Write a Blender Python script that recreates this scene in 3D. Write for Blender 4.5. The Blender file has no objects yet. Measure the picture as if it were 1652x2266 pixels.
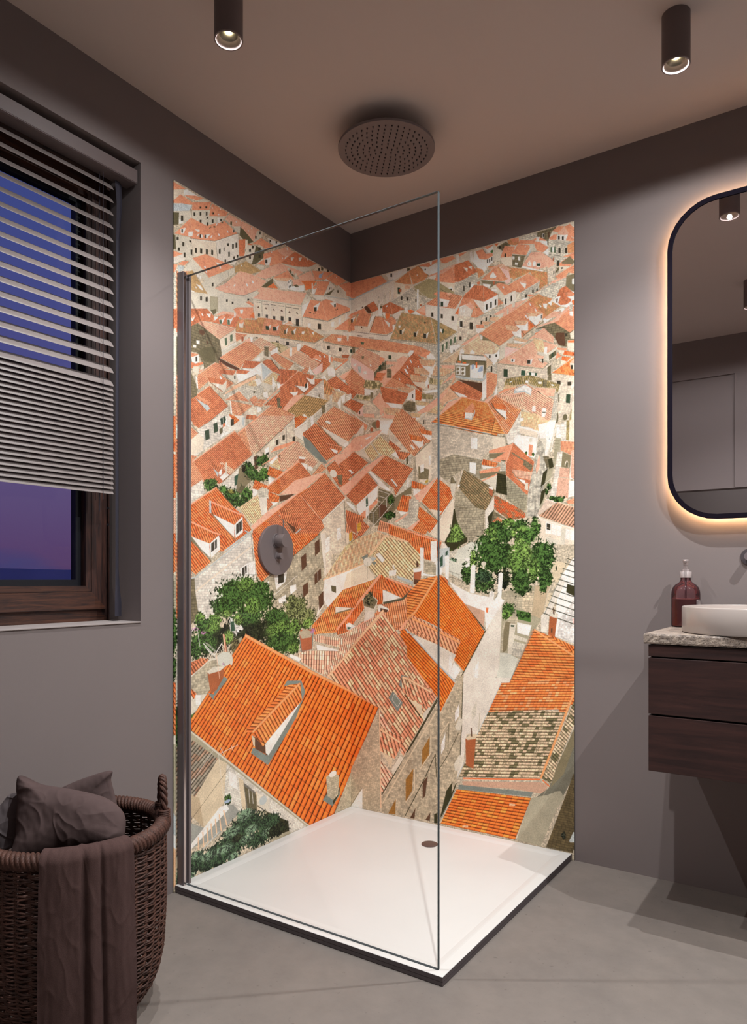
import bpy, bmesh, math, random
import numpy as np
from mathutils import Vector, Matrix, noise
R = random.Random(5)
S = bpy.context.scene
COL = S.collection
PI = math.pi

# ------------------------------------------------------------------ materials
def lin(h):
    c = [int(h[i:i+2], 16)/255 for i in (0, 2, 4)]
    return tuple((x/12.92 if x <= .04045 else ((x+.055)/1.055)**2.4) for x in c)+(1,)
def nodes(name):
    m = bpy.data.materials.new(name); m.use_nodes = True
    nt = m.node_tree; nt.nodes.clear()
    o = nt.nodes.new('ShaderNodeOutputMaterial')
    return m, nt, o
def pbr(name, col, rough=.5, metal=0, spec=.5, noise_scale=0, noise_amt=.1, bump=0, bump_scale=200, coat=0, sheen=0, stretch=None):
    m, nt, o = nodes(name)
    b = nt.nodes.new('ShaderNodeBsdfPrincipled'); nt.links.new(b.outputs[0], o.inputs[0])
    b.inputs['Base Color'].default_value = lin(col) if isinstance(col, str) else col
    b.inputs['Roughness'].default_value = rough; b.inputs['Metallic'].default_value = metal
    b.inputs['Specular IOR Level'].default_value = spec
    b.inputs['Coat Weight'].default_value = coat
    if sheen: b.inputs['Sheen Weight'].default_value = sheen
    tc = nt.nodes.new('ShaderNodeTexCoord'); mp = nt.nodes.new('ShaderNodeMapping')
    nt.links.new(tc.outputs['Object'], mp.inputs[0])
    if stretch: mp.inputs['Scale'].default_value = stretch
    if noise_scale:
        n = nt.nodes.new('ShaderNodeTexNoise'); n.inputs['Scale'].default_value = noise_scale; n.inputs['Detail'].default_value = 6
        nt.links.new(mp.outputs[0], n.inputs['Vector'])
        r = nt.nodes.new('ShaderNodeMapRange'); r.inputs[1].default_value = .3; r.inputs[2].default_value = .7
        r.inputs[3].default_value = 1-noise_amt; r.inputs[4].default_value = 1+noise_amt
        nt.links.new(n.outputs[0], r.inputs[0])
        x = nt.nodes.new('ShaderNodeVectorMath'); x.operation = 'SCALE'
        x.inputs[0].default_value = b.inputs['Base Color'].default_value[:3]
        nt.links.new(r.outputs[0], x.inputs['Scale']); nt.links.new(x.outputs[0], b.inputs['Base Color'])
    if bump:
        n2 = nt.nodes.new('ShaderNodeTexNoise'); n2.inputs['Scale'].default_value = bump_scale; n2.inputs['Detail'].default_value = 4
        nt.links.new(mp.outputs[0], n2.inputs['Vector'])
        bp = nt.nodes.new('ShaderNodeBump'); bp.inputs['Strength'].default_value = bump; bp.inputs['Distance'].default_value = .002
        nt.links.new(n2.outputs[0], bp.inputs['Height']); nt.links.new(bp.outputs[0], b.inputs['Normal'])
    return m
def wood(name, c1, c2, axis='X', scale=7, rough=.55):
    m, nt, o = nodes(name)
    b = nt.nodes.new('ShaderNodeBsdfPrincipled'); nt.links.new(b.outputs[0], o.inputs[0]); b.inputs['Roughness'].default_value = rough
    tc = nt.nodes.new('ShaderNodeTexCoord'); mp = nt.nodes.new('ShaderNodeMapping')
    st = {'X': (1.2, 14, 14), 'Y': (14, 1.2, 14), 'Z': (14, 14, 1.2)}[axis]
    mp.inputs['Scale'].default_value = st; nt.links.new(tc.outputs['Object'], mp.inputs[0])
    n = nt.nodes.new('ShaderNodeTexNoise'); n.inputs['Scale'].default_value = scale; n.inputs['Detail'].default_value = 8
    n.inputs['Roughness'].default_value = .65; n.inputs['Distortion'].default_value = .6
    nt.links.new(mp.outputs[0], n.inputs['Vector'])
    r = nt.nodes.new('ShaderNodeValToRGB'); e = r.color_ramp.elements
    e[0].position = .35; e[0].color = lin(c1); e[1].position = .68; e[1].color = lin(c2)
    nt.links.new(n.outputs[0], r.inputs[0]); nt.links.new(r.outputs[0], b.inputs['Base Color'])
    bp = nt.nodes.new('ShaderNodeBump'); bp.inputs['Strength'].default_value = .25; bp.inputs['Distance'].default_value = .001
    nt.links.new(n.outputs[0], bp.inputs['Height']); nt.links.new(bp.outputs[0], b.inputs['Normal'])
    return m
def glass_mat(name, tint, refl=.5):
    m, nt, o = nodes(name)
    t = nt.nodes.new('ShaderNodeBsdfTransparent'); t.inputs[0].default_value = lin(tint)
    g = nt.nodes.new('ShaderNodeBsdfGlossy'); g.inputs['Roughness'].default_value = .01
    f = nt.nodes.new('ShaderNodeFresnel'); f.inputs[0].default_value = 1.45
    k = nt.nodes.new('ShaderNodeMath'); k.operation = 'MULTIPLY'; k.inputs[1].default_value = refl
    x = nt.nodes.new('ShaderNodeMixShader')
    nt.links.new(f.outputs[0], k.inputs[0]); nt.links.new(k.outputs[0], x.inputs[0])
    nt.links.new(t.outputs[0], x.inputs[1]); nt.links.new(g.outputs[0], x.inputs[2]); nt.links.new(x.outputs[0], o.inputs[0])
    return m
def emis(name, col, strength):
    m, nt, o = nodes(name)
    e = nt.nodes.new('ShaderNodeEmission'); e.inputs[0].default_value = lin(col); e.inputs[1].default_value = strength
    nt.links.new(e.outputs[0], o.inputs[0]); return m

# ------------------------------------------------------------------ mesh helpers
def box(bm, x0, x1, y0, y1, z0, z1, bev=0, seg=2):
    g = bmesh.ops.create_cube(bm, size=1)
    vs = g['verts']
    for v in vs:
        v.co = Vector(((x0+x1)/2+v.co.x*(x1-x0), (y0+y1)/2+v.co.y*(y1-y0), (z0+z1)/2+v.co.z*(z1-z0)))
    if bev:
        es = set(e for v in vs for e in v.link_edges)
        bmesh.ops.bevel(bm, geom=list(es), offset=bev, segments=seg, affect='EDGES', profile=.6)
def lathe(bm, prof, c=(0, 0, 0), n=48, axis='Z', cap0=True, cap1=True):
    rings = []
    for r, h in prof:
        ring = []
        for i in range(n):
            a = 2*PI*i/n; p = (r*math.cos(a), r*math.sin(a), h)
            if axis == 'X': p = (p[2], p[0], p[1])
            if axis == 'Y': p = (p[1], p[2], p[0])
            ring.append(bm.verts.new((c[0]+p[0], c[1]+p[1], c[2]+p[2])))
        rings.append(ring)
    for a, b in zip(rings, rings[1:]):
        for i in range(n):
            bm.faces.new((a[i], a[(i+1) % n], b[(i+1) % n], b[i]))
    if cap0: bm.faces.new(rings[0][::-1])
    if cap1: bm.faces.new(rings[-1])
def tube(bm, pts, r, n=8, closed=False, cap=True):
    pts = [Vector(p) for p in pts]; N = len(pts); rings = []
    rr = r if isinstance(r, (list, tuple)) else [r]*N
    prev = None
    for i, p in enumerate(pts):
        if closed: t = pts[(i+1) % N]-pts[i-1]
        else: t = pts[min(i+1, N-1)]-pts[max(i-1, 0)]
        t.normalize()
        if prev is None:
            up = Vector((0, 0, 1)) if abs(t.z) < .9 else Vector((1, 0, 0))
            u = t.cross(up).normalized()
        else:
            u = (prev-t*prev.dot(t)).normalized()
        prev = u; v = t.cross(u)
        rings.append([bm.verts.new(p+(u*math.cos(2*PI*k/n)+v*math.sin(2*PI*k/n))*rr[i]) for k in range(n)])
    M = N if closed else N-1
    for i in range(M):
        a, b = rings[i], rings[(i+1) % N]
        for k in range(n): bm.faces.new((a[k], a[(k+1) % n], b[(k+1) % n], b[k]))
    if not closed and cap:
        bm.faces.new(rings[0][::-1]); bm.faces.new(rings[-1])
def obj(name, bm, mat, parent=None, smooth=False, loc=None):
    bmesh.ops.recalc_face_normals(bm, faces=bm.faces)
    me = bpy.data.meshes.new(name); bm.to_mesh(me); bm.free()
    o = bpy.data.objects.new(name, me); COL.objects.link(o)
    for m in (mat if isinstance(mat, list) else [mat]): me.materials.append(m)
    if smooth:
        me.polygons.foreach_set('use_smooth', [True]*len(me.polygons))
        me.set_sharp_from_angle(angle=math.radians(38))
    if parent:
        o.parent = parent
        if loc is None: o.matrix_parent_inverse = parent.matrix_world.inverted()
    if loc: o.location = loc
    return o
def thing(name, label, cat, loc=(0, 0, 0), group=None):
    o = bpy.data.objects.new(name, None); COL.objects.link(o); o.location = loc; o.empty_display_size = .05
    o['label'] = label; o['category'] = cat
    if group: o['group'] = group
    bpy.context.view_layer.update()
    return o
def tag(o, label, cat, group=None):
    o['label'] = label; o['category'] = cat
    if group: o['group'] = group
    return o
def struct(name, bm, mat):
    o = obj(name, bm, mat); o['kind'] = 'structure'; return o

# ------------------------------------------------------------------ colours
CEIL = 2.558
M = {}
M['wall'] = pbr('wall_paint', (.184, .150, .143, 1), .9, spec=.2, noise_scale=3, noise_amt=.02, bump=.05, bump_scale=350)
M['ceil'] = pbr('ceiling_paint', (.53, .445, .40, 1), .95, spec=.1)
M['taupe'] = pbr('taupe_metal', (.125, .100, .105, 1), .42, metal=0, spec=.5)
M['taupe2'] = pbr('taupe_lacquer', (.15, .12, .118, 1), .5)
M['chrome'] = pbr('bright_metal', (.55, .47, .45, 1), .18, metal=1)
M['tray'] = pbr('white_acrylic', (.60, .575, .545, 1), .38, noise_scale=2.2, noise_amt=.035)
M['trayside'] = pbr('tray_apron', (.085, .066, .068, 1), .6)
M['faucet'] = pbr('dark_faucet_metal', (.052, .040, .044, 1), .45)
M['drain'] = pbr('drain_cover', (.10, .055, .045, 1), .45)
M['glass'] = glass_mat('clear_glass', 'fefefe', .08)
M['edge'] = pbr('glass_edge', (.055, .064, .068, 1), .7, spec=.15)
M['winglass'] = glass_mat('window_glass', 'f4f4f8', .3)
M['framewood'] = wood('window_wood', '1c0d0c', '4a2a20', 'Z')
M['framewood_h'] = wood('window_wood_rail', '1c0d0c', '55301f', 'Y')
M['gasket'] = pbr('black_gasket', (.004, .004, .009, 1), .5)
M['slat'] = pbr('blind_slat', (.19, .155, .145, 1), .45, spec=.4)
M['rail'] = pbr('blind_rail', (.125, .092, .088, 1), .5)
M['strap'] = pbr('blind_strap', (.022, .018, .03, 1), .8)
M['reveal'] = M['wall']
M['sill'] = pbr('sill_plaster', (.30, .25, .235, 1), .7)
M['wicker'] = pbr('brown_wicker', (.062, .026, .018, 1), .62, spec=.25, noise_scale=60, noise_amt=.4)
M['towel'] = pbr('brown_towel', (.066, .037, .033, 1), .95, spec=.1, noise_scale=500, noise_amt=.12, bump=.35, bump_scale=900)
M['cloth'] = pbr('taupe_linen', (.078, .051, .048, 1), .9, spec=.1, noise_scale=40, noise_amt=.06, bump=.2, bump_scale=1200)
M['cloth2'] = pbr('grey_linen', (.13, .105, .108, 1), .8, spec=.15, noise_scale=20, noise_amt=.08, bump=.2, bump_scale=1000)
M['cab'] = wood('dark_stained_wood', '24110f', '3c211c', 'X', 4, .5)
M['cabin'] = pbr('cabinet_gap', (.004, .003, .006, 1), .8)
M['basin'] = pbr('white_ceramic', (.36, .30, .27, 1), .28, coat=.3)
M['pump'] = pbr('white_plastic', (.34, .28, .27, 1), .45)
M['amber'] = None
M['mframe'] = pbr('black_frame', (.004, .002, .006, 1), .8, spec=.1)
M['mirror'] = pbr('mirror_glass', (.80, .78, .80, 1), .0, metal=1)
M['led'] = emis('led_warm', 'ffd09c', 620)
M['bulb'] = emis('bulb_glow', 'fff2c8', 30)
M['lamp'] = pbr('lamp_lacquer', (.13, .098, .094, 1), .55)
M['lamprim'] = pbr('lamp_rim', (.17, .125, .115, 1), .6)
M['reflector'] = pbr('lamp_reflector', (.30, .27, .22, 1), .3, metal=1)
M['door'] = pbr('door_paint', (.15, .12, .112, 1), .6)
M['nozzle'] = pbr('rubber_nozzle', (.006, .004, .008, 1), .7)

# floor: smooth grey-brown concrete
m, nt, o = nodes('concrete_floor'); M['floor'] = m
b = nt.nodes.new('ShaderNodeBsdfPrincipled'); nt.links.new(b.outputs[0], o.inputs[0]); b.inputs['Roughness'].default_value = .62
b.inputs['Specular IOR Level'].default_value = .3
tc = nt.nodes.new('ShaderNodeTexCoord')
def NZ(s, d=6, r=.55, w=None):
    n = nt.nodes.new('ShaderNodeTexNoise'); n.inputs['Scale'].default_value = s; n.inputs['Detail'].default_value = d; n.inputs['Roughness'].default_value = r
    nt.links.new(tc.outputs['Object'], n.inputs['Vector']); return n
n1 = NZ(1.7, 8, .6); n2 = NZ(14, 8, .7); n3 = NZ(70, 3, .5)
r1 = nt.nodes.new('ShaderNodeValToRGB'); e = r1.color_ramp.elements
e[0].position = .32; e[0].color = (.146, .124, .111, 1); e[1].position = .7; e[1].color = (.190, .156, .134, 1)
nt.links.new(n1.outputs[0], r1.inputs[0])
r2 = nt.nodes.new('ShaderNodeMapRange'); r2.inputs[1].default_value = .3; r2.inputs[2].default_value = .7; r2.inputs[3].default_value = .9; r2.inputs[4].default_value = 1.08
nt.links.new(n2.outputs[0], r2.inputs[0])
r3 = nt.nodes.new('ShaderNodeMapRange'); r3.inputs[1].default_value = .26; r3.inputs[2].default_value = .34; r3.inputs[3].default_value = .72; r3.inputs[4].default_value = 1
nt.links.new(n3.outputs[0], r3.inputs[0])
mu = nt.nodes.new('ShaderNodeMath'); mu.operation = 'MULTIPLY'; nt.links.new(r2.outputs[0], mu.inputs[0]); nt.links.new(r3.outputs[0], mu.inputs[1])
vm = nt.nodes.new('ShaderNodeVectorMath'); vm.operation = 'SCALE'; nt.links.new(r1.outputs[0], vm.inputs[0]); nt.links.new(mu.outputs[0], vm.inputs['Scale'])
nt.links.new(vm.outputs[0], b.inputs['Base Color'])
bp = nt.nodes.new('ShaderNodeBump'); bp.inputs['Strength'].default_value = .08; bp.inputs['Distance'].default_value = .003
nt.links.new(n2.outputs[0], bp.inputs['Height']); nt.links.new(bp.outputs[0], b.inputs['Normal'])

# terrazzo / travertine counter
m, nt, o = nodes('speckled_stone'); M['stone'] = m
b = nt.nodes.new('ShaderNodeBsdfPrincipled'); nt.links.new(b.outputs[0], o.inputs[0]); b.inputs['Roughness'].default_value = .5
tc = nt.nodes.new('ShaderNodeTexCoord')
v1 = nt.nodes.new('ShaderNodeTexVoronoi'); v1.inputs['Scale'].default_value = 160; nt.links.new(tc.outputs['Object'], v1.inputs['Vector'])
n1 = NZ(45, 5, .7); n2 = NZ(260, 3, .6)
r1 = nt.nodes.new('ShaderNodeValToRGB'); e = r1.color_ramp.elements
e[0].position = .33; e[0].color = (.14, .105, .09, 1); e[1].position = .66; e[1].color = (.36, .28, .22, 1)
nt.links.new(n1.outputs[0], r1.inputs[0])
r2 = nt.nodes.new('ShaderNodeMapRange'); r2.inputs[1].default_value = .36; r2.inputs[2].default_value = .46; r2.inputs[3].default_value = .35; r2.inputs[4].default_value = 1
nt.links.new(n2.outputs[0], r2.inputs[0])
vm = nt.nodes.new('ShaderNodeVectorMath'); vm.operation = 'SCALE'; nt.links.new(r1.outputs[0], vm.inputs[0]); nt.links.new(r2.outputs[0], vm.inputs['Scale'])
nt.links.new(vm.outputs[0], b.inputs['Base Color'])
bp = nt.nodes.new('ShaderNodeBump'); bp.inputs['Strength'].default_value = .5; bp.inputs['Distance'].default_value = .002
nt.links.new(n2.outputs[0], bp.inputs['Height']); nt.links.new(bp.outputs[0], b.inputs['Normal'])

# ------------------------------------------------------------------ room shell
X1, YB = 3.1, -3.9
WY0, WY1, WZ0, WZ1, WD = -2.45, -1.1305, .8936, 2.334, .30
bm = bmesh.new(); box(bm, -WD, X1+.1, YB-.1, .1, -.1, 0); struct('floor', bm, M['floor'])
bm = bmesh.new(); box(bm, -WD, X1+.1, YB-.1, .1, CEIL, CEIL+.1); struct('ceiling', bm, M['ceil'])
bm = bmesh.new()
box(bm, -WD, 0, WY1, 0, 0, CEIL); box(bm, -WD, 0, YB, WY0, 0, CEIL)
box(bm, -WD, 0, WY0, WY1, 0, WZ0); box(bm, -WD, 0, WY0, WY1, WZ1, CEIL)
struct('wall_left', bm, M['wall'])
bm = bmesh.new(); box(bm, -WD, X1+.1, 0, .1, 0, CEIL); struct('wall_right', bm, M['wall'])
bm = bmesh.new(); box(bm, -WD, X1+.1, YB-.1, YB, 0, CEIL); struct('wall_back', bm, M['wall'])
bm = bmesh.new(); box(bm, X1, X1+.1, YB, 0, 0, CEIL); struct('wall_far', bm, M['wall'])
# header over the opening the camera looks in through, seen in the mirror
bm = bmesh.new(); box(bm, 0, X1, -2.58, -2.462, 2.312, CEIL); box(bm, 1.229, X1, -2.58, -2.462, 1.60, 2.312); box(bm, 0, 1.229, -2.58, -2.480, 1.60, 2.312)
struct('trim_1', bm, M['wall'])
# door in the back wall
dt = bpy.data.objects.new('door_1', None); COL.objects.link(dt); dt['kind'] = 'structure'; dt.location = (.9, YB, 0); bpy.context.view_layer.update()
bm = bmesh.new(); box(bm, .48, 1.32, YB+.003, YB+.03, .005, 2.08, .003); obj('door_leaf', bm, M['door'], dt)
bm = bmesh.new()
box(bm, .40, .478, YB+.001, YB+.045, 0, 2.16, .003); box(bm, 1.322, 1.40, YB+.001, YB+.045, 0, 2.16, .003); box(bm, .478, 1.322, YB+.001, YB+.045, 2.082, 2.16, .003)
obj('door_frame', bm, M['door'], dt)
bm = bmesh.new(); tube(bm, [(1.25, YB+.03, 1.02), (1.25, YB+.075, 1.02), (1.13, YB+.075, 1.02)], .009, 10); obj('door_handle', bm, M['chrome'], dt)
# thin sill slab
bm = bmesh.new(); box(bm, -.142, .004, WY0+.001, WY1-.001, WZ0-.001, WZ0+.0035, .001, 1); struct('trim_2', bm, M['sill'])

# ------------------------------------------------------------------ window
wn = bpy.data.objects.new('window_1', None); COL.objects.link(wn); wn['kind'] = 'structure'; wn.location = (-.17, -1.8, WZ0); bpy.context.view_layer.update()
def ringframe(name, mat_v, mat_h, y0, y1, z0, z1, w, x0, x1, bev=.003, bottom=None):
    # four mitred members as one part
    bm = bmesh.new(); wb = bottom or w
    def member(q):
        vs = [bm.verts.new((x, a, c)) for x in (x0, x1) for a, c in q]
        f = [(0, 1, 2, 3), (7, 6, 5, 4), (0, 4, 5, 1), (1, 5, 6, 2), (2, 6, 7, 3), (3, 7, 4, 0)]
        return [bm.faces.new([vs[i] for i in k]) for k in f]
    fv = member([(y1, z0), (y1, z1), (y1-w, z1-w), (y1-w, z0+wb)]) + member([(y0, z1), (y0, z0), (y0+w, z0+wb), (y0+w, z1-w)])
    fh = member([(y0, z0), (y1, z0), (y1-w, z0+wb), (y0+w, z0+wb)]) + member([(y1, z1), (y0, z1), (y0+w, z1-w), (y1-w, z1-w)])
    for f in fh: f.material_index = 1
    return obj(name, bm, [mat_v, mat_h], wn)
ringframe('outer_frame', M['framewood'], M['framewood_h'], WY0, WY1-.0, WZ0, WZ1, .041, -.215, -.155)
ringframe('sash_frame', M['framewood'], M['framewood_h'], WY0+.030, WY1-.020, WZ0+.041, WZ1-.03, .0545, -.20, -.142)
ringframe('glazing_bead', M['framewood'], M['framewood_h'], WY0+.086, WY1-.0755, WZ0+.0965, WZ1-.0855, .018, -.20, -.1455)
ringframe('gasket', M['gasket'], M['gasket'], WY0+.104, WY1-.0925, WZ0+.114, WZ1-.103, .020, -.195, -.170)
bm = bmesh.new(); box(bm, -.186, -.182, WY0+.10, WY1-.09, WZ0+.11, WZ1-.10); obj('pane', bm, M['winglass'], wn)
bm = bmesh.new()
for z in (1.205, 1.258, 2.02):
    lathe(bm, [(.004, 0), (.004, .003)], (-.142, WY1-.016, z), 12, 'X')
obj('hinge_pin', bm, M['gasket'], wn)

# distant hills and dark sea outside
bm = bmesh.new()
prev = None
N = 160
row0 = []; row1 = []; row2 = []
for i in range(N+1):
    a = math.radians(95+ (170*i/N)); r = 420
    h = 6.6+3.6*noise.noise(Vector((i*.045, 1.3, 0)))+.8*noise.noise(Vector((i*.21, 4.3, 0)))
    cx, cy = math.cos(a), math.sin(a)
    row0.append(bm.verts.new((r*cx, r*cy, -9))); row1.append(bm.verts.new((r*cx*1.03, r*cy*1.03, h))); row2.append(bm.verts.new((r*cx*1.5, r*cy*1.5, h-4)))
for i in range(N):
    bm.faces.new((row0[i], row0[i+1], row1[i+1], row1[i])); bm.faces.new((row1[i], row1[i+1], row2[i+1], row2[i]))
hills = obj('distant_hills', bm, pbr('dusk_hills', (.40, .42, .55, 1), 1, spec=0, noise_scale=.02, noise_amt=.12), smooth=True)
hills['kind'] = 'structure'
bm = bmesh.new(); box(bm, -700, -1.2, -700, 700, -9.4, -9.0)
sea = obj('ground_outside', bm, pbr('dusk_ground', (.012, .014, .04, 1), .9, spec=.1)); sea['kind'] = 'structure'

# ------------------------------------------------------------------ venetian blind
bl = thing('venetian_blind', 'taupe venetian blind hanging half lowered in the window recess', 'window blind', (-.05, -1.8, 2.26))
bm = bmesh.new(); BY0 = WY0+.008; BY1 = WY1-.005
q = [(-.008, 2.310), (-.008, 2.2685), (-.016, 2.2665), (-.062, 2.2665), (-.062, 2.310)]
vs = [[bm.verts.new((x, y, z)) for x, z in q] for y in (BY0, BY1)]
bm.faces.new(vs[0]); bm.faces.new(vs[1][::-1])
for i in range(5): bm.faces.new((vs[0][i], vs[0][(i+1) % 5], vs[1][(i+1) % 5], vs[1][i]))
bmesh.ops.bevel(bm, geom=list(bm.edges), offset=.0015, segments=2, affect='EDGES')
obj('headrail', bm, M['rail'], bl)
def slat_bm():
    bm = bmesh.new(); K = 7; W = .046
    y0, y1 = BY0, -1.2060
    # the front corner is at the origin, curved section rises towards the back; rounded ends
    prof = []
    for k in range(K+1):
        t = k/K
        prof.append((-.035*t, .030*t+.0052*math.sin(PI*t)))
    def ins(t): return .012*max(0, (t-.35)/.65)**1.6   # end rounding towards the back edge
    for s in (0, 1):
        pass
    top = []; bot = []
    for k, (x, z) in enumerate(prof):
        e = ins(k/K)+(.0012 if k == 0 else 0)
        top.append([bm.verts.new((x, y, z+.0006)) for y in (y0+e, y1-e)])
        bot.append([bm.verts.new((x, y, z-.0006)) for y in (y0+e, y1-e)])
    for k in range(K):
        bm.faces.new((top[k][0], top[k][1], top[k+1][1], top[k+1][0]))
        bm.faces.new((bot[k][1], bot[k][0], bot[k+1][0], bot[k+1][1]))
        bm.faces.new((top[k][1], bot[k][1], bot[k+1][1], top[k+1][1])); bm.faces.new((top[k][0], top[k+1][0], bot[k+1][0], bot[k][0]))
    bm.faces.new((top[0][0], bot[0][0], bot[0][1], top[0][1])); bm.faces.new((top[K][1], bot[K][1], bot[K][0], top[K][0]))
    return bm
zs = [2.2238-.0402*i for i in range(16)]
zb = zs[-1]-.0158
zs += [zb-.01500*i for i in range(22)]
s0 = None
for i, z in enumerate(zs):
    if s0 is None:
        s0 = obj('slat', slat_bm(), M['slat'], bl, True); so = s0
    else:
        so = s0.copy(); COL.objects.link(so); so.parent = bl; so.matrix_parent_inverse = s0.matrix_parent_inverse.copy()
    so.location = (-.030, 0, z)
for y in (-1.245, -1.80, -2.36):
    bm = bmesh.new()
    for x in (-.0290, -.0665): tube(bm, [(x, y, 2.27), (x, y, 1.27)], .0007, 6)
    tube(bm, [(-.046, y, 2.27), (-.046, y, 1.235)], .0009, 6)
    obj('ladder_cord', bm, M['strap'], bl)
# strap with its tapered end weight
bm = bmesh.new()
pts = [(-.050, -1.176, 2.268, .016), (-.055, -1.168, 2.20, .013), (-.075, -1.158, 2.10, .009), (-.082, -1.156, 1.5, .008), (-.082, -1.156, 1.06, .008), (-.080, -1.156, 1.01, .0105), (-.078, -1.155, .955, .0165), (-.078, -1.155, .912, .0165)]
L = []
for x, y, z, w in pts:
    L.append([bm.verts.new((x-w*.35, y+w, z)), bm.verts.new((x+.004, y, z)), bm.verts.new((x+w*.35, y-w, z)), bm.verts.new((x-.004, y, z))])
for a, c in zip(L, L[1:]):
    for k in range(4): bm.faces.new((a[k], a[(k+1) % 4], c[(k+1) % 4], c[k]))
bm.faces.new(L[0][::-1]); bm.faces.new(L[-1])
obj('pull_strap', bm, M['strap'], bl)

# ------------------------------------------------------------------ shower tray
TR = .9975; TZ = .025
tr = thing('shower_tray', 'square white shower tray set into the mural corner', 'shower tray', (.5, -.5, 0))
bm = bmesh.new()
def sq(x0, x1, z, r=.0, n=1):
    return [bm.verts.new((x, y, z)) for x, y in ((x0[0], x0[1]), (x1[0], x0[1]), (x1[0], x1[1]), (x0[0], x1[1]))]
G = .0055
prof = [(.0006, .0240), (.0012, .0247), (.0030, .0251), (.030, .0252), (.036, .0244), (.052, .0205), (.085, .0192), (.42, .0170)]
rings = []
for ins_, z in prof:
    rings.append([bm.verts.new((x, y, z)) for x, y in ((G+ins_, -G-ins_), (TR-ins_, -G-ins_), (TR-ins_, -TR+ins_), (G+ins_, -TR+ins_))])
for a, c in zip(rings, rings[1:]):
    for k in range(4): bm.faces.new((a[k], a[(k+1) % 4], c[(k+1) % 4], c[k]))
bm.faces.new(rings[-1])
obj('tray_top', bm, M['tray'], tr)
bm = bmesh.new(); box(bm, G+.0003, TR-.0003, -TR+.0003, -G-.0003, .0008, .0125, .001, 1)
for bx in ((G, TR, -TR, -TR+.026), (G, TR, -G-.026, -G), (G, G+.026, -TR+.026, -G-.026), (TR-.026, TR, -TR+.026, -G-.026)): box(bm, *bx, .0126, .0241)
obj('tray_apron', bm, M['trayside'], tr)
bm = bmesh.new(); lathe(bm, [(.031, .0182), (.031, .0212), (.0295, .0222), (0.001, .0226)], (.512, -.200, 0), 40); obj('drain_cover', bm, M['drain'], tr, True)

# ------------------------------------------------------------------ glass screen
gs = thing('shower_screen', 'frameless clear glass shower screen clamped in a taupe wall profile', 'shower screen', (.5, -.971, TZ))
bm = bmesh.new(); box(bm, .026, .9708, -.9751, -.9672, TZ+.0012, 2.0250); obj('glass_panel', bm, M['glass'], gs)
bm = bmesh.new()
e = .0004
box(bm, .9710, .9722, -.9753, -.9670, TZ+.001, 2.0262); box(bm, .034, .9722, -.9753, -.9670, 2.0252, 2.0264); box(bm, .034, .9722, -.9753, -.9670, TZ+.0003, TZ+.0012)
obj('polished_edge', bm, M['edge'], gs)
bm = bmesh.new()
box(bm, .0045, .0335, -.9875, -.9765, TZ, 2.0378, .0012); box(bm, .0045, .026, -.9765, -.966, TZ, 2.036)
obj('wall_profile', bm, M['taupe'], gs)
bm = bmesh.new(); box(bm, .0045, .036, -.9655, -.9560, TZ, 2.034, .0012); obj('inner_profile', bm, M['taupe2'], gs)
bm = bmesh.new(); box(bm, .0338, .0352, -.9862, -.9768, TZ, 2.034, .0004, 1); obj('seal_strip', bm, M['chrome'], gs)

# ------------------------------------------------------------------ rain shower head
sc = (.527, -.527)
sh = thing('rain_shower', 'round taupe rain shower head mounted just below the ceiling', 'shower head', (sc[0], sc[1], 2.495))
bm = bmesh.new(); lathe(bm, [(.1645, 2.4955), (.1650, 2.4965), (.1650, 2.5040), (.160, 2.5055), (.05, 2.507), (.03, 2.510), (.03, 2.520)], (sc[0], sc[1], 0), 96); obj('head_disc', bm, M['taupe2'], sh, True)
bm = bmesh.new(); lathe(bm, [(.012, 2.52), (.012, 2.552)], (sc[0], sc[1], 0), 24); lathe(bm, [(.03, 2.552), (.03, 2.5579)], (sc[0], sc[1], 0), 32); obj('ceiling_arm', bm, M['taupe2'], sh, True)
nz = []
for k in range(1, 8):
    for j in range(6*k):
        a = 2*PI*(j+.17*k)/(6*k); nz.append((sc[0]+.0199*k*math.cos(a), sc[1]+.0199*k*math.sin(a)))
def nozzle_bm(bm, x, y, z): lathe(bm, [(.0024, z), (.0024, z-.002), (.0011, z-.0022), (.0009, z-.006)], (x, y, 0), 8)
n0 = None
nz.sort(key=lambda p: (p[0]-1.868)**2+(p[1]+2.614)**2)
for x, y in nz[:100]:
    if n0 is None:
        bm = bmesh.new(); nozzle_bm(bm, 0, 0, 0); n0 = obj('nozzle', bm, M['nozzle'], sh); no = n0
    else:
        no = n0.copy(); COL.objects.link(no); no.parent = sh; no.matrix_parent_inverse = n0.matrix_parent_inverse.copy()
    no.location = (x, y, 2.4956)
bm = bmesh.new()
for x, y in nz[100:]: nozzle_bm(bm, x, y, 2.4956)
far = obj('nozzle_field', bm, M['nozzle'], sh); far['kind'] = 'stuff'

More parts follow.
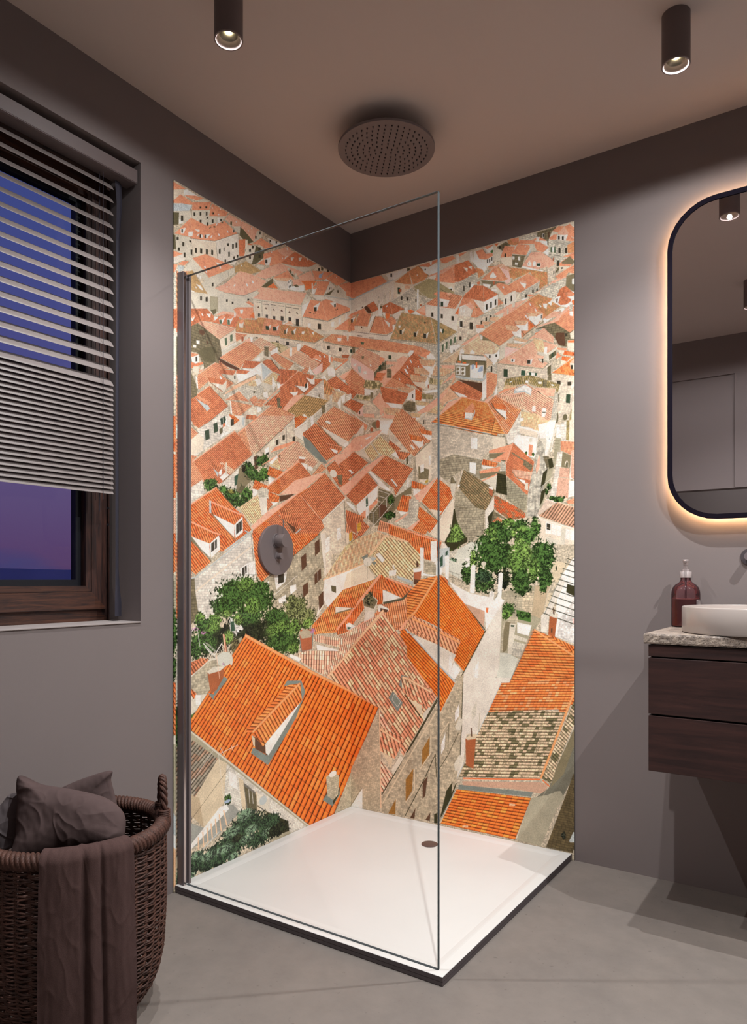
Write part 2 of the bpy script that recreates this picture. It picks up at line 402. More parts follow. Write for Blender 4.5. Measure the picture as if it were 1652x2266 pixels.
# ------------------------------------------------------------------ shower valve
vy, vz = -.5065, 1.1410
sv = thing('shower_valve', 'round taupe shower valve plate with two knobs on the mural', 'shower valve', (.005, vy, vz))
bm = bmesh.new(); lathe(bm, [(.0968, .0046), (.0968, .0155), (.0958, .0168)], (0, vy, vz), 96, 'X'); obj('cover_plate', bm, M['taupe2'], sv, True)
bm = bmesh.new(); k = (0, -.506, 1.1757)
lathe(bm, [(.0295, .0168), (.0295, .0195), (.0285, .0205), (.0265, .0205), (.0260, .0170)], k, 48, 'X', True, True)
lathe(bm, [(.0252, .0185), (.0252, .0300), (.0244, .0306), (.0244, .0315), (.0252, .0320), (.0252, .0600), (.0246, .0608)], k, 64, 'X')
kn = obj('temperature_knob', bm, M['taupe2'], sv, True)
bm = bmesh.new(); tube(bm, [(.048, -.507, 1.198), (.048, -.507, 1.2555)], .0026, 10); obj('lever', bm, M['taupe2'], kn)
bm = bmesh.new(); k = (0, -.5045, 1.1170)
lathe(bm, [(.0165, .0168), (.0165, .0190), (.0128, .0195), (.0118, .0205), (.0118, .0310), (.0112, .0314), (.0118, .0318), (.0118, .0400), (.0112, .0406)], k, 40, 'X')
obj('diverter_knob', bm, M['taupe2'], sv, True)

# ------------------------------------------------------------------ ceiling lamps
def make_lamp(x, y, label, first=None):
    if first is None:
        t = thing('ceiling_spotlight', label, 'ceiling light', (0, 0, 0), 'cylinder ceiling spotlights')
        bm = bmesh.new(); lathe(bm, [(.0365, CEIL-.0003), (.0365, 2.4225), (.0352, 2.4212), (.0332, 2.4214)], n=48, cap1=False); obj('housing', bm, M['lamp'], t, True)
        bm = bmesh.new(); lathe(bm, [(.0365, 2.4210), (.0365, 2.4200), (.0330, 2.4196), (.0236, 2.4345)], n=48, cap0=False, cap1=False)
        lathe(bm, [(.0366, 2.4230), (.0372, 2.4215), (.0366, 2.4198)], n=48, cap0=False, cap1=False); obj('trim_ring', bm, M['lamprim'], t, True)
        bm = bmesh.new(); lathe(bm, [(.0238, 2.4345), (.0228, 2.4352), (.0135, 2.462), (.002, 2.466)], n=40, cap0=False, cap1=False); obj('reflector', bm, M['reflector'], t, True)
        bm = bmesh.new(); bmesh.ops.create_uvsphere(bm, u_segments=20, v_segments=12, radius=.0065, matrix=Matrix.Translation((0, 0, 2.4480))); obj('bulb', bm, M['bulb'], t, True)
        t.location = (x, y, 0); return t
    r = first.copy(); COL.objects.link(r); r.location = (x, y, 0); r['label'] = label
    for ch in list(first.children):
        c = ch.copy(); COL.objects.link(c); c.parent = r
    return r
LP = [(.517, -1.265, 'cylinder ceiling spotlight cut by the top edge, nearest the window'), (1.458, -.526, 'cylinder ceiling spotlight above the vanity and mirror'),
      (1.415, -1.615, 'cylinder ceiling spotlight seen only in the mirror at its right side'), (2.40, -.95, 'added unseen cylinder spotlight at the far right beyond the mirror, brightening the mural'),
      (1.15, -3.2, 'added unseen cylinder spotlight by the back wall door, brightening the far room'), (2.30, -2.9, 'added unseen cylinder spotlight in the rear corner, brightening mural and far room')]  # last three are unseen lamps, added to brighten the mural and far room
L0 = None
for x, y, lb in LP:
    l = make_lamp(x, y, lb, L0)
    if L0 is None: L0 = l

# the print on the two wall panels, in panel millimetres (u from the room corner, v up from the floor)
# R/T/H tiled roofs, W/S/B walls, K openings, L lines, F foliage, E discs
MURAL = """S s -1006,2052 -925,2066 -925,1640 -1006,1638
T a 7.3,4.4,5.1,-9.1,-991,2043 -991,2043 -925,2066 -925,1868 -991,1864
T o2 7.3,4.4,5.1,-9.1,-991,1998 -991,1998 -925,2005 -925,1944 -991,1931
T c 7.3,4.2,5.1,-9.3,-991,1894 -991,1894 -925,1914 -925,1845 -991,1842
S d3 -991,1827 -925,1853 -925,1731 -991,1701
T a 6.7,4.4,7.4,-8.4,-991,1701 -991,1701 -925,1701 -925,1518 -991,1537
S q -991,1537 -925,1564 -925,1397 -991,1388
T c 8.2,5.0,11.9,-9.6,-991,1494 -991,1492 -925,1495 -925,1199 -991,1210
S q -991,1314 -925,1336 -925,1168 -991,1150
T e 8.2,3.9,11.9,-11.3,-991,1152 -991,1150 -925,1184 -925,697 -991,749
T a 8.2,4.2,11.9,-10.9,-991,1076 -991,1076 -925,1062 -925,1001 -991,1017
S s -991,898 -925,925 -925,484 -991,466
S q -991,734 -925,735 -925,499 -991,511
F g -958 550 55.5 90.2
F g -958 444 47.5 90.2
T c 10.1,2.2,11.1,-17.4,-991,392 -991,392 -925,385 -925,332 -991,340
W s -991,340 -925,339 -925,210 -991,184
T e 10.1,1.8,11.1,-17.9,-991,288 -991,288 -925,286 -925,180 -991,214
W s -991,199 -925,149 -925,88 -991,110
T m5 10.2,-7.2,13.7,10.0,-991,483 -991,481 -991,110 -925,164 -925,393
W t4 -991,110 -925,119 -925,-18 -991,-39
W z4 -991,-39 -925,-3 -925,-94 -991,-69
F g7 -948 50 51.8 45.3
W p -1010,2303 -959,2326 -959,2286 -1010,2262
R a -1010,2331 -950,2331 -1010,2302
W w -960,2323 -946,2332 -880,2330 -909,2310 -960,2307
R a -1010,2262 -974,2303 -909,2298 -937,2284 -1010,2260
R a -957,2308 -906,2328 -870,2334 -904,2313 -931,2308
W s -904,2312 -870,2333 -834,2333 -886,2312
R a -923,2288 -918,2300 -836,2337 -846,2304 -923,2271
W s -923,2271 -844,2306 -787,2303 -790,2271 -860,2243 -925,2246
W s -1010,2231 -980,2244 -931,2267 -923,2237 -974,2204 -1010,2187
W d -1010,2229 -980,2240 -982,2199 -1010,2187
R z -1010,2257 -968,2276 -922,2288 -937,2264 -1010,2232
K k -917,2267 -909,2270 -909,2258 -917,2255
K k -890,2279 -882,2283 -882,2271 -890,2267
K k -862,2292 -854,2295 -854,2283 -862,2279
K k -834,2277 -826,2281 -826,2268 -834,2265
K k -857,2258 -849,2261 -849,2249 -857,2246
K k -890,2253 -881,2256 -881,2244 -890,2241
K k -859,2276 -851,2279 -851,2273 -859,2269
K k -890,2298 -882,2301 -882,2295 -890,2291
K k -864,2310 -856,2313 -856,2307 -864,2303
W w -980,2218 -962,2224 -965,2210 -980,2204
K k -972,2234 -962,2238 -962,2220 -972,2215
R a -841,2306 -834,2333 -756,2334 -766,2316 -847,2283
W s -807,2299 -766,2316 -756,2331 -790,2284
K k -831,2303 -823,2306 -823,2299 -831,2296
K k -794,2295 -786,2298 -786,2291 -794,2288
K v -834,2319 -830,2321 -828,2318 -832,2315
K v -796,2331 -792,2333 -790,2330 -795,2327
K v -804,2309 -800,2312 -798,2308 -803,2305
W w -807,2294 -794,2300 -795,2279 -806,2278
R b -770,2304 -752,2330 -597,2336 -662,2323 -695,2310 -731,2295
W s -731,2295 -695,2310 -695,2284 -716,2281
R b -691,2311 -662,2329 -597,2336 -574,2327 -632,2278 -662,2261
W d -695,2307 -676,2304 -624,2280 -658,2260 -698,2275
W s -605,2330 -574,2338 -582,2313 -624,2280
K k -594,2331 -586,2334 -586,2323 -594,2320
K k -617,2306 -609,2309 -609,2298 -617,2295
K v -639,2327 -634,2330 -632,2326 -637,2323
K v -656,2311 -651,2314 -649,2310 -654,2307
K v -718,2318 -715,2320 -713,2316 -717,2314
K v -693,2331 -690,2333 -688,2329 -692,2327
W d -745,2306 -736,2310 -736,2298 -745,2295
R c -704,2257 -665,2275 -658,2262 -628,2271 -673,2236 -669,2211 -700,2200
W p -669,2271 -656,2276 -658,2244 -669,2237
W s -658,2257 -574,2281 -566,2263 -570,2232 -597,2208 -647,2193 -676,2208
W d -612,2272 -566,2268 -570,2242 -612,2203 -635,2192 -624,2228
K k -635,2263 -624,2267 -624,2256 -635,2251
K k -599,2270 -587,2275 -587,2263 -599,2258
K k -598,2243 -586,2247 -586,2235 -598,2231
K k -649,2245 -639,2248 -639,2238 -649,2234
K k -649,2219 -639,2222 -639,2212 -649,2208
R a -635,2268 -584,2310 -505,2307 -554,2278 -589,2283
L r 1.3 -589,2306 -584,2286
W w -550,2325 -460,2336 -510,2308 -542,2315
K k -538,2322 -529,2325 -529,2317 -538,2314
K k -503,2330 -494,2333 -494,2325 -503,2322
R a -574,2254 -477,2310 -422,2339 -422,2297 -460,2264 -534,2223 -570,2237
R a -530,2244 -493,2300 -447,2282 -472,2256 -526,2229
W w -566,2238 -526,2261 -538,2224 -562,2218
K k -561,2238 -549,2242 -549,2228 -561,2224
R a -605,2206 -566,2238 -562,2216
K v -443,2327 -438,2329 -435,2322 -440,2320
K v -470,2282 -466,2284 -462,2277 -467,2275
K v -528,2280 -523,2282 -523,2278 -528,2276
W s -609,2199 -566,2214 -570,2197 -597,2190
R a -998,2164 -929,2244 -854,2246 -886,2203 -934,2177
L r 1.1 -932,2241 -926,2200
R a -931,2174 -886,2225 -834,2261 -773,2296 -709,2278 -821,2207
L r 1.1 -834,2258 -819,2209
W d -1004,2159 -992,2159 -989,2116 -1004,2110
W s -995,2158 -934,2177 -922,2103 -956,2093 -992,2110
W p -934,2172 -814,2210 -804,2149 -860,2148 -918,2115
W q -814,2210 -706,2278 -700,2200 -724,2158 -773,2152 -804,2149
L n 0.8 -931,2173 -821,2207 -706,2280
L w 1.6 -931,2171 -821,2204 -706,2277
L n 0.8 -928,2170 -915,2118
L n 1.2 -814,2202 -806,2149
K k -966,2148 -957,2151 -957,2137 -966,2134
K k -991,2155 -981,2159 -981,2149 -991,2145
K k -986,2122 -976,2126 -976,2115 -986,2112
K k -930,2137 -922,2139 -922,2122 -930,2120
K k -960,2116 -952,2118 -952,2102 -960,2100
K k -936,2166 -927,2168 -927,2161 -936,2159
K k -911,2150 -902,2152 -902,2135 -911,2133
K k -888,2157 -878,2159 -878,2142 -888,2140
K k -862,2164 -852,2166 -852,2149 -862,2147
K k -837,2171 -827,2173 -827,2156 -837,2154
K k -801,2187 -792,2192 -792,2174 -801,2170
K k -736,2230 -727,2234 -727,2216 -736,2212
K k -719,2241 -710,2245 -710,2227 -719,2223
K k -778,2201 -773,2204 -773,2191 -778,2188
K k -755,2194 -747,2198 -747,2181 -755,2177
K k -760,2223 -751,2227 -751,2217 -760,2213
K k -730,2187 -722,2191 -722,2181 -730,2177
K k -713,2199 -704,2203 -704,2193 -713,2188
K k -773,2160 -765,2164 -765,2154 -773,2150
W w -974,2188 -950,2202 -960,2179 -972,2174
K k -970,2189 -963,2192 -963,2180 -970,2178
W w -940,2192 -918,2202 -922,2185 -940,2177
W w -890,2204 -877,2207 -874,2198 -888,2193
W w -869,2210 -841,2224 -856,2202 -867,2199
K k -890,2203 -884,2206 -884,2194 -890,2192
K k -868,2210 -861,2213 -861,2202 -868,2199
W w -912,2212 -890,2219 -891,2211 -899,2209
K v -806,2239 -800,2242 -796,2236 -801,2233
K v -763,2267 -758,2270 -753,2264 -758,2261
K v -836,2221 -830,2224 -836,2213 -841,2211
K v -897,2202 -892,2204 -898,2194 -902,2192
K v -811,2273 -806,2275 -812,2265 -817,2262
K d -847,2242 -838,2252 -836,2250 -844,2241
K d -828,2256 -821,2260 -814,2258 -821,2254
K d -790,2286 -783,2290 -778,2288 -785,2284
W w -734,2281 -720,2290 -724,2274 -734,2274
K k -730,2283 -724,2286 -724,2276 -730,2273
W w -807,2294 -794,2300 -796,2280 -804,2278
R a -1010,2104 -962,2110 -1007,2081
W q -1007,2081 -962,2110 -956,2091 -1010,2059
R a -986,2066 -965,2085 -937,2095 -956,2074
R a -1010,2059 -986,2066 -998,2036 -1010,2031
K z -986,2063 -956,2072 -965,2052 -983,2041
W s -922,2110 -890,2096 -851,2070 -847,2049 -893,2063 -918,2068 -965,2052
R a -922,2110 -864,2146 -800,2150 -727,2150 -847,2071 -886,2094
L r 1.1 -920,2111 -885,2095 -849,2072
R a -824,2139 -787,2145 -800,2132
W w -817,2136 -804,2129 -794,2137
K v -870,2102 -864,2105 -861,2098 -867,2096
K v -864,2090 -858,2093 -855,2086 -860,2083
K v -799,2127 -793,2130 -789,2123 -795,2120
W s -849,2070 -727,2147 -720,2131 -776,2086 -814,2053 -821,2011 -860,1998 -880,2038
K k -834,2056 -826,2061 -826,2048 -834,2044
L n 1.2 -756,2126 -752,2104
R o -720,2156 -665,2194 -582,2187 -639,2156 -695,2147 -724,2129
K v -691,2170 -687,2172 -685,2168 -689,2166
R o -946,2054 -922,2070 -860,2018 -851,2011 -931,1973 -932,2037
K w -906,2030 -883,2030 -874,2018 -886,2017
K v -909,2019 -906,2020 -903,2016 -906,2014
W w -931,2002 -912,2001 -915,1978 -931,1973
W w -902,2064 -893,2065 -893,2056 -902,2055
W w -890,2062 -882,2064 -882,2052 -890,2052
W w -886,1995 -821,2021 -821,2008 -902,1982
R b -821,2043 -773,2074 -720,2123 -702,2142 -695,2147 -639,2156 -554,2159 -586,2124 -676,2066 -773,2044
R b -773,2044 -702,2142 -676,2066
L r 1.5 -702,2140 -680,2065
K v -723,2091 -717,2094 -723,2083 -729,2080
K v -665,2113 -659,2116 -652,2109 -659,2106
K v -635,2133 -629,2136 -622,2128 -629,2126
K v -763,2069 -758,2071 -758,2067 -763,2065
W s -821,2041 -773,2043 -676,2064 -612,2100 -605,2078 -821,2008
L n 0.9 -773,2043 -676,2064 -612,2102
R a -538,2230 -481,2309 -452,2312 -392,2331 -468,2255
R b -493,2298 -447,2330 -392,2331 -430,2297 -464,2290
K v -468,2282 -464,2284 -458,2278 -463,2276
K v -439,2327 -434,2330 -428,2324 -433,2321
W w -447,2291 -426,2303 -452,2278
R c -473,2257 -387,2333 -343,2332 -250,2334 -302,2303 -374,2278
L r 1.4 -334,2333 -306,2302
W s -473,2255 -374,2278 -302,2301 -246,2336 -260,2313 -306,2285 -338,2271 -404,2256
K w -413,2301 -392,2309 -404,2291 -411,2290
K w -365,2317 -343,2327 -354,2307 -363,2305
K v -311,2333 -306,2335 -304,2329 -308,2327
W p -264,2306 -246,2333 -222,2333 -158,2334 -269,2301
K k -238,2321 -226,2325 -226,2313 -238,2309
K k -178,2336 -165,2341 -165,2329 -178,2324
W d -219,2334 -202,2334 -205,2321 -219,2319
R b -578,2192 -481,2254 -334,2270 -369,2243 -447,2235 -506,2195 -616,2157
R b -620,2156 -538,2217 -514,2195 -530,2182 -558,2166
L r 1.3 -534,2219 -514,2192
R b -369,2241 -288,2292 -260,2266 -264,2259 -352,2228
R a -278,2296 -133,2340 -202,2286 -260,2266
L r 1.5 -278,2295 -262,2268
R a -202,2286 -123,2341 -40,2334 -107,2291 -158,2295
K v -115,2327 -110,2329 -106,2325 -112,2323
W b2 -234,2293 -202,2316 -217,2287 -234,2281
R a -514,2187 -435,2240 -392,2224 -430,2199 -498,2184
R t -506,2187 -404,2222 -430,2201 -493,2183
R b -404,2216 -361,2234 -325,2238 -334,2218 -396,2194
W d -432,2246 -422,2255 -392,2235 -400,2229
W s -435,2252 -421,2257 -420,2245 -432,2242
W s -409,2247 -396,2252 -394,2239 -409,2238
W s -389,2247 -378,2251 -374,2227 -383,2227
R e -352,2229 -250,2264 -283,2220 -320,2202 -325,2221
R a -250,2262 -158,2292 -202,2219 -260,2204 -246,2239
W w -281,2244 -274,2247 -274,2226 -281,2224
W w -202,2283 -183,2296 -123,2283 -163,2251 -192,2229 -158,2292
W q -158,2289 -128,2280 -158,2250 -188,2237
K k -163,2265 -157,2267 -157,2258 -163,2256
K k -153,2271 -147,2273 -147,2264 -153,2262
W w -274,2226 -246,2236 -264,2203 -283,2200
R a -274,2229 -250,2249 -246,2236 -269,2222
W q -278,2196 -202,2219 -192,2206 -250,2184
W q -516,2181 -493,2182 -435,2198 -430,2168 -473,2154
W w -435,2198 -409,2218 -407,2188 -430,2168
K k -427,2202 -423,2204 -423,2196 -427,2193
K k -418,2210 -414,2213 -414,2204 -418,2202
K k -425,2184 -421,2187 -421,2178 -425,2176
K k -418,2190 -413,2192 -413,2184 -418,2181
W w -407,2188 -329,2219 -329,2196 -361,2183 -426,2170
K d -396,2197 -378,2206 -361,2203 -383,2193
R d2 -578,2128 -518,2178 -514,2165 -554,2135
W d -584,2127 -518,2183 -516,2165 -558,2133
R e -554,2135 -514,2165 -489,2152
L r 1.0 -520,2163 -518,2145
R b -720,2054 -720,2121 -691,2146 -558,2153 -613,2103 -677,2065
L r 1.5 -700,2141 -680,2065
K v -666,2111 -659,2114 -652,2107 -659,2104
K v -636,2132 -629,2135 -622,2128 -629,2125
W s -720,2053 -677,2064 -609,2104 -597,2100 -639,2065 -673,2041 -720,2008
L n 0.9 -720,2054 -677,2064 -609,2105
K k -658,2058 -648,2062 -648,2056 -658,2051
R a -720,2003 -651,2053 -624,2049 -632,2020 -620,2008 -677,1996 -713,1987
R e -647,1997 -620,2023 -620,1997
W w -699,2007 -680,2015 -684,1999
R a -680,2021 -654,2037 -662,2013
K w -673,2010 -651,2033 -658,2009
W w -647,2018 -636,2024 -641,2004
R b -628,2068 -582,2102 -605,2105 -590,2124 -468,2152 -315,2192 -352,2132 -489,2101
R b -632,2068 -586,2106 -473,2149 -489,2101
L r 1.0 -471,2150 -489,2102
L r 1.0 -590,2124 -468,2152 -315,2193
W p -628,2067 -489,2099 -352,2130 -343,2051 -447,2038 -562,2017 -609,1998 -620,2008
L s 3.2 -628,2068 -489,2099 -349,2131
L d 0.9 -628,2064 -489,2096 -349,2127
L d 1.3 -580,2073 -578,2018
L d 1.4 -447,2102 -443,2042
L q 3.2 -624,2059 -616,1998
L q 3.6 -349,2127 -345,2051
L q 2.6 -536,2082 -532,2026
L q 2.0 -489,2094 -485,2035
L q 2.1 -400,2111 -396,2053
L d 1.6 -616,2060 -586,2068
L d 1.6 -574,2066 -542,2073
L d 1.7 -530,2077 -500,2084
L d 1.7 -485,2087 -452,2095
L d 1.7 -441,2096 -407,2104
L d 1.8 -396,2105 -361,2113
K d2 -605,2043 -599,2051 -592,2044
K d2 -564,2052 -558,2059 -550,2053
K d2 -520,2060 -514,2067 -506,2061
K d2 -475,2070 -466,2079 -458,2070
K d2 -428,2078 -422,2087 -413,2080
K d2 -383,2089 -375,2097 -366,2090
K k -601,2023 -589,2025 -589,2013 -601,2010
K k -559,2031 -546,2034 -546,2021 -559,2019
K k -517,2038 -504,2040 -504,2027 -517,2024
K k -473,2051 -456,2054 -456,2038 -473,2034
K k -427,2060 -410,2064 -410,2047 -427,2043
K k -382,2068 -362,2072 -362,2043 -382,2040
L w 1.0 -595,2026 -593,2012
L w 1.0 -553,2033 -551,2019
W s -347,2133 -315,2191 -283,2179 -292,2165 -334,2091 -345,2088
W w -343,2132 -292,2165 -334,2094 -343,2088
K d2 -315,2169 -310,2178 -309,2171
R a -340,2089 -288,2174 -217,2189 -183,2210 3,2227 9,2224 3,2223 -173,2122
L r 1.9 -214,2190 -178,2120
L n 1.4 -340,2088 -173,2119 3,2221 9,2222
L q 1.8 -340,2085 -173,2116 3,2218 9,2219
W w -269,2152 -224,2184 -246,2141 -264,2134
K k -265,2150 -248,2156 -248,2138 -265,2133
W w -158,2202 -112,2220 -115,2197 -128,2193
K k -128,2206 -116,2212 -116,2198 -128,2193
K k -299,2119 -294,2121 -294,2117 -299,2115
K k -290,2122 -284,2124 -284,2119 -290,2118
K k -270,2124 -264,2126 -264,2122 -270,2120
K k -261,2129 -255,2131 -255,2127 -261,2125
K k -118,2187 -112,2189 -112,2184 -118,2182
K k -107,2193 -101,2195 -101,2191 -107,2189
W p -340,2084 -173,2114 -173,2076 -255,2062 -340,2049
W p -173,2114 3,2216 9,2218 9,2199 3,2196 -128,2095 -173,2076
W w -306,2073 -288,2077 -288,2061 -306,2057
K k -241,2090 -219,2095 -219,2071 -241,2066
W w -148,2123 -128,2132 -128,2111 -148,2102
W w -97,2153 -79,2162 -79,2137 -97,2129
W w -45,2188 -32,2195 -32,2173 -45,2166
R a -97,2298 3,2348 13,2349 14,2258 3,2270
W s -197,2222 -97,2297 3,2275 14,2264 14,2254 3,2258 -197,2217
W d -192,2225 -123,2274 -158,2235
K d -107,2270 -100,2277 -92,2273 -97,2264 -105,2263
W q -197,2216 3,2258 14,2254 14,2223 3,2228 -71,2220 -168,2213 -192,2208
L z 3.1 -197,2220 -71,2248 3,2262 14,2258
L w 2.4 -97,2297 3,2275 14,2264
R o2 -720,1913 -699,1971 -609,1995 -562,2017 -582,1950
R a -578,1954 -570,2009 -464,2033 -473,1983
R o2 -468,2015 -378,2035 -378,2006 -473,1980
R a -378,2032 -315,2053 -255,2041 -378,2006
W q -702,1960 -673,1979 -680,1945 -699,1940
R b -688,1969 -673,1981 -673,1974
K g -560,1988 -542,1993 -540,1978 -558,1972
K g -518,1994 -500,2000 -498,1984 -516,1979
R a -560,1988 -540,2010 -530,2002 -542,1992
R a -518,1992 -498,2017 -485,2010 -500,1999
K w -542,1992 -530,2001 -536,1979
K w -500,1999 -484,2010 -493,1986
K g -456,2002 -441,2006 -440,1990 -454,1986
K g -410,2011 -396,2015 -394,2002 -409,1998
R b -456,2002 -430,2023 -426,2016 -441,2006
R b -411,2012 -383,2031 -378,2027 -396,2015
R b -456,2027 -413,2049 -396,2039 -447,2024
R a -128,2098 3,2193 14,2198 14,2126 3,2128 -71,2112
W s -128,2094 3,2125 14,2122 14,2109 3,2111 -128,2076
W s -338,2050 -255,2059 -197,2070 -128,2095 -128,2076 -269,2040
W s -929,1996 -794,2025 -693,2045 -622,2039 -634,2010 -929,1920
W s2 -842,2009 -804,2017 -804,1966 -842,1958
K k -888,1994 -879,1997 -879,1982 -888,1979
K k -863,1998 -853,2002 -853,1986 -863,1983
K k -766,2022 -757,2025 -757,2016 -766,2013
K k -738,2022 -729,2025 -729,2017 -738,2014
W s 163,2338 295,2337 350,2335 364,2250 232,2261 225,2299 196,2300
W s 347,2342 441,2340 577,2338 577,2230 431,2252 364,2308
W w 189,2332 295,2337 292,2317 232,2300 203,2304
K d 294,2337 309,2332 306,2322 294,2322
K k 211,2332 220,2330 220,2315 211,2317
R a -39,2322 3,2339 161,2335 196,2301 17,2268 3,2276 -39,2272
W z -18,2270 3,2272 17,2266 225,2305 228,2298 17,2259 3,2263 -18,2259
L z 3.5 13,2264 200,2300
W q -13,2259 3,2262 17,2260 228,2298 232,2261 225,2220 181,2205 126,2223 25,2204 3,2203 -13,2199
L w 1.7 17,2260 228,2301
K s 149,2218 149,2243 154,2248 158,2241 157,2217
K s 178,2209 178,2249 183,2254 187,2247 186,2208
K p 205,2216 205,2258 210,2264 215,2256 214,2214
L d 0.7 148,2218 149,2243 154,2248
L d 0.7 178,2209 178,2249 183,2254
K d2 29,2209 32,2218 36,2209
K d2 61,2215 66,2223 70,2215
W p 232,2285 323,2259 323,2241 274,2222 239,2217 225,2211
K g 247,2264 260,2260 260,2234 248,2237
R t 285,2264 307,2260 307,2246 283,2251
W r 253,2256 267,2253 267,2241 253,2244
R o2 234,2290 302,2320 316,2262 281,2271
R o2 302,2320 347,2333 398,2280 374,2265 323,2260
L r 1.6 302,2320 323,2260
K v 340,2297 344,2297 347,2291 343,2292
L d 1.3 347,2333 398,2279
R a 349,2333 388,2332 441,2337 441,2328 398,2315 357,2328
W w 403,2336 414,2335 411,2321 404,2322
W w 361,2326 398,2314 398,2283 378,2296
K k 379,2312 385,2311 385,2304 379,2305
K k 404,2302 410,2301 410,2294 404,2295
K k 424,2304 430,2303 430,2296 424,2297
W w 399,2315 441,2322 441,2284 401,2282
R a 451,2336 509,2334 522,2320 477,2311 458,2317
W s 458,2315 477,2309 522,2318 522,2300 458,2304
W w 524,2332 538,2330 537,2296 526,2300
R a 532,2332 573,2333 570,2325 541,2324
R b 398,2280 461,2286 577,2301 577,2287 441,2264 398,2271
W q 398,2274 431,2275 431,2258 388,2268
R a 424,2259 506,2286 577,2295 577,2219 526,2219 451,2242
R a 421,2254 441,2273 461,2274 444,2243
L r 1.5 506,2286 526,2219
L b 2.5 398,2274 496,2294 577,2298
W s 532,2283 545,2280 552,2253 541,2250
W w 554,2281 577,2278 577,2253
W p 451,2242 526,2218 577,2224 577,2185 548,2162 454,2229
W w 490,2210 509,2205 509,2192 490,2197
K k 495,2204 506,2202 506,2195 495,2197
L d 1.2 555,2218 554,2164
K k 559,2206 564,2204 564,2190 559,2191
R m 325,2250 398,2268 431,2252 519,2183 496,2176 421,2178 391,2185 350,2208
L s 1.6 325,2248 401,2181
L d 1.2 454,2212 490,2184
S s 225,2214 316,2248 350,2214 418,2176 381,2163 344,2139 260,2183 210,2211
W w 342,2235 351,2233 349,2152 342,2154
L w 1.6 316,2248 218,2213
K k 291,2214 300,2212 300,2197 291,2199
K k 262,2223 271,2221 271,2207 262,2208
K k 334,2197 340,2196 340,2184 334,2185
W r 356,2170 366,2168 364,2161 357,2162
T a 5.6,1.7,6.2,-10.8,385,2165 384,2166 441,2186 484,2191 548,2164 551,2156 519,2117 451,2140 388,2161
R a 421,2199 441,2206 484,2191 444,2182
R a 444,2179 474,2184 500,2164 474,2158
R b 480,2189 496,2189 509,2177 487,2179
W w 449,2174 467,2168 495,2157 484,2133 452,2140
K g 454,2160 466,2157 466,2138 454,2141
W q 384,2161 451,2138 519,2116 548,2151 554,2156 529,2098 535,2054 529,1989 480,2050 384,2116
L w 1.6 384,2163 451,2138 519,2116
K k 410,2125 420,2122 420,2105 410,2108
K k 454,2110 464,2107 464,2090 454,2093
K k 503,2092 513,2089 513,2072 503,2074
R c 557,2158 577,2156 577,2134 538,2122 548,2145
R a 557,2160 577,2179 577,2153
R e 519,2097 538,2122 537,2091
W w 537,2119 573,2132 577,2131 577,2077 535,2091
S p 532,2092 577,2077 577,1995 560,1978 532,1989 529,2055
W w 541,2070 554,2067 552,2036 541,2038
K k 541,2067 552,2064 552,2039 541,2041
K k 539,2002 549,2000 549,1985 539,1988
R a 320,2138 381,2163 384,2116 344,2136
R b 340,2148 381,2162 384,2127
W w 320,2138 337,2146 361,2125
R e 295,2158 313,2158 330,2146 309,2140
T c 4.5,1.2,4.9,-8.1,89,2221 89,2222 126,2232 152,2190 119,2185
W d2 74,2215 89,2222 119,2184 97,2186
R a -23,2183 -7,2201 3,2202 74,2212 93,2187 48,2193 3,2192
W q 119,2184 152,2190 152,2162 123,2165
T c 4.7,0.5,3.3,-8.2,170,2201 171,2202 210,2211 260,2180 281,2166 221,2155 171,2176
L r 1.6 210,2211 221,2155
K v 192,2200 197,2199 195,2193 189,2193
W w 150,2216 161,2214 160,2185 170,2198 169,2159 150,2164
K d 158,2204 169,2202 169,2194 158,2196
W q 221,2153 260,2165 274,2159 246,2132 239,2130
W w 170,2171 189,2170 181,2150
R e 185,2168 210,2160 203,2140 189,2143
T a 4.3,1.3,4.8,-7.9,188,2139 189,2140 217,2149 239,2127 239,2112 210,2111
W w 281,2172 295,2172 299,2145 285,2151
R o2 -23,2089 -23,2174 3,2185 32,2190 36,2192 25,2125 3,2127 -7,2125
T a 4.5,-0.2,1.5,-7.3,25,2147 25,2147 51,2197 112,2180 93,2129
T a 6.4,2.5,2.1,-6.4,-28,2134 -29,2135 -7,2160 5,2162 5,2131 -29,2119
T a 4.6,-0.2,1.5,-7.4,-13,2145 -5,2155 2,2161 25,2154 23,2126 -5,2129
W p 23,2145 95,2128 108,2153 130,2167 108,2100 25,2122
W w 97,2118 134,2169 115,2170 97,2127
K d2 59,2134 65,2133 65,2126 59,2127
T a 4.6,0.1,2.3,-7.8,104,2101 104,2101 134,2165 163,2157 189,2076
T a 4.1,1.2,4.4,-7.4,163,2156 163,2157 225,2118 225,2084 189,2076
L r 2.0 163,2157 189,2076
L d 2.0 136,2166 104,2101
W w 178,2142 210,2120 205,2103
W w 221,2111 234,2108 230,2083 225,2084
W w -7,2179 3,2180 32,2187 13,2159 3,2178
K k 5,2178 15,2176 15,2162 5,2164
W q -61,2107 3,2125 25,2122 104,2100 189,2073 225,2081 210,2048 3,2099 -61,2085
L d2 1.6 -61,2107 3,2122 25,2118 104,2095 189,2071 221,2079
K d2 40,2101 67,2093 65,2090 42,2096
K d2 100,2080 126,2074 125,2071 104,2076
T h 4.1,0.9,3.6,-7.3,212,2053 210,2054 267,2154 408,2105 434,1992 330,2023 260,2042
T h2 3.0,2.1,5.7,-6.2,408,2104 408,2105 434,2088 530,2023 434,1992
L s 1.9 408,2104 434,1992
L n 1.3 210,2052 330,2020 434,1988 529,2021
S s 208,2050 330,2017 434,1983 434,1957 398,1966 210,2048
S s 434,1983 529,2018 529,1984 496,1946 434,1957
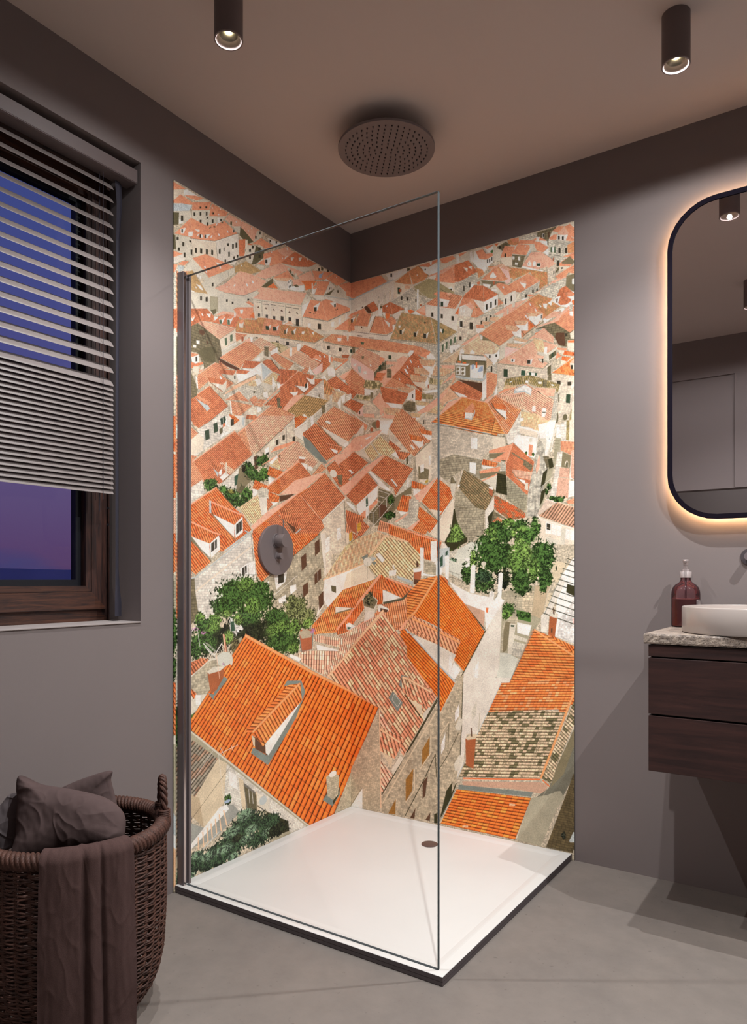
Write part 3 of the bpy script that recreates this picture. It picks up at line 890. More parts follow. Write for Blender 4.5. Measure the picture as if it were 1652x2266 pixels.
W s 260,2081 285,2091 288,2087 271,2061 258,2063
R o 250,2086 278,2098 288,2087 267,2078
K k 257,2082 268,2080 268,2062 257,2064
W s 326,2059 354,2072 340,2039 326,2041
R o 321,2068 350,2078 356,2071 338,2057
K k 326,2059 339,2056 339,2038 326,2041
W w 374,2044 401,2054 391,2023 374,2026
R o 369,2051 394,2061 404,2050 388,2042
K k 373,2046 387,2042 387,2023 373,2027
W w 451,2050 467,2044 464,2027 451,2041
K g 461,2045 469,2047 468,2031 461,2028
K g2 459,1982 468,1985 467,1954 459,1953
K g2 477,1990 486,1993 484,1963 477,1961
K g2 496,1998 504,2000 504,1977 496,1974
K g2 514,2003 522,2006 522,1982 514,1979
K k 376,2092 385,2090 385,2085 376,2087
W w 251,2102 262,2100 260,2091 253,2092
T a 6.9,2.6,2.3,-7.0,-61,2054 -61,2054 -18,2096 5,2101 5,2062 -7,2059
T a 4.6,-0.1,1.5,-7.7,-27,2074 -5,2063 -5,2101 171,2055 357,1994 408,1965 398,1963 260,1990 152,2021 2,2061
L r 1.3 354,1995 361,1969
W w 170,2052 178,2050 176,2023 170,2024
K g 57,2069 74,2066 74,2052 59,2057
R a 55,2070 67,2079 82,2073 74,2065
W w 251,2007 271,2004 267,1995 253,1999
R a 251,2007 260,2019 274,2015 271,2004
W s 537,2337 606,2334 685,2336 779,2337 808,2336 947,2335 1011,2336 1011,2266 906,2269 721,2267 600,2285 537,2300
R a 537,2335 571,2334 552,2325 537,2323
W w 584,2328 593,2332 603,2284 587,2294
R a 609,2325 640,2328 655,2305 682,2301 685,2289 655,2283 627,2292
L d 1.2 641,2328 656,2306
W w 606,2331 612,2321 627,2291 655,2281 658,2243 640,2233 600,2285
W w 655,2281 684,2290 684,2265 658,2249
K k 659,2282 664,2282 664,2268 659,2268
K k 668,2282 673,2282 673,2268 668,2268
K k 678,2286 682,2286 682,2272 678,2272
W w 646,2333 685,2331 685,2303 661,2309
R a 646,2333 682,2334 685,2330 661,2322 652,2328
W g3 673,2312 685,2314 685,2303 676,2303
W s 685,2312 718,2298 715,2263 685,2270
R e 690,2335 709,2333 700,2322
R o2 744,2335 791,2334 794,2311 779,2307 750,2317
R a 756,2337 791,2334 791,2317 768,2321
S d3 703,2321 739,2331 759,2312 733,2313 727,2298 703,2315
K k 710,2322 718,2320 718,2310 710,2312
S s 808,2336 865,2334 865,2306 840,2310 802,2325
S d3 865,2334 942,2335 920,2318 909,2292 909,2274 865,2309
W w 884,2324 893,2322 893,2307 884,2309
K k 886,2322 891,2321 891,2309 886,2310
K d2 908,2323 913,2322 912,2302 908,2303
R a 797,2323 859,2305 851,2294 788,2310
R a 845,2311 873,2315 901,2294 898,2290 876,2301
W w 861,2317 875,2313 870,2298 862,2300
W w 876,2301 904,2291 904,2275 882,2289
R a 849,2304 873,2296 909,2266 887,2253 862,2267
W w 887,2251 909,2263 909,2234 887,2253
R a 923,2323 947,2335 974,2328 1006,2311 1006,2275 990,2289
R b 942,2307 969,2329 985,2299 980,2292 953,2302
R a 974,2328 990,2332 1006,2311 1006,2293
R a 910,2300 928,2308 942,2305 939,2287 915,2293
R a 974,2275 985,2296 1006,2270 1001,2264
L r 1.1 970,2329 981,2294
S s 909,2295 1006,2263 1006,2218 974,2189 934,2204 909,2221
W w 940,2302 982,2294 974,2274 942,2286
K k 945,2299 952,2297 952,2284 945,2286
K k 960,2293 967,2292 967,2278 960,2280
K k 947,2255 955,2253 955,2233 947,2235
K k 972,2248 980,2246 980,2227 972,2229
K g2 917,2266 924,2264 924,2243 917,2245
K g2 930,2263 936,2262 936,2239 930,2241
W w 923,2263 930,2262 930,2245 923,2246
L n 1.3 909,2240 961,2220
K k 941,2210 951,2208 951,2187 941,2189
R o2 980,2256 1006,2264 1006,2223 982,2225
R a 961,2218 1006,2223 1006,2197 985,2212
R a 950,2197 985,2212 1006,2192 1006,2186 990,2177 950,2187
W d3 958,2198 990,2214 1006,2190 1001,2181 961,2192
W p 949,2186 990,2175 969,2169 949,2166
K k 957,2180 964,2178 964,2173 957,2174
R a 733,2316 776,2302 762,2268 715,2275
K k 733,2287 740,2285 740,2272 733,2273
R a 788,2310 842,2291 820,2259 765,2278
R a 765,2278 788,2310 797,2310 776,2288
K v 818,2295 820,2295 818,2288 815,2288
W p 715,2275 762,2268 768,2233 733,2239 718,2262
S d3 765,2275 817,2258 805,2219 797,2216 765,2231
K w 766,2268 774,2265 774,2254 766,2256
K w 788,2262 797,2259 797,2244 788,2248
K w 776,2242 787,2238 787,2229 776,2233
W w 825,2257 842,2272 837,2273 825,2263
W z 822,2257 840,2275 842,2269 828,2254
W s 834,2296 842,2296 842,2272 837,2276
R b 805,2222 840,2264 882,2257 906,2195 865,2194 805,2219
R b 882,2254 917,2224 936,2198 906,2189
L r 1.1 883,2252 909,2190
W w 827,2227 834,2234 842,2224 842,2213 827,2216
W w 848,2225 854,2229 861,2222 859,2209 848,2211
W w 862,2216 870,2219 879,2212 877,2200 862,2205
K d 830,2226 832,2226 832,2219 830,2220
K g 863,2217 877,2214 876,2204 863,2208
W w 805,2222 865,2194 887,2186 887,2181 805,2214
S p 906,2188 936,2197 934,2154 912,2132 906,2168
K k 927,2174 931,2173 931,2160 927,2161
W d 935,2167 947,2185 950,2174 936,2161
W r 926,2223 931,2223 930,2210 925,2211
W p 691,2268 700,2266 700,2250 691,2252
R o2 609,2263 640,2247 649,2228 621,2218
R o2 661,2253 670,2254 750,2232 800,2188 756,2187
T o2 4.2,0.5,2.9,-8.4,749,2230 747,2231 904,2175 906,2131 876,2119 837,2190 768,2179
L b 1.7 664,2244 721,2250
T b 4.6,1.4,5.1,-9.4,664,2241 664,2242 721,2251 762,2218 750,2216 709,2242 682,2234
W x 709,2242 750,2216 759,2175 744,2166 733,2179 747,2186
T a 3.6,1.1,4.0,-7.3,637,2210 637,2210 697,2245 747,2186 727,2181
L r 1.2 697,2245 728,2181
W w 672,2215 685,2228 700,2208 696,2201 672,2208
R a 673,2226 685,2234 703,2221 697,2209 685,2228
L w 1.8 630,2210 733,2178
W d3 633,2207 733,2177 733,2162 676,2166 636,2198
W w 643,2191 676,2180 670,2168 643,2182
T a 3.5,1.1,3.8,-7.1,750,2160 750,2161 828,2189 876,2149 797,2123 771,2132
T a 3.5,1.1,3.8,-7.1,750,2160 750,2161 779,2173 814,2128 797,2122 768,2135
L r 1.4 752,2162 832,2190
L r 1.1 779,2173 797,2122
R b 788,2170 822,2161 820,2151 800,2158
W w 794,2162 822,2150 817,2132
L w 1.4 779,2126 800,2120 876,2149
S p 779,2124 800,2119 800,2090 779,2094
S s 800,2119 876,2147 870,2120 848,2107 802,2090
K k 845,2121 851,2122 851,2110 845,2109
K k 861,2123 867,2123 867,2112 861,2111
K k 818,2110 824,2111 824,2099 818,2099
T c 3.8,1.1,4.2,-7.5,517,2293 517,2293 578,2299 618,2244 537,2223 517,2230
W q 556,2276 571,2255 574,2254 576,2268
W q 578,2273 593,2258 595,2272
S s 517,2225 537,2222 618,2241 624,2214 615,2191 556,2165 517,2179
W w 587,2203 603,2200 601,2180 587,2184
K k 556,2202 562,2200 562,2180 556,2182
K k 582,2210 588,2209 588,2189 582,2190
R c 615,2203 630,2202 627,2191 618,2193
T c 4.3,-0.8,0.3,-7.5,557,2156 557,2156 603,2194 646,2182 646,2120
T c 3.3,1.8,5.2,-6.8,645,2181 646,2182 706,2135 652,2119 646,2120
L r 1.5 644,2180 646,2120
W q 596,2139 646,2119 646,2073 609,2114
W w 646,2119 706,2134 704,2091 646,2073
K k 654,2107 662,2108 662,2086 654,2085
K k 673,2112 680,2112 680,2090 673,2089
K k 692,2117 699,2118 699,2096 692,2095
W s 673,2167 694,2176 733,2126 733,2099 709,2123 709,2137
T a 3.2,1.8,5.0,-6.7,694,2176 694,2176 712,2179 750,2161 777,2136 733,2125
K v 724,2161 729,2161 732,2153 727,2154
W w 679,2163 700,2156 700,2147 679,2155
W q 733,2124 779,2134 779,2092 730,2078 727,2100
K k 735,2111 741,2112 741,2090 735,2089
K k 758,2118 764,2119 764,2097 758,2096
W r 684,2192 693,2190 691,2177 685,2176
T a 3.2,1.8,5.1,-6.7,706,2118 706,2118 730,2097 706,2091
T a 3.3,1.8,5.3,-6.9,537,2123 537,2123 556,2153 596,2142 646,2073 612,2063 590,2070 603,2107 568,2125
L r 1.5 596,2140 613,2064
R b 565,2123 587,2133 604,2106 593,2097
W q 537,2115 565,2123 596,2097 587,2072 537,2086
W w 543,2111 551,2109 551,2096 543,2099
W w 556,2109 564,2107 564,2092 556,2095
K g2 609,2114 618,2104 620,2099 612,2105
S s 646,2070 727,2089 727,2073 670,2051 618,2058
S p 537,2086 612,2060 670,2062 661,2036 612,1997 537,2011
K k 584,2051 598,2047 598,2019 584,2023
W w 540,2066 552,2063 551,2035 540,2038
K k 541,2064 553,2061 553,2038 541,2041
K k 632,2047 640,2047 640,2034 632,2033
K k 652,2055 660,2055 660,2041 652,2041
K k 672,2060 679,2060 679,2047 672,2046
W w 884,2067 1014,2091 1014,2013
S s 854,2105 926,2132 977,2141 977,2112 928,2063 906,2075 873,2098
L b 2.2 854,2107 926,2131 977,2140
R b 915,2134 926,2137 974,2152 977,2141 931,2128
T a 3.2,1.1,3.6,-6.9,934,2151 934,2151 974,2168 1006,2179 1006,2145 985,2155 974,2142 947,2140
L r 1.3 934,2154 1006,2179
W d3 977,2144 1006,2145 1006,2077 974,2105
W w 998,2128 1006,2127 1006,2106 998,2110
T c 3.5,0.5,2.4,-7.1,933,2064 934,2064 953,2102 974,2108 1006,2072 990,2044 974,2039 955,2041
T a 2.8,1.0,3.0,-5.8,968,2085 969,2085 1001,2078 1001,2065 982,2067
W w 980,2067 1001,2065 998,2050
W w 936,2074 955,2075 945,2049 936,2056
K d2 939,2068 945,2067 943,2052 939,2054
R e 996,2048 1006,2051 1006,2030 1001,2032
R b 688,2061 750,2084 808,2091 828,2092 771,2061 733,2044
W s 697,2054 733,2060 721,2041
R a 825,2106 834,2108 854,2100 837,2096
W w 802,2095 825,2098 825,2093 808,2088
T o2 3.6,1.7,4.8,-7.6,828,2088 828,2089 870,2102 955,2036 928,2026 893,1998 854,2060
T a 3.8,1.7,5.0,-7.8,690,2027 688,2028 771,2061 831,2086 887,2026 890,2007 859,1976 837,2007 808,1985 788,1964 630,1994 661,2014
L r 1.4 688,2028 771,2058 831,2086 870,2100
K v 832,2074 836,2074 842,2063 838,2063
K v 873,2060 876,2060 882,2049 878,2049
K v 854,2049 857,2049 863,2038 859,2038
K v 815,2033 820,2032 830,2016 825,2017
T o2 3.8,-0.2,1.3,-7.2,878,2081 879,2081 906,2065 901,2055 873,2066
T o2 3.8,-0.2,1.3,-7.2,895,2085 895,2086 923,2072 917,2065 893,2073
W w 887,2061 905,2057 901,2037 890,2047
W w 915,2063 922,2064 920,2046 906,2059
T t 3.7,0.5,2.6,-7.2,819,2039 820,2040 865,2028 859,2013 828,2022
T t 3.7,0.5,2.5,-7.2,853,2040 854,2041 887,2026 884,2019 862,2029
W w 828,2022 861,2013 870,2024 870,1990 859,1984 837,2007
W w 870,2022 886,2024 884,2000 873,1994
K k 879,2020 883,2020 883,2007 879,2006
T t 3.8,0.6,2.6,-7.3,773,2021 774,2022 825,2009 817,1993 779,2005
W w 779,2003 817,1992 828,2006 828,1971 805,1970
T t 3.8,0.6,2.6,-7.3,735,2007 736,2008 794,1994 782,1977 742,1989
W w 762,1978 785,1976 800,1984 802,1962 762,1969
L n 2.2 837,2004 856,1980
W s 771,2089 776,2088 775,2071 764,2073 765,2091
W s 744,2072 750,2070 750,2050 743,2051
T t 3.6,1.2,4.0,-7.2,673,2053 673,2053 712,2045 700,2031 673,2039
T a 3.7,1.2,4.1,-7.3,611,2034 612,2034 640,2032 646,2017 615,2020
T a 3.7,1.2,4.0,-7.2,636,2040 637,2041 673,2034 667,2029 640,2032
W w 887,2002 920,2019 961,2030 926,2002 893,1985
T b 2.9,1.8,4.7,-6.3,892,2006 893,2006 926,2024 958,2017 942,2002 901,1999
W w 955,2028 969,2028 969,2012 958,2014
L b 2.7 856,1976 928,1989 988,2032
R b 856,1976 920,1988 988,2032 990,2021 928,1983 893,1980
T a 3.8,3.0,7.2,-8.4,928,1988 928,1989 963,2005 990,1992 1006,1976 1006,1934 990,1932
R a 963,2005 1006,2030 1006,1976 990,1992
W w 988,2011 1002,2008 1001,1980 990,1992
S s 989,2037 1001,2034 998,2009 988,2014
S d3 928,1983 990,1931 990,1926 893,1945 879,1972
S s 854,1974 895,1977 890,1964 856,1952 851,1956
R c 854,1955 893,1966 909,1945 901,1943 859,1951
W q 990,1931 1006,1934 1006,1923 990,1926
W s -1009,1825 -994,1829 -994,1712 -1009,1709
T c 4.7,2.7,3.3,-5.9,-1008,1914 -1006,1914 -976,1924 -930,1938 -856,1961 -823,1944 -827,1923 -882,1911 -930,1878 -1006,1849
L n 0.8 -930,1935 -892,1944 -856,1961
L r 1.1 -894,1944 -884,1911
K v -882,1936 -878,1938 -873,1931 -878,1929
W w -860,1942 -838,1949 -843,1933
W w -928,1910 -908,1923 -918,1900 -926,1898
R a -930,1909 -908,1927 -908,1922 -921,1907
L n 0.8 -908,1923 -919,1898
W d -840,1961 -813,1974 -813,1959 -827,1948
R b -823,1946 -782,1975 -690,1994 -701,1980 -762,1972
R c -830,1921 -803,1950 -762,1972 -701,1980 -697,1958 -719,1934
W w -800,1941 -769,1960 -786,1927 -796,1926
W w -762,1955 -726,1973 -748,1936 -758,1934
R a -803,1941 -782,1961 -769,1966 -776,1953 -786,1944
R a -763,1954 -737,1976 -723,1978 -740,1960
K g2 -798,1940 -788,1943 -786,1929 -796,1926
K g2 -759,1952 -748,1954 -746,1936 -758,1935
W w -823,1944 -803,1947 -820,1930
W w -726,1986 -717,1988 -719,1972 -726,1970
R a -730,1997 -712,2010 -627,2037 -627,2000 -642,1990 -701,1980
R a -701,1980 -664,2005 -646,2000 -661,1985 -683,1978
R e -646,1997 -627,2019 -623,1999
W w -697,2007 -679,2013 -683,1996 -694,1993
T o2 5.2,2.2,1.7,-6.4,-721,1922 -719,1924 -712,1959 -668,1980 -611,1994 -600,2007 -561,2017 -584,1951 -675,1931
T a 5.6,2.3,1.9,-6.6,-585,1950 -584,1951 -561,2017 -463,2035 -484,1971 -529,1962
T o2 5.9,2.3,2.0,-6.7,-484,1971 -484,1971 -463,2022 -412,2031 -412,1980
L n 1.2 -716,1921 -584,1949 -484,1969 -415,1979
K g -560,1988 -543,1993 -541,1977 -558,1974
K g -519,1996 -500,2001 -498,1987 -517,1981
K k -454,2001 -440,2003 -440,1990 -454,1987
R a -561,1988 -537,2011 -529,2004 -541,1992
R a -521,1995 -494,2019 -484,2013 -498,2000
R t -457,2001 -438,2022 -425,2022 -440,2006
K w -541,1993 -529,2002 -535,1979
K w -498,2002 -483,2012 -494,1986
K w -440,2006 -425,2019 -436,1992
W q -701,1956 -676,1972 -681,1945 -699,1942
R a -703,1955 -688,1973 -674,1972 -686,1959
W p -719,1919 -584,1946 -415,1976 -415,1946 -500,1934 -600,1934 -657,1918 -719,1916
K k -500,1948 -483,1951 -483,1940 -500,1937
K k -441,1960 -424,1963 -424,1952 -441,1948
K k -615,1930 -602,1933 -602,1929 -615,1926
T b 4.4,3.5,5.8,-4.5,-900,1900 -898,1900 -882,1910 -717,1932 -800,1870
L r 1.1 -882,1910 -717,1932
S d3 -930,1878 -898,1899 -798,1870 -789,1831 -786,1812 -803,1798 -870,1749 -895,1799 -930,1794
K d2 -892,1878 -870,1881 -866,1872 -876,1863 -890,1865
K d2 -860,1850 -853,1850 -852,1840 -858,1839
K w -905,1838 -890,1841 -890,1829 -903,1827
K w -919,1819 -905,1822 -905,1813 -918,1811
K d -870,1793 -860,1802 -846,1799 -843,1778 -870,1776
L s 1.1 -856,1796 -856,1777
W d -902,1797 -870,1825 -816,1839 -796,1799 -816,1787 -843,1778 -870,1776 -882,1790
W p -796,1871 -719,1925 -717,1886 -789,1836
K g2 -773,1881 -762,1888 -760,1862 -770,1856
K g2 -746,1900 -734,1907 -733,1884 -745,1876
L n 0.9 -798,1869 -789,1836
L w 3.5 -786,1835 -717,1881
W s -789,1834 -712,1882 -712,1874 -782,1828
T a 5.0,3.5,5.5,-5.3,-719,1916 -719,1916 -657,1927 -712,1887 -717,1888
W p -712,1885 -653,1927 -653,1911 -690,1888
W r -690,1910 -676,1914 -679,1896 -688,1894
W s -782,1828 -719,1865 -676,1897 -726,1848 -789,1814
R b -676,1900 -646,1918 -627,1913 -642,1901
W w -644,1922 -629,1926 -631,1907 -640,1906
T b 5.8,4.3,7.7,-5.5,-643,1898 -642,1898 -588,1936 -492,1929 -533,1898 -580,1891
T m2 5.0,3.3,5.5,-4.9,-533,1936 -533,1936 -484,1944 -433,1944 -476,1905 -496,1921
L s 1.3 -565,1945 -545,1957 -433,1941
R t -480,1901 -415,1937 -415,1912 -438,1901
W w -533,1897 -492,1925 -488,1907 -529,1877
T a 5.5,4.1,7.3,-5.4,-801,1804 -796,1807 -668,1899 -638,1905 -575,1890 -634,1839 -664,1832 -696,1794
L b 1.5 -796,1807 -668,1899
W s -634,1837 -573,1888 -569,1867 -588,1846
W w -619,1844 -592,1864 -590,1846 -612,1842
W d2 -800,1805 -696,1792 -710,1782 -762,1785 -796,1794
W s -567,1909 -543,1916 -543,1890 -529,1880 -537,1864 -565,1868
S d3 -567,1908 -543,1914 -543,1874 -565,1874
T a 5.8,3.7,6.4,-5.7,-534,1881 -533,1882 -500,1901 -415,1889 -415,1859 -438,1856 -480,1862
T c 5.6,3.6,6.2,-5.7,-579,1846 -579,1846 -553,1863 -529,1867 -484,1842 -459,1823 -521,1825
L d 2.7 -527,1867 -484,1842 -455,1824
T a 5.0,3.7,6.6,-5.4,-900,1722 -898,1723 -810,1789 -800,1795 -748,1779 -800,1764 -782,1745 -726,1733 -762,1707 -786,1689 -850,1712 -892,1674 -905,1685
L b 1.7 -898,1728 -803,1793
T a 4.4,3.0,4.8,-5.1,-930,1789 -930,1790 -895,1794 -905,1784 -927,1776
R c -930,1747 -927,1759 -908,1759 -876,1772 -873,1766 -927,1738
W w -927,1776 -895,1791 -892,1768 -908,1759 -924,1762
K k -908,1783 -900,1785 -900,1768 -908,1766
W s -918,1747 -894,1753 -895,1726 -908,1728 -918,1730
R c -892,1744 -873,1748 -892,1734
W d3 -820,1818 -803,1821 -800,1786 -816,1784
W s -892,1737 -870,1752 -873,1766
T c 4.6,2.3,3.2,-5.6,-801,1765 -801,1766 -717,1781 -730,1761 -794,1752
W s -789,1751 -730,1760 -712,1779 -708,1747 -726,1735
K k -726,1761 -719,1762 -719,1750 -726,1748
K v -798,1742 -792,1743 -785,1734 -791,1733
T c 4.4,2.2,3.1,-5.5,-855,1725 -855,1726 -769,1734 -782,1717 -843,1713
W s -837,1710 -782,1715 -762,1735 -765,1706 -776,1691
W w -813,1711 -800,1714 -800,1701 -811,1700
L n 1.4 -843,1711 -782,1691
L n 1.5 -786,1752 -726,1735
T c 5.2,1.9,1.7,-6.5,-687,1798 -686,1798 -668,1830 -584,1845 -619,1812
W w -683,1797 -627,1808 -638,1797 -676,1793
T c 5.1,1.8,1.7,-6.4,-715,1770 -716,1771 -712,1786 -646,1797 -649,1784
W w -716,1770 -649,1782 -676,1762 -705,1745
W w -719,1732 -649,1794 -584,1842 -577,1841 -588,1793 -608,1794
W q -584,1840 -577,1842 -521,1822 -577,1774 -588,1790
W z -582,1840 -525,1823 -541,1812 -575,1777
W t -782,1677 -723,1726 -612,1788 -615,1773 -719,1719
L n 1.2 -723,1726 -612,1790
R t -782,1677 -723,1726 -615,1787 -619,1775
T g 6.0,2.1,2.0,-7.4,-655,1740 -655,1741 -642,1761 -604,1767 -611,1746
S s -782,1677 -668,1740 -653,1738 -608,1749 -588,1766 -565,1742 -604,1704 -649,1692 -712,1687 -755,1668
L n 1.2 -668,1740 -662,1697
K d -627,1726 -615,1728 -617,1720 -625,1718
W w -619,1770 -592,1781 -580,1768 -604,1749
T g 5.6,3.4,6.1,-5.8,-577,1768 -577,1769 -513,1824 -488,1816 -509,1773 -545,1752
W s -588,1761 -573,1772 -513,1770 -545,1741
K w -521,1811 -500,1778 -517,1750 -523,1770
W w -573,1732 -549,1743 -545,1716 -569,1717
T c 8.3,2.9,2.8,-9.7,-500,1791 -500,1791 -484,1820 -415,1828 -438,1800 -459,1793
T c 6.7,2.4,2.2,-7.8,-484,1842 -484,1842 -446,1851 -415,1853 -415,1833 -455,1827
W w -496,1784 -459,1790 -438,1797 -488,1761
T a 5.6,3.5,6.2,-6.3,-773,1661 -772,1662 -701,1710 -646,1682 -694,1678 -719,1673 -748,1669
L b 1.8 -772,1662 -701,1710
T a 5.3,3.2,5.8,-5.8,-649,1689 -649,1690 -619,1712 -600,1702 -604,1696 -573,1697 -638,1684
T a 5.7,3.4,6.2,-6.4,-748,1667 -748,1667 -631,1672 -697,1620 -737,1621
L r 1.8 -719,1670 -705,1624
T a 6.5,2.9,4.5,-7.6,-638,1684 -638,1684 -569,1693 -580,1677 -623,1674
T a 6.6,3.0,4.6,-7.7,-596,1703 -596,1703 -561,1708 -569,1693 -604,1691
W w -748,1667 -742,1665 -735,1621 -742,1622
S p -697,1618 -627,1668 -608,1674 -608,1634 -657,1620 -676,1593 -705,1588
W w -608,1672 -584,1674 -580,1661 -604,1651
W s -642,1660 -631,1664 -631,1641 -642,1639
T c 7.4,2.3,2.5,-9.4,-660,1632 -661,1632 -608,1640 -623,1621 -664,1619
T e 6.3,2.0,2.1,-8.2,-751,1618 -751,1618 -737,1618 -705,1604 -705,1598 -723,1584 -751,1603
T c 4.5,2.8,5.0,-5.5,-931,1634 -930,1634 -843,1698 -755,1645 -863,1560 -930,1560
T c 5.0,4.1,8.0,-5.5,-931,1634 -930,1634 -843,1698 -755,1645 -863,1560 -930,1560
L b 1.6 -930,1634 -842,1699
L n 1.1 -843,1696 -755,1648 -863,1560
T a 3.9,2.5,4.3,-4.7,-908,1646 -908,1646 -898,1653 -837,1641 -856,1630
W z -908,1642 -860,1629 -850,1629 -843,1618 -856,1608 -863,1612
S s -863,1560 -755,1644 -751,1603 -755,1579
K d -794,1592 -769,1607 -767,1590 -776,1575 -793,1575
K g -827,1566 -810,1580 -810,1569
S d3 -930,1728 -905,1690 -898,1675 -902,1652 -927,1635
W w -908,1716 -900,1715 -897,1677 -903,1678
T c 8.3,4.2,7.4,-9.0,-571,1683 -569,1685 -415,1805 -415,1681 -438,1688 -529,1693
L b 3.9 -569,1695 -415,1822
S d3 -496,1729 -471,1734 -467,1694 -492,1692
T a 7.1,4.1,7.7,-7.5,-659,1594 -653,1597 -533,1686 -521,1694 -415,1687 -438,1635
L b 2.5 -653,1597 -529,1690
R b -463,1689 -415,1729 -415,1712
T a 7.0,3.0,3.6,-6.9,-213,2026 -209,2028 -145,2073 5,2105 5,2060 -105,2041
T a 5.1,0.2,2.6,-8.4,-144,2110 -5,2106 46,2092 249,2027 249,1985 46,2045 -5,2061
L n 1.5 -212,2024 -105,2038 3,2056 46,2042 248,1982
S p -214,2018 -105,2035 3,2052 46,2039 248,1979 248,1952 158,1970 27,2011 3,2015 -53,2003 -105,1989 -214,1979
K k -177,2014 -157,2019 -157,2004 -177,1999
K k -94,2028 -74,2033 -74,2017 -94,2013
K g -10,2043 3,2045 11,2044 11,2028 3,2030 -9,2029
K g 201,1986 216,1982 216,1965 201,1969
W w -105,2066 -68,2088 -79,2061 -102,2054
R a -107,2068 -89,2082 -68,2084 -74,2074
K g2 57,2070 80,2070 72,2053 59,2057
R a 55,2070 69,2079 84,2073 76,2063
W s -37,2102 -18,2107 -23,2077 -34,2074
W s 169,2051 178,2049 176,2022 170,2023
T o2 6.0,2.7,3.1,-6.5,-478,2002 -475,2002 -475,2016 -322,2049 -313,2055 -200,2046 -262,2005 -389,1982 -475,1967
L r 1.5 -313,2053 -267,2005
L n 1.4 -475,1964 -389,1980 -262,2003 -200,2043
S p -475,1961 -389,1978 -262,2001 -204,2038 -214,1985 -252,1984 -372,1961 -432,1945 -475,1942
K k -441,1960 -424,1964 -424,1950 -441,1946
K k -376,1971 -364,1974 -364,1969 -376,1965
W w -449,2001 -428,2019 -439,1990
W w -400,2015 -380,2030 -389,2002
K d -456,2001 -442,2005 -441,1991 -454,1987
K d -410,2011 -395,2015 -394,2000 -407,1997
W w -345,2027 -324,2034 -333,2018 -345,2017
W w -281,2041 -264,2050 -267,2034
W w -466,2022 -428,2044 -398,2041 -432,2029
R t -454,2024 -424,2046 -398,2041
W s -252,1987 -219,2002 -219,1981 -248,1979
R m2 -475,1939 -428,1942 -458,1916 -475,1914
R t -475,1906 -420,1942 -372,1958 -367,1942 -424,1899 -475,1900
W w -420,1942 -404,1946 -406,1912 -420,1909
W w -376,1968 -349,1976 -358,1944 -374,1943
T c 6.6,4.0,7.2,-5.9,-363,1946 -360,1947 -327,1979 -155,1976 -155,1940 -214,1890 -299,1940
L r 1.4 -327,1979 -165,1977
T b 6.3,3.9,6.9,-5.9,-426,1899 -424,1899 -371,1941 -224,1929 -281,1886 -345,1888
L b 1.8 -372,1941 -226,1930
K v -202,1967 -194,1970 -188,1963 -195,1960
K v -233,1961 -226,1963 -219,1956 -227,1954
W w -276,1937 -219,1936 -224,1947
R a -271,1944 -252,1957 -209,1951 -233,1939
T a 5.9,3.7,6.5,-5.7,-474,1894 -475,1895 -393,1887 -432,1852 -475,1856
W w -394,1884 -281,1883 -262,1870 -345,1879
W x -278,1884 -209,1936 -209,1903 -252,1872
W s -428,1853 -394,1882 -394,1865 -420,1853
W w -168,1978 -153,1982 -155,1949 -165,1947
W r -74,2003 -15,2018 -26,2000 -68,1992
T a 7.2,2.5,2.4,-7.5,-141,1961 -140,1962 -125,1978 -21,1998 -53,1972
S s -135,1960 -53,1970 -105,1934 -135,1939
L a 3.9 -125,1923 -26,1994
S s -120,1921 -21,1992 3,1981 8,1974 3,1971 -100,1902
W s -224,1879 -135,1954 -135,1933 -175,1902 -195,1871
W w -178,1923 -140,1932 -120,1924 -120,1897 -170,1888
R a -155,1973 -140,1977 -135,1963 -145,1952
W x 4,2009 46,1992 128,1926 128,1889 76,1900 4,1971
T b 5.2,1.6,5.7,-9.1,30,2032 31,2032 57,2048 191,1971 128,1926 57,1978 4,2012
L b 1.7 30,2032 128,1969
K v 104,1961 111,1960 116,1952 109,1952
W d3 61,2005 76,2004 72,1989 63,1992
K w 18,1980 34,1977 34,1964 18,1969
K w 72,1938 88,1936 88,1922 72,1926
K z 42,1963 59,1960 59,1932 46,1936
S d3 128,1923 190,1965 190,1922 147,1899 128,1898
K g 152,1947 165,1951 165,1932 152,1927
K g 171,1959 176,1960 176,1946 171,1944
S d3 11,2055 27,2052 27,2024 13,2026
R a 190,1962 248,1946 248,1937 190,1947
R b 143,1921 248,1934 248,1901 187,1862 176,1854 158,1885
R c 132,1889 143,1921 190,1910 180,1900
T c 5.8,-0.0,1.9,-9.5,128,1889 128,1889 132,1905 176,1894 169,1880
S d3 194,1928 218,1924 216,1879 194,1888
R a 219,1887 248,1907 248,1853 230,1868
R b -89,1904 3,1956 8,1958 3,1952 -53,1897
T a 8.4,4.7,9.2,-7.2,-52,1903 -53,1903 5,1961 5,1870 -21,1876
T a 6.0,1.9,6.5,-10.2,-30,1919 -5,1944 11,1959 80,1897 76,1832 42,1843 -5,1879
L r 2.4 -94,1903 3,1958 8,1959
W w -68,1893 -47,1900 -47,1890 -63,1888
T o2 10.7,3.5,3.6,-11.6,-204,1871 -204,1871 -185,1867 -120,1836 -155,1810 -200,1807
T c 7.7,4.9,10.2,-6.4,-180,1865 -178,1866 -115,1901 5,1872 5,1831 -53,1847 -145,1846
T c 5.7,2.4,7.6,-9.9,-125,1923 -5,1881 38,1847 15,1825 -5,1841
W w -224,1867 -195,1871 -175,1866 -195,1886
W w -105,1848 -94,1852 -79,1846 -89,1841
T m2 6.6,-0.0,2.2,-10.7,70,1866 70,1867 84,1897 176,1873 161,1850 125,1850
W w 76,1861 121,1847 150,1849 110,1830 80,1831
S q -42,1828 -10,1850 3,1849 8,1845 8,1826 3,1823 -21,1810 -39,1813
R b 117,1798 158,1833 180,1790 248,1760 183,1731
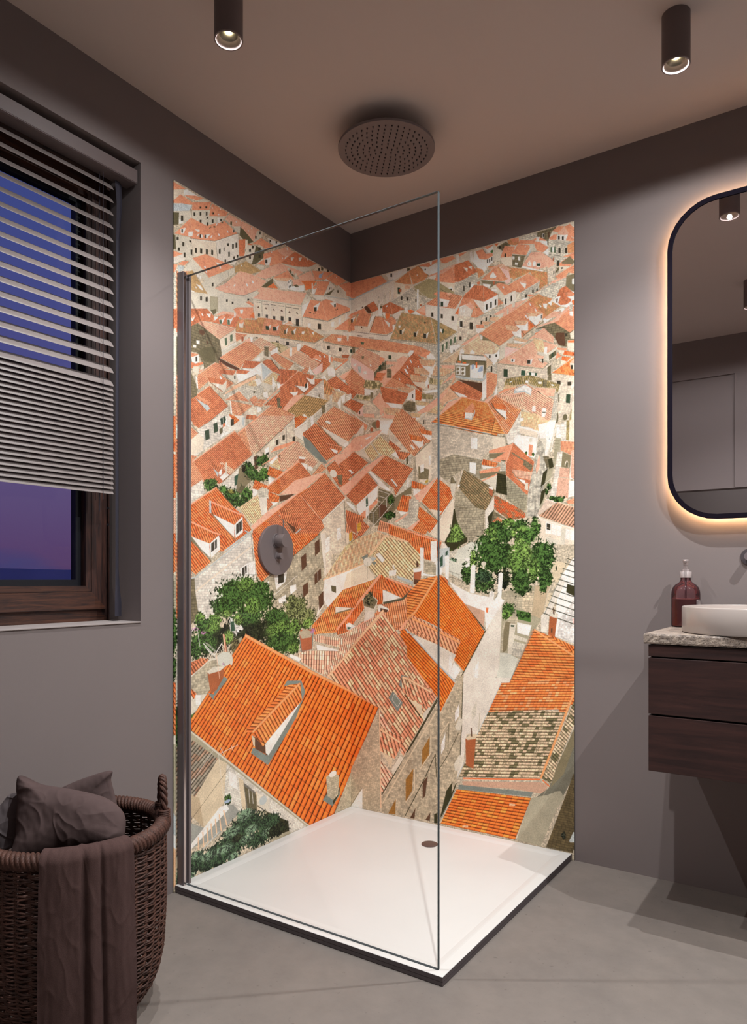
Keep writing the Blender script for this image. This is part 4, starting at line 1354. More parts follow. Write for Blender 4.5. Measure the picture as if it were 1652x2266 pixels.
R b 172,1855 201,1878 248,1853 248,1838
T a 5.7,0.0,1.9,-9.4,158,1853 158,1854 249,1835 249,1774 176,1793
W w 183,1786 248,1771 248,1756 216,1764
T t 5.7,0.1,1.9,-9.3,169,1766 169,1767 249,1750 249,1726 183,1738
T m2 6.7,0.0,2.2,-10.8,23,1826 23,1827 38,1839 110,1821 102,1803
W s 38,1815 102,1802 80,1794 46,1808
W d3 108,1840 121,1838 121,1813 112,1811
W s 125,1850 139,1848 136,1824 125,1825
T c 5.9,3.6,6.5,-5.8,-475,1845 -475,1845 -371,1864 -411,1832 -432,1802 -475,1795
T c 7.8,2.3,1.3,-9.3,-445,1826 -445,1827 -437,1849 -376,1859 -393,1836
T c 7.6,2.2,1.3,-9.2,-474,1784 -475,1784 -475,1820 -420,1827 -437,1801
T c 6.2,3.7,6.8,-6.0,-478,1772 -475,1773 -363,1863 -340,1863 -322,1850 -262,1855 -204,1868 -322,1775 -336,1781 -358,1770 -432,1727 -475,1699
L b 2.7 -475,1776 -363,1864
T c 8.3,2.4,1.4,-9.6,-340,1860 -340,1860 -262,1870 -276,1849 -327,1845
T a 6.3,3.8,6.9,-5.9,-349,1863 -349,1864 -318,1892 -299,1884 -318,1863
W w -318,1848 -276,1849 -262,1864 -262,1832 -285,1829
T c 8.9,2.5,1.5,-10.5,-391,1828 -391,1828 -304,1840 -327,1810 -387,1805
W w -389,1800 -327,1809 -304,1834 -302,1808 -331,1785
K k -324,1821 -313,1825 -313,1808 -324,1803
T c 8.7,2.4,1.4,-10.4,-441,1786 -441,1786 -363,1795 -376,1774 -428,1767
W w -420,1766 -367,1780 -376,1766 -394,1757
W w -299,1882 -295,1900 -281,1883 -285,1864
L n 1.8 -385,1802 -331,1782 -299,1806
L n 1.8 -322,1841 -276,1823 -262,1832
S q -318,1776 -202,1861 -195,1785 -252,1778
K d3 -238,1787 -231,1803 -224,1784
R b -462,1690 -420,1735 -389,1761 -331,1774 -437,1689
T o 8.6,4.8,9.5,-8.6,-439,1689 -437,1689 -331,1773 -165,1787 -285,1692 -345,1690 -318,1675 -389,1619 -389,1684
L b 1.7 -437,1689 -331,1773
K w -340,1694 -327,1698 -304,1686 -318,1679
L q 5.2 -285,1692 -155,1783
L q 5.6 -389,1622 -290,1689
S s -285,1689 -160,1779 -150,1760 -214,1712 -267,1675
S s -385,1620 -290,1686 -290,1654 -349,1614 -389,1607
K w -290,1697 -269,1698 -267,1646 -285,1649
S d3 -219,1755 -190,1764 -190,1734 -209,1715
T t 8.1,2.6,2.7,-8.6,-145,1833 -145,1833 -47,1841 -63,1823 -140,1813
T t 7.9,2.5,2.7,-8.5,-200,1803 -200,1804 -84,1822 -105,1790 -140,1786 -195,1790
W w -105,1790 -79,1817 -79,1774 -94,1768
W w -79,1820 -47,1839 -50,1804 -68,1794
S s -160,1809 -140,1813 -143,1758 -155,1759
T c 9.3,5.0,10.2,-8.3,-63,1789 5,1779 -63,1789 -5,1826 5,1826
T c 6.6,2.2,7.3,-11.3,-38,1806 -5,1785 -5,1823 4,1826 76,1791 38,1759
W x 38,1756 70,1789 69,1743 46,1746
K k 48,1767 55,1767 55,1752 48,1752
S p 69,1789 102,1800 183,1731 158,1710 132,1735 69,1736
R b 69,1752 128,1744 132,1726 76,1736
L w 2.7 69,1730 158,1716 84,1666
R b 158,1726 187,1732 244,1721 237,1710
W p 160,1716 237,1707 209,1671 216,1648 165,1654
T c 9.7,5.1,10.6,-9.1,-251,1681 -248,1682 -130,1767 5,1749 5,1673 -155,1646 -224,1662
T c 7.3,2.6,8.0,-12.3,-179,1747 -5,1755 72,1711 57,1666 -5,1672
T a 8.4,5.0,11.2,-7.5,-253,1680 -248,1682 -130,1768 5,1750 5,1673 -135,1650
T a 6.3,2.9,8.3,-10.7,-179,1747 -5,1756 74,1711 53,1666 -5,1672
K w -190,1694 -170,1702 -145,1694 -165,1683
L g3 1.1 -190,1689 -165,1682 -145,1694
R c -327,1621 -262,1673 -180,1646 -175,1643 -327,1618
L d 2.2 -248,1679 -155,1646
W q 55,1666 74,1708 72,1664
R a -68,1776 -53,1773 3,1762 95,1696 80,1673 72,1705 3,1759
L q 4.0 -63,1780 3,1767 99,1699
K d3 121,1705 132,1707 139,1676 125,1683
K d3 143,1703 156,1704 158,1676 147,1684
K d3 110,1685 121,1684 123,1668 112,1669
R b 117,1659 132,1667 165,1670 158,1654
R a 205,1668 248,1708 248,1644 216,1648
T c 6.6,3.7,7.2,-6.9,-474,1592 -475,1593 -389,1679 -458,1688 -475,1685
T a 6.6,3.7,7.2,-6.9,-474,1610 -475,1610 -475,1688 -389,1682 -458,1622
S q -458,1616 -389,1679 -389,1607 -449,1597
T a 4.7,0.3,2.4,-8.1,160,2052 157,2054 229,2032 355,1994 405,1965 368,1954 317,1971 157,2017
L r 1.3 355,1994 368,1957
R a 355,1956 375,1967 406,1965 399,1937
W w 385,1948 406,1959 435,1939 435,1928 392,1938
S s 406,1988 435,1983 435,1928 409,1961
W p 157,2014 300,1973 293,1961 244,1960 157,1968
K g 201,1985 216,1982 216,1965 201,1969
W w 296,1975 310,1987 327,1984 324,1973 307,1958
R b 240,1958 275,1970 300,1956 258,1942
R b 190,1960 254,1949 258,1934 193,1947
R a 157,1987 186,1973 157,1953
R b 211,1932 300,1959 258,1912 219,1888
S d3 193,1926 217,1922 217,1874 193,1883
R b 157,1876 179,1892 219,1885 211,1853
T c 5.4,1.8,5.9,-9.7,220,1888 219,1888 258,1915 303,1959 327,1973 355,1953 368,1939 425,1923 355,1900 368,1815 365,1801 331,1835 293,1850 265,1839
L d 2.0 258,1909 314,1862 365,1807
K v 305,1948 311,1948 320,1932 314,1933
K v 289,1927 295,1926 304,1911 298,1912
K v 279,1914 288,1913 302,1889 293,1890
K v 252,1879 257,1879 261,1870 257,1870
K v 345,1916 349,1916 352,1909 348,1909
T a 5.5,1.9,6.0,-9.8,180,1854 179,1855 222,1888 310,1830 307,1815 265,1833
T t 5.4,-0.5,0.9,-9.0,350,1943 350,1944 429,1923 419,1901 362,1918
T t 5.4,-0.4,0.9,-9.1,324,1913 324,1914 409,1891 399,1869 331,1887
T t 5.4,-0.4,0.9,-9.1,307,1886 307,1887 392,1865 382,1843 314,1860
W w 362,1916 419,1900 430,1920 430,1879 416,1867
W w 331,1886 399,1869 409,1888 406,1857 389,1871
W p 320,1855 382,1841 392,1864 395,1852 382,1813 338,1834
W w 382,1843 395,1864 399,1831 385,1822
T t 5.2,-0.4,0.9,-8.9,425,1902 425,1903 455,1890 517,1871 468,1853 415,1867
L n 0.9 419,1860 468,1854 517,1868
R b 455,1901 517,1891 517,1874 462,1888
T m2 5.9,-0.4,1.0,-10.1,405,1856 405,1857 468,1838 455,1820 399,1834
W s 399,1831 445,1818 402,1807 375,1811
W w 368,1809 449,1804 445,1795 382,1796
W r 394,1832 400,1831 399,1815 394,1816
T e 5.3,1.9,5.8,-9.6,334,1822 334,1823 368,1800 362,1769 331,1776
T m 6.0,-0.4,1.0,-10.1,365,1797 365,1798 422,1783 415,1767 365,1777
W w 362,1775 385,1772 382,1763 365,1768
T c 5.0,1.7,5.4,-8.7,161,1857 161,1858 303,1807 272,1766 179,1788 168,1814
T t 4.9,-0.3,0.8,-8.0,240,1845 240,1846 331,1824 324,1801 300,1810 251,1835
W w 300,1807 334,1823 334,1767 314,1781 293,1778
K k 319,1802 324,1801 324,1786 319,1787
S d3 275,1763 300,1777 334,1767 334,1731 314,1728 279,1741
W w 193,1783 268,1765 268,1749 211,1762
R b 157,1815 211,1762 179,1760 168,1731 157,1739
T t 5.7,-0.3,0.9,-9.3,172,1767 172,1767 272,1745 244,1722 183,1739
R b 157,1726 193,1734 240,1722 233,1708 193,1716
W p 157,1723 229,1707 204,1678 204,1645 157,1653
T g 5.4,-0.3,0.9,-9.0,334,1772 334,1773 402,1755 389,1745 338,1757
W w 338,1754 392,1743 345,1727
R t 365,1712 341,1721 435,1759 455,1785 501,1819 517,1851 526,1861 520,1833 498,1805 462,1752 402,1722 382,1707
R b 452,1818 517,1865 517,1845 455,1820
R b 341,1721 455,1779 494,1803 452,1748 402,1725 365,1715
T g 4.6,1.7,5.0,-8.3,395,1717 395,1717 455,1747 472,1728 435,1704
T g 5.5,-0.3,0.9,-9.1,306,1725 307,1726 375,1711 358,1701 314,1710
W w 314,1707 355,1699 341,1692
S p 348,1691 382,1707 435,1698 435,1677 416,1671 416,1642 375,1658
K k 371,1688 376,1688 376,1670 371,1670
K k 379,1687 383,1686 383,1668 379,1669
W s 365,1715 395,1719 355,1690 345,1691
W w 498,1972 542,1972 542,1961 501,1940 494,1958
K k 511,1954 518,1952 518,1945 511,1946
W s 530,1986 571,1976 542,1964
T g2 4.4,1.5,4.8,-8.3,457,1913 455,1913 571,1964 624,1991 651,1908 552,1931 533,1897
T g2 4.8,-0.1,1.6,-8.6,633,1969 633,1970 675,1960 701,1924 687,1905 648,1917
L r 1.5 624,1990 650,1911
L w 1.5 455,1913 624,1989
R b 546,1969 627,2002 624,1989 564,1963
W w 542,1947 555,1953 561,1938 558,1930 539,1933
W w 586,1933 596,1940 607,1927 605,1920 586,1925
W w 648,1914 688,1903 702,1919 703,1877 688,1863 657,1902
K k 667,1905 675,1904 675,1894 667,1895
K k 695,1905 703,1903 703,1893 695,1895
L d 1.2 645,1918 684,1872
T g2 3.7,1.3,4.0,-7.1,660,1898 660,1898 684,1872 657,1857 657,1890
S s 657,1854 703,1869 703,1838 694,1826 657,1846
K k 675,1860 682,1860 682,1838 675,1837
W d3 627,1991 639,1969 675,1960 703,1944 651,1984
T a 4.2,1.4,4.6,-8.2,627,1999 627,1999 657,2013 703,2001 703,1943 657,1977
K w 630,1990 640,1988 640,1973 631,1975
W d3 536,1931 657,1902 657,1851 639,1815 520,1839 520,1893
W w 549,1928 657,1902 657,1885 552,1908
L w 1.5 586,1925 577,1901
L w 1.5 624,1913 611,1892
L d 1.5 552,1908 651,1883
L d 1.8 549,1931 657,1903
L d 1.5 610,1893 610,1853
L d 1.5 621,1888 620,1857
L d 1.8 650,1883 650,1852
W w 586,1880 645,1870 642,1817 586,1829
W b2 593,1879 602,1883 604,1863 593,1862
W b2 627,1865 642,1868 642,1848 618,1846
R e 610,1887 618,1886 618,1863 610,1864
W w 520,1899 586,1885 574,1879 520,1890
W w 525,1884 544,1881 544,1847 525,1851
W w 547,1879 566,1876 566,1842 547,1846
E d3 532 1873 5.7 6.3
E d3 532 1858 5.7 6.3
E d3 554 1869 5.7 6.3
E d3 554 1853 5.7 6.3
R e 531,1906 546,1903 546,1895 531,1899
R e 553,1899 569,1897 569,1888 553,1891
W g3 533,1908 544,1906 544,1903 533,1905
W g3 555,1902 569,1900 569,1896 555,1898
W w 539,1933 549,1928 546,1903 539,1907
W z 639,1807 520,1840 520,1850 639,1815 657,1840 657,1818
W d2 571,1820 639,1801 639,1762 568,1806 533,1831
R c 533,1826 571,1806 639,1762 627,1736 574,1757 494,1806
T c 4.9,1.9,5.4,-9.2,495,1802 494,1803 533,1826 571,1806 641,1759 630,1734 549,1752 542,1759
W w 639,1804 657,1818 657,1745 639,1731
R a 657,1837 675,1837 703,1825 700,1786 682,1750 657,1737
T a 4.7,1.8,5.1,-9.0,660,1839 660,1840 699,1822 699,1786 681,1750 657,1740
W r 560,1793 568,1792 566,1764 561,1767
W w 688,1744 703,1789 703,1744
W w 488,1766 504,1767 504,1750 484,1752
R t 452,1757 498,1799 536,1759 484,1749 462,1735
L n 1.2 498,1799 539,1759
W w 514,1786 542,1758 574,1754 564,1764
R b 445,1699 488,1746 552,1756 546,1750 455,1704
H e2 412,1674,549,1756,660,1717,684,1592 27,20 409,1672 549,1756 660,1718 703,1648 703,1584 675,1595 564,1630
L b 2.8 410,1674 549,1755 660,1718
L r 2.0 660,1718 703,1650
L n 2.2 449,1664 564,1626 675,1594
S p 416,1668 449,1660 564,1622 682,1591 703,1581 703,1559 416,1589
T a 4.3,1.7,4.7,-8.1,563,1704 563,1705 596,1726 607,1702 596,1689 564,1699
W w 564,1696 596,1688 593,1667 564,1673
W z 561,1676 596,1666 605,1693 605,1679 593,1660 561,1671
T c 6.9,2.0,6.1,-11.9,206,1671 204,1672 268,1749 382,1652 351,1652 415,1633 402,1590 258,1605
T a 6.9,2.0,6.1,-12.0,206,1671 204,1672 268,1749 382,1652 402,1590 254,1605
T e 6.0,-0.2,1.0,-10.1,349,1653 350,1654 414,1636 414,1620 358,1634
T e 6.1,-0.2,1.0,-10.2,301,1636 301,1637 372,1620 368,1597 310,1612
W q 362,1627 414,1616 409,1599 382,1610
W q 310,1609 368,1596 368,1594 317,1599
W s 201,1669 254,1606 208,1610
S p 416,1668 435,1663 435,1587 412,1589
S p 416,1671 449,1661 449,1585 409,1589
T a 4.6,1.6,5.1,-9.1,628,1998 627,1998 685,2026 727,2029 771,1963 712,1933
T a 4.5,1.6,5.0,-9.0,686,2025 685,2026 727,2046 808,2029 859,1987 808,1948 768,1964
L d3 1.5 627,1996 712,1934
L r 1.2 655,2015 727,2043
T t 4.0,-0.1,1.3,-7.4,735,2010 736,2011 794,1994 782,1977 742,1991
T t 4.0,-0.1,1.3,-7.4,773,2019 774,2020 825,2010 817,1995 779,2005
W w 762,1981 782,1976 800,1988 802,1949 771,1963
W w 779,2002 817,1994 828,2006 828,1971 802,1976
W w 831,2025 873,2016 870,1993 856,1987 834,2011
T e 3.4,1.2,3.8,-6.9,833,2002 834,2003 854,1985 834,1973
L n 2.0 802,1976 814,1958
L n 1.9 837,2007 856,1985
L d3 2.8 802,1952 890,1994
T a 3.2,1.2,3.5,-6.7,928,1983 928,1984 963,2006 1006,1989 1006,1948 990,1933
S d3 856,1971 928,1984 990,1933 1006,1943 1006,1904 980,1906 980,1882 955,1889 923,1938 893,1967
W d2 939,1942 969,1937 974,1886 947,1896 934,1925
W p 990,1930 1006,1940 1006,1906 993,1911
K k 972,1934 979,1932 979,1921 972,1922
R b 856,1977 926,1987 963,2009 947,1986 928,1981
R b 822,1932 890,1968 898,1966 854,1940
T b 3.8,1.4,4.2,-7.8,848,1940 848,1941 893,1967 928,1929 928,1905 882,1929
R a 612,2035 643,2030 649,2019 615,2022
W w 612,2021 649,2014 624,1999 612,2007
T t 3.7,1.2,4.0,-7.2,636,2044 637,2044 676,2034 661,2023 640,2032
W p 646,2014 630,1998 652,2008
T t 4.0,-0.4,0.7,-7.3,773,1954 774,1954 825,1937 820,1928 774,1945
W w 771,1944 820,1927 817,1925 774,1935
S s 715,1932 771,1958 771,1944 736,1940 733,1891 715,1885
W s 715,1932 771,1960 765,1937 739,1934 733,1888 713,1877
T t 4.0,-0.4,0.7,-7.3,741,1939 742,1940 808,1922 797,1910 744,1927
W x 736,1926 794,1907 733,1880
T g2 4.2,1.5,4.6,-8.1,639,1965 640,1965 682,1955 712,1927 697,1908 649,1915
L w 1.4 682,1955 700,1921
W w 646,1914 697,1905 712,1924 712,1886 685,1876
K k 667,1905 675,1904 675,1894 667,1895
K k 695,1904 702,1903 702,1893 695,1894
R b 636,1918 655,1904 658,1892
T b 3.9,1.1,3.4,-7.5,709,1868 706,1869 828,1920 856,1886 893,1842 906,1834 887,1819 802,1843 750,1857
L r 1.7 706,1870 828,1922
L r 1.4 848,1884 884,1821
T b 3.6,0.6,2.5,-7.1,848,1937 848,1938 945,1894 904,1872 887,1880 862,1887 854,1908
T g 3.7,0.6,2.5,-7.1,848,1937 848,1938 887,1923 895,1895 890,1878 868,1885 854,1905
L b 1.7 706,1869 890,1968
T b 3.9,1.5,4.3,-7.8,825,1917 825,1918 848,1930 868,1878 854,1881
W s 865,1884 906,1872 942,1889 939,1855 906,1840 870,1878
K d 910,1863 939,1879 939,1861 912,1845
W g 920,1866 928,1873 928,1855 920,1851
W w 894,1898 904,1896 902,1867 890,1874
R b 854,1874 893,1863 887,1854 868,1860
S s 868,1860 893,1853 890,1837 870,1851
K k 884,1854 889,1855 889,1839 884,1838
W w 759,1878 779,1880 774,1860 760,1864
R b 758,1878 771,1887 779,1880 776,1870
W w 825,1861 848,1866 841,1840 825,1845
R b 824,1862 840,1875 849,1865 840,1858
K k 825,1860 838,1858 838,1844 825,1846
K k 762,1873 769,1872 769,1864 762,1865
L d3 1.4 706,1866 802,1838 887,1816 909,1834
S p 704,1865 802,1837 887,1815 887,1784 831,1798 733,1805 709,1770 704,1801
S p 887,1815 923,1837 923,1795 909,1781 887,1784
K g 729,1842 746,1838 746,1808 729,1811
K g4 801,1826 818,1821 817,1802 800,1806
K g4 831,1813 865,1805 862,1794 834,1801
W w 842,1810 856,1806 855,1796 842,1799
K d 904,1819 919,1827 919,1795 905,1790
S d3 909,1792 920,1795 920,1769 906,1771
T a 3.5,0.6,2.4,-7.0,941,1886 942,1886 979,1877 977,1870 945,1878
T a 3.3,1.3,3.6,-6.7,936,1845 936,1845 942,1871 958,1852
W p 945,1877 974,1868 972,1860 950,1864
T e 4.2,0.0,1.4,-8.1,964,1856 965,1856 970,1871 1006,1857 1006,1844
R b 982,1906 1006,1901 1006,1865 982,1879
R e 982,1904 1006,1902 1006,1893 984,1897
W p 981,1898 1006,1893 1006,1860 982,1872
T e 4.2,0.0,1.4,-8.1,958,1838 958,1839 961,1852 993,1841 979,1828
W p 958,1836 980,1828 955,1818
L r 2.1 923,1797 1006,1841
T e2 4.1,0.4,2.1,-8.0,923,1796 923,1796 1006,1840 1006,1772
W s 990,1821 1006,1820 1003,1795 992,1800
R b 990,1821 1001,1834 1006,1834 1006,1818
K k 993,1814 1001,1812 1001,1797 993,1798
S p 923,1792 1006,1771 1006,1657 996,1645 942,1613 945,1712 953,1748 923,1768
K k 941,1764 955,1762 955,1748 941,1750
K k 981,1754 995,1752 995,1738 981,1740
K g 976,1709 992,1706 990,1673 975,1678
K d 946,1712 951,1717 950,1685 946,1683
E d 972 1625 8.0 11.5
E d 941 1628 6.0 21.1
T m3 6.9,-2.2,-2.3,-11.9,733,1780 733,1781 739,1802 834,1801 825,1770 788,1772 730,1770
T m3 5.7,2.3,6.3,-11.4,834,1800 834,1801 873,1786 953,1748 942,1713 936,1737 876,1749 831,1769
T g 4.1,-0.3,0.7,-7.4,732,1779 733,1779 785,1769 771,1759 727,1762
L n 1.1 739,1804 834,1801
W w 820,1784 830,1780 828,1772 817,1776
W w 868,1771 882,1769 882,1761 869,1764
S d3 887,1774 904,1771 901,1745 887,1750
K v 762,1790 769,1790 759,1785 752,1786
K v 917,1753 925,1753 933,1747 926,1747
S p 709,1770 733,1803 727,1762 703,1752
T b 3.8,-0.2,0.6,-7.1,854,1750 854,1751 934,1736 931,1708 895,1714
R a 706,1752 736,1764 779,1763 721,1741
T b 3.9,4.8,10.7,-8.5,696,1743 694,1745 822,1771 931,1693 917,1616 808,1677 802,1675 691,1740
W z 768,1734 776,1758 817,1767 844,1748 840,1723 814,1740
K w 776,1755 817,1765 842,1748 840,1727 814,1746 785,1746
R b 768,1734 814,1740 802,1705 794,1720
L r 1.9 812,1740 800,1687
R b 697,1742 808,1740 800,1681
T b 7.1,1.4,4.9,-13.4,698,1741 697,1742 768,1734 813,1739 800,1681 750,1707
W w 846,1683 858,1682 859,1660 844,1662
W w 883,1670 900,1668 900,1652 895,1634 882,1638
K d 884,1656 898,1654 898,1650 885,1652
L d 2.7 868,1736 879,1724
S s 915,1610 931,1706 947,1725 939,1613 915,1570 909,1571
H e2 472,1663,552,1756,661,1720,724,1591 26,20 517,1715 552,1756 661,1720 739,1590 537,1612 517,1629
T a2 5.4,3.6,8.7,-10.7,661,1719 661,1720 694,1742 801,1673 747,1589 736,1590
L b 3.0 530,1756 552,1758 661,1720
L r 2.6 661,1720 736,1590
L b 2.3 649,1726 694,1745 801,1676
R b 646,1726 658,1736 691,1745 661,1720
T a 4.3,1.7,4.7,-8.1,560,1704 560,1704 596,1730 607,1709 593,1688 564,1698
W w 564,1695 598,1688 593,1666 564,1672
W z 562,1675 593,1666 607,1701 607,1684 593,1660 562,1670
T e 4.7,0.1,1.6,-8.5,677,1717 678,1718 727,1705 742,1689 736,1684 688,1696
W w 691,1693 739,1678 739,1651 733,1654
L n 2.9 676,1721 691,1693 733,1649
W z 733,1649 744,1656 739,1643
L d 1.7 693,1654 679,1605
S q 750,1588 801,1670 800,1643 788,1584
T g 4.9,0.7,2.5,-9.2,800,1667 800,1668 854,1655 917,1613 906,1571 873,1578 837,1604 800,1613
W w 797,1644 811,1642 810,1623 797,1627
W w 794,1611 831,1604 873,1583 873,1575 788,1584
L w 2.2 797,1611 873,1583
R t 859,1655 917,1616 906,1585
S p 939,1608 974,1598 990,1628 980,1563 934,1568
W w 939,1602 972,1591 969,1564 936,1568
T m3 3.2,1.4,3.5,-6.4,979,1563 979,1563 993,1648 998,1653 998,1561
W p 998,1679 1006,1683 1006,1560 993,1562
W s -1010,1563 -996,1566 -996,1296 -1010,1295
T e 4.8,2.9,5.2,-6.2,-1009,1563 -1010,1563 -994,1566 -994,1447 -1010,1448
T e 4.8,2.7,5.2,-6.5,-1009,1440 -1010,1440 -994,1439 -994,1296 -1010,1295
T b 4.8,2.4,5.2,-6.8,-1009,1289 -1010,1290 -994,1291 -994,1124 -1010,1123
S q -893,1543 -805,1602 -696,1622 -696,1592 -721,1567 -828,1500 -926,1433 -929,1501
W p -929,1498 -893,1524 -870,1511 -874,1471 -929,1443
T c 5.2,3.7,7.7,-5.5,-931,1578 -931,1578 -813,1600 -893,1543 -918,1550
T a 5.1,3.6,7.5,-5.6,-931,1542 -931,1542 -895,1525 -929,1498
L d3 2.5 -929,1551 -893,1526
L n 1.3 -891,1542 -805,1602
K g -867,1538 -846,1548 -844,1515 -863,1505
K g -827,1569 -808,1579 -804,1548 -823,1537
K g -795,1593 -770,1608 -764,1586 -789,1570
L w 1.4 -782,1603 -778,1578
W q -753,1611 -666,1628 -670,1588 -708,1566 -741,1564 -749,1586
T e 6.4,3.8,7.1,-7.4,-749,1612 -749,1612 -725,1617 -698,1605 -729,1583 -733,1600
K k -743,1600 -727,1606 -727,1582 -743,1576
W z -687,1618 -672,1620 -674,1587 -687,1591
T c 6.9,2.1,2.3,-8.7,-666,1624 -666,1625 -623,1636 -600,1637 -623,1620 -664,1616
R c -782,1577 -770,1584 -769,1573 -780,1564
K d -799,1554 -782,1568 -782,1548 -795,1537
W w -770,1591 -762,1595 -761,1578 -768,1574
W w -793,1534 -774,1549 -774,1538 -793,1523
W w -770,1547 -753,1556 -757,1546 -770,1538
T c 6.0,3.6,8.6,-6.4,-936,1412 -931,1413 -922,1422 -721,1561 -666,1513 -629,1493 -774,1378 -797,1364 -870,1364 -926,1344
T b 6.2,3.8,9.0,-6.4,-818,1485 -817,1485 -721,1561 -629,1493 -741,1402 -805,1429
T c 6.1,3.7,8.8,-6.4,-929,1420 -922,1422 -721,1561 -666,1522 -629,1493 -725,1422 -789,1443 -828,1397 -859,1377
L b 2.8 -924,1422 -721,1564
T a 5.6,3.4,8.0,-6.3,-931,1418 -931,1418 -915,1426 -867,1365 -927,1341
T a 6.4,1.8,2.2,-9.0,-929,1445 -929,1446 -900,1447 -922,1425 -930,1427
T b 6.9,4.2,9.0,-7.2,-674,1584 -670,1585 -587,1642 -392,1679 -402,1661 -618,1493 -640,1505
T a 6.4,2.7,4.4,-7.9,-708,1554 -708,1554 -670,1583 -634,1494 -644,1498 -687,1534
L b 4.2 -708,1556 -587,1642
L r 2.9 -670,1585 -634,1491
T c 7.6,2.5,3.8,-10.0,-832,1434 -832,1434 -774,1433 -793,1410 -832,1414
W w -801,1404 -786,1420 -786,1400 -797,1390
W z -828,1415 -801,1401 -805,1386
W w -797,1387 -770,1408 -749,1401 -782,1377
W s -768,1443 -762,1443 -762,1400 -768,1399
S q -793,1361 -627,1489 -623,1438 -666,1387 -716,1343 -774,1346
L n 1.7 -782,1374 -629,1490
K g4 -725,1398 -704,1410 -703,1377 -723,1363
W d3 -700,1431 -666,1459 -623,1441 -640,1390 -700,1345 -716,1352
W s -683,1451 -649,1474 -623,1453 -631,1427 -679,1422
S p -605,1495 -402,1658 -387,1647 -392,1574 -436,1548 -532,1509 -587,1458 -623,1465
K k -502,1564 -487,1569 -487,1550 -502,1544
K k -463,1589 -449,1594 -449,1575 -463,1570
K k -402,1592 -387,1598 -387,1578 -402,1573
K k -555,1518 -541,1523 -541,1504 -555,1499
L n 2.0 -441,1628 -436,1554
L n 1.5 -614,1494 -392,1669
W w -564,1522 -541,1532 -541,1514 -562,1501
W d2 -623,1483 -605,1492 -600,1444 -618,1435
T e 7.1,5.1,11.3,-6.6,-391,1669 -392,1669 -356,1686 -308,1688 -382,1625
L w 4.1 -392,1623 -308,1674
W q -387,1621 -308,1668 -308,1581 -340,1589 -387,1601
T c 8.2,4.4,9.0,-8.4,-340,1618 -340,1619 -308,1638 -308,1601
R a -532,1512 -504,1538 -397,1577 -387,1575 -436,1548
L d3 1.5 -532,1510 -471,1530
F g -589 1469 27.2 21.5
F g -564 1485 23.0 18.6
T b 7.5,4.2,8.4,-8.4,-589,1455 -582,1458 -485,1509 -366,1578 -308,1547 -308,1494 -412,1513 -466,1451 -495,1495
T a 7.6,4.3,8.6,-8.4,-467,1524 -466,1524 -366,1580 -308,1541 -335,1530 -387,1497 -432,1458 -490,1489
L b 3.7 -582,1457 -490,1508 -371,1578
T g 5.4,3.2,7.2,-5.9,-537,1467 -537,1467 -499,1497 -461,1452 -513,1461
W w -541,1470 -494,1508 -490,1499 -523,1469
S d3 -485,1509 -461,1522 -454,1497 -475,1485
W w -366,1523 -320,1526 -325,1515 -361,1513
W r -361,1513 -322,1514 -327,1498 -356,1498
W w -351,1495 -308,1501 -308,1481 -325,1478
F g -653 1433 34.9 27.2
F g -613 1414 49.4 27.5
F g2 -568 1428 32.1 27.9
F d2 -678 1433 12.8 15.0
T e 7.7,3.3,6.8,-8.9,-539,1457 -539,1458 -458,1449 -490,1416 -551,1425
W w -546,1418 -499,1414 -541,1388
T e 7.1,3.8,9.2,-7.5,-555,1373 -551,1375 -366,1496 -308,1464 -308,1441 -387,1418 -485,1357 -546,1363
L b 5.3 -551,1378 -461,1442 -364,1500
R b -480,1354 -392,1421 -308,1440 -308,1407 -371,1374
W d2 -480,1352 -387,1369 -436,1342 -480,1328
F g2 -840 1353 34.8 25.6
F g -733 1320 50.0 35.3
F g2 -665 1339 39.0 33.1
F g -699 1305 38.2 17.8
F g2 -781 1345 20.0 17.4
F g -828 1366 23.3 14.3
F y -741 1343 16.4 8.8
K d -712,1343 -687,1370 -666,1369 -691,1340
T e 8.1,3.5,7.2,-9.8,-618,1398 -618,1399 -544,1382 -578,1363 -631,1364
W w -631,1364 -600,1361 -605,1345 -627,1334
T e 8.0,2.7,5.5,-9.6,-546,1363 -546,1363 -480,1351 -485,1325 -541,1326
W w -528,1321 -485,1328 -518,1309
T g 7.4,3.9,9.6,-8.7,-702,1285 -700,1285 -605,1340 -591,1334 -541,1267 -623,1234 -644,1238
L t 3.5 -708,1283 -605,1340
W q -603,1357 -546,1369 -548,1279 -582,1268
S s -605,1360 -578,1375 -541,1370 -548,1341 -596,1334
T c 8.0,3.8,8.8,-9.5,-550,1337 -551,1338 -518,1316 -551,1288
S q -931,1335 -878,1369 -867,1325 -926,1289
T e 8.1,4.3,11.8,-9.4,-940,1280 -931,1278 -811,1351 -721,1283 -674,1257 -636,1211 -666,1195 -717,1165 -781,1127 -931,1123
L b 4.4 -931,1279 -811,1351
L n 2.0 -811,1348 -721,1284
T e 13.2,-2.5,7.4,-12.8,-841,1297 -840,1297 -679,1266 -725,1224 -836,1260
L b 5.9 -840,1298 -704,1266 -674,1262
W z -846,1302 -838,1300 -836,1257 -845,1259
W w -828,1255 -725,1224 -725,1180 -774,1212
W w -725,1224 -683,1258 -681,1200 -719,1177
K k -716,1225 -687,1244 -687,1209 -716,1189
L w 1.8 -702,1238 -700,1193
L d3 4.0 -836,1257 -716,1168
W z -679,1209 -657,1198 -627,1212 -640,1202
T e 12.5,-3.1,6.9,-12.5,-930,1223 -929,1223 -793,1185 -848,1151 -929,1184
L b 5.7 -929,1222 -821,1190 -793,1185
W w -927,1173 -844,1152 -848,1125 -867,1125
W w -842,1152 -797,1181 -795,1130 -836,1126
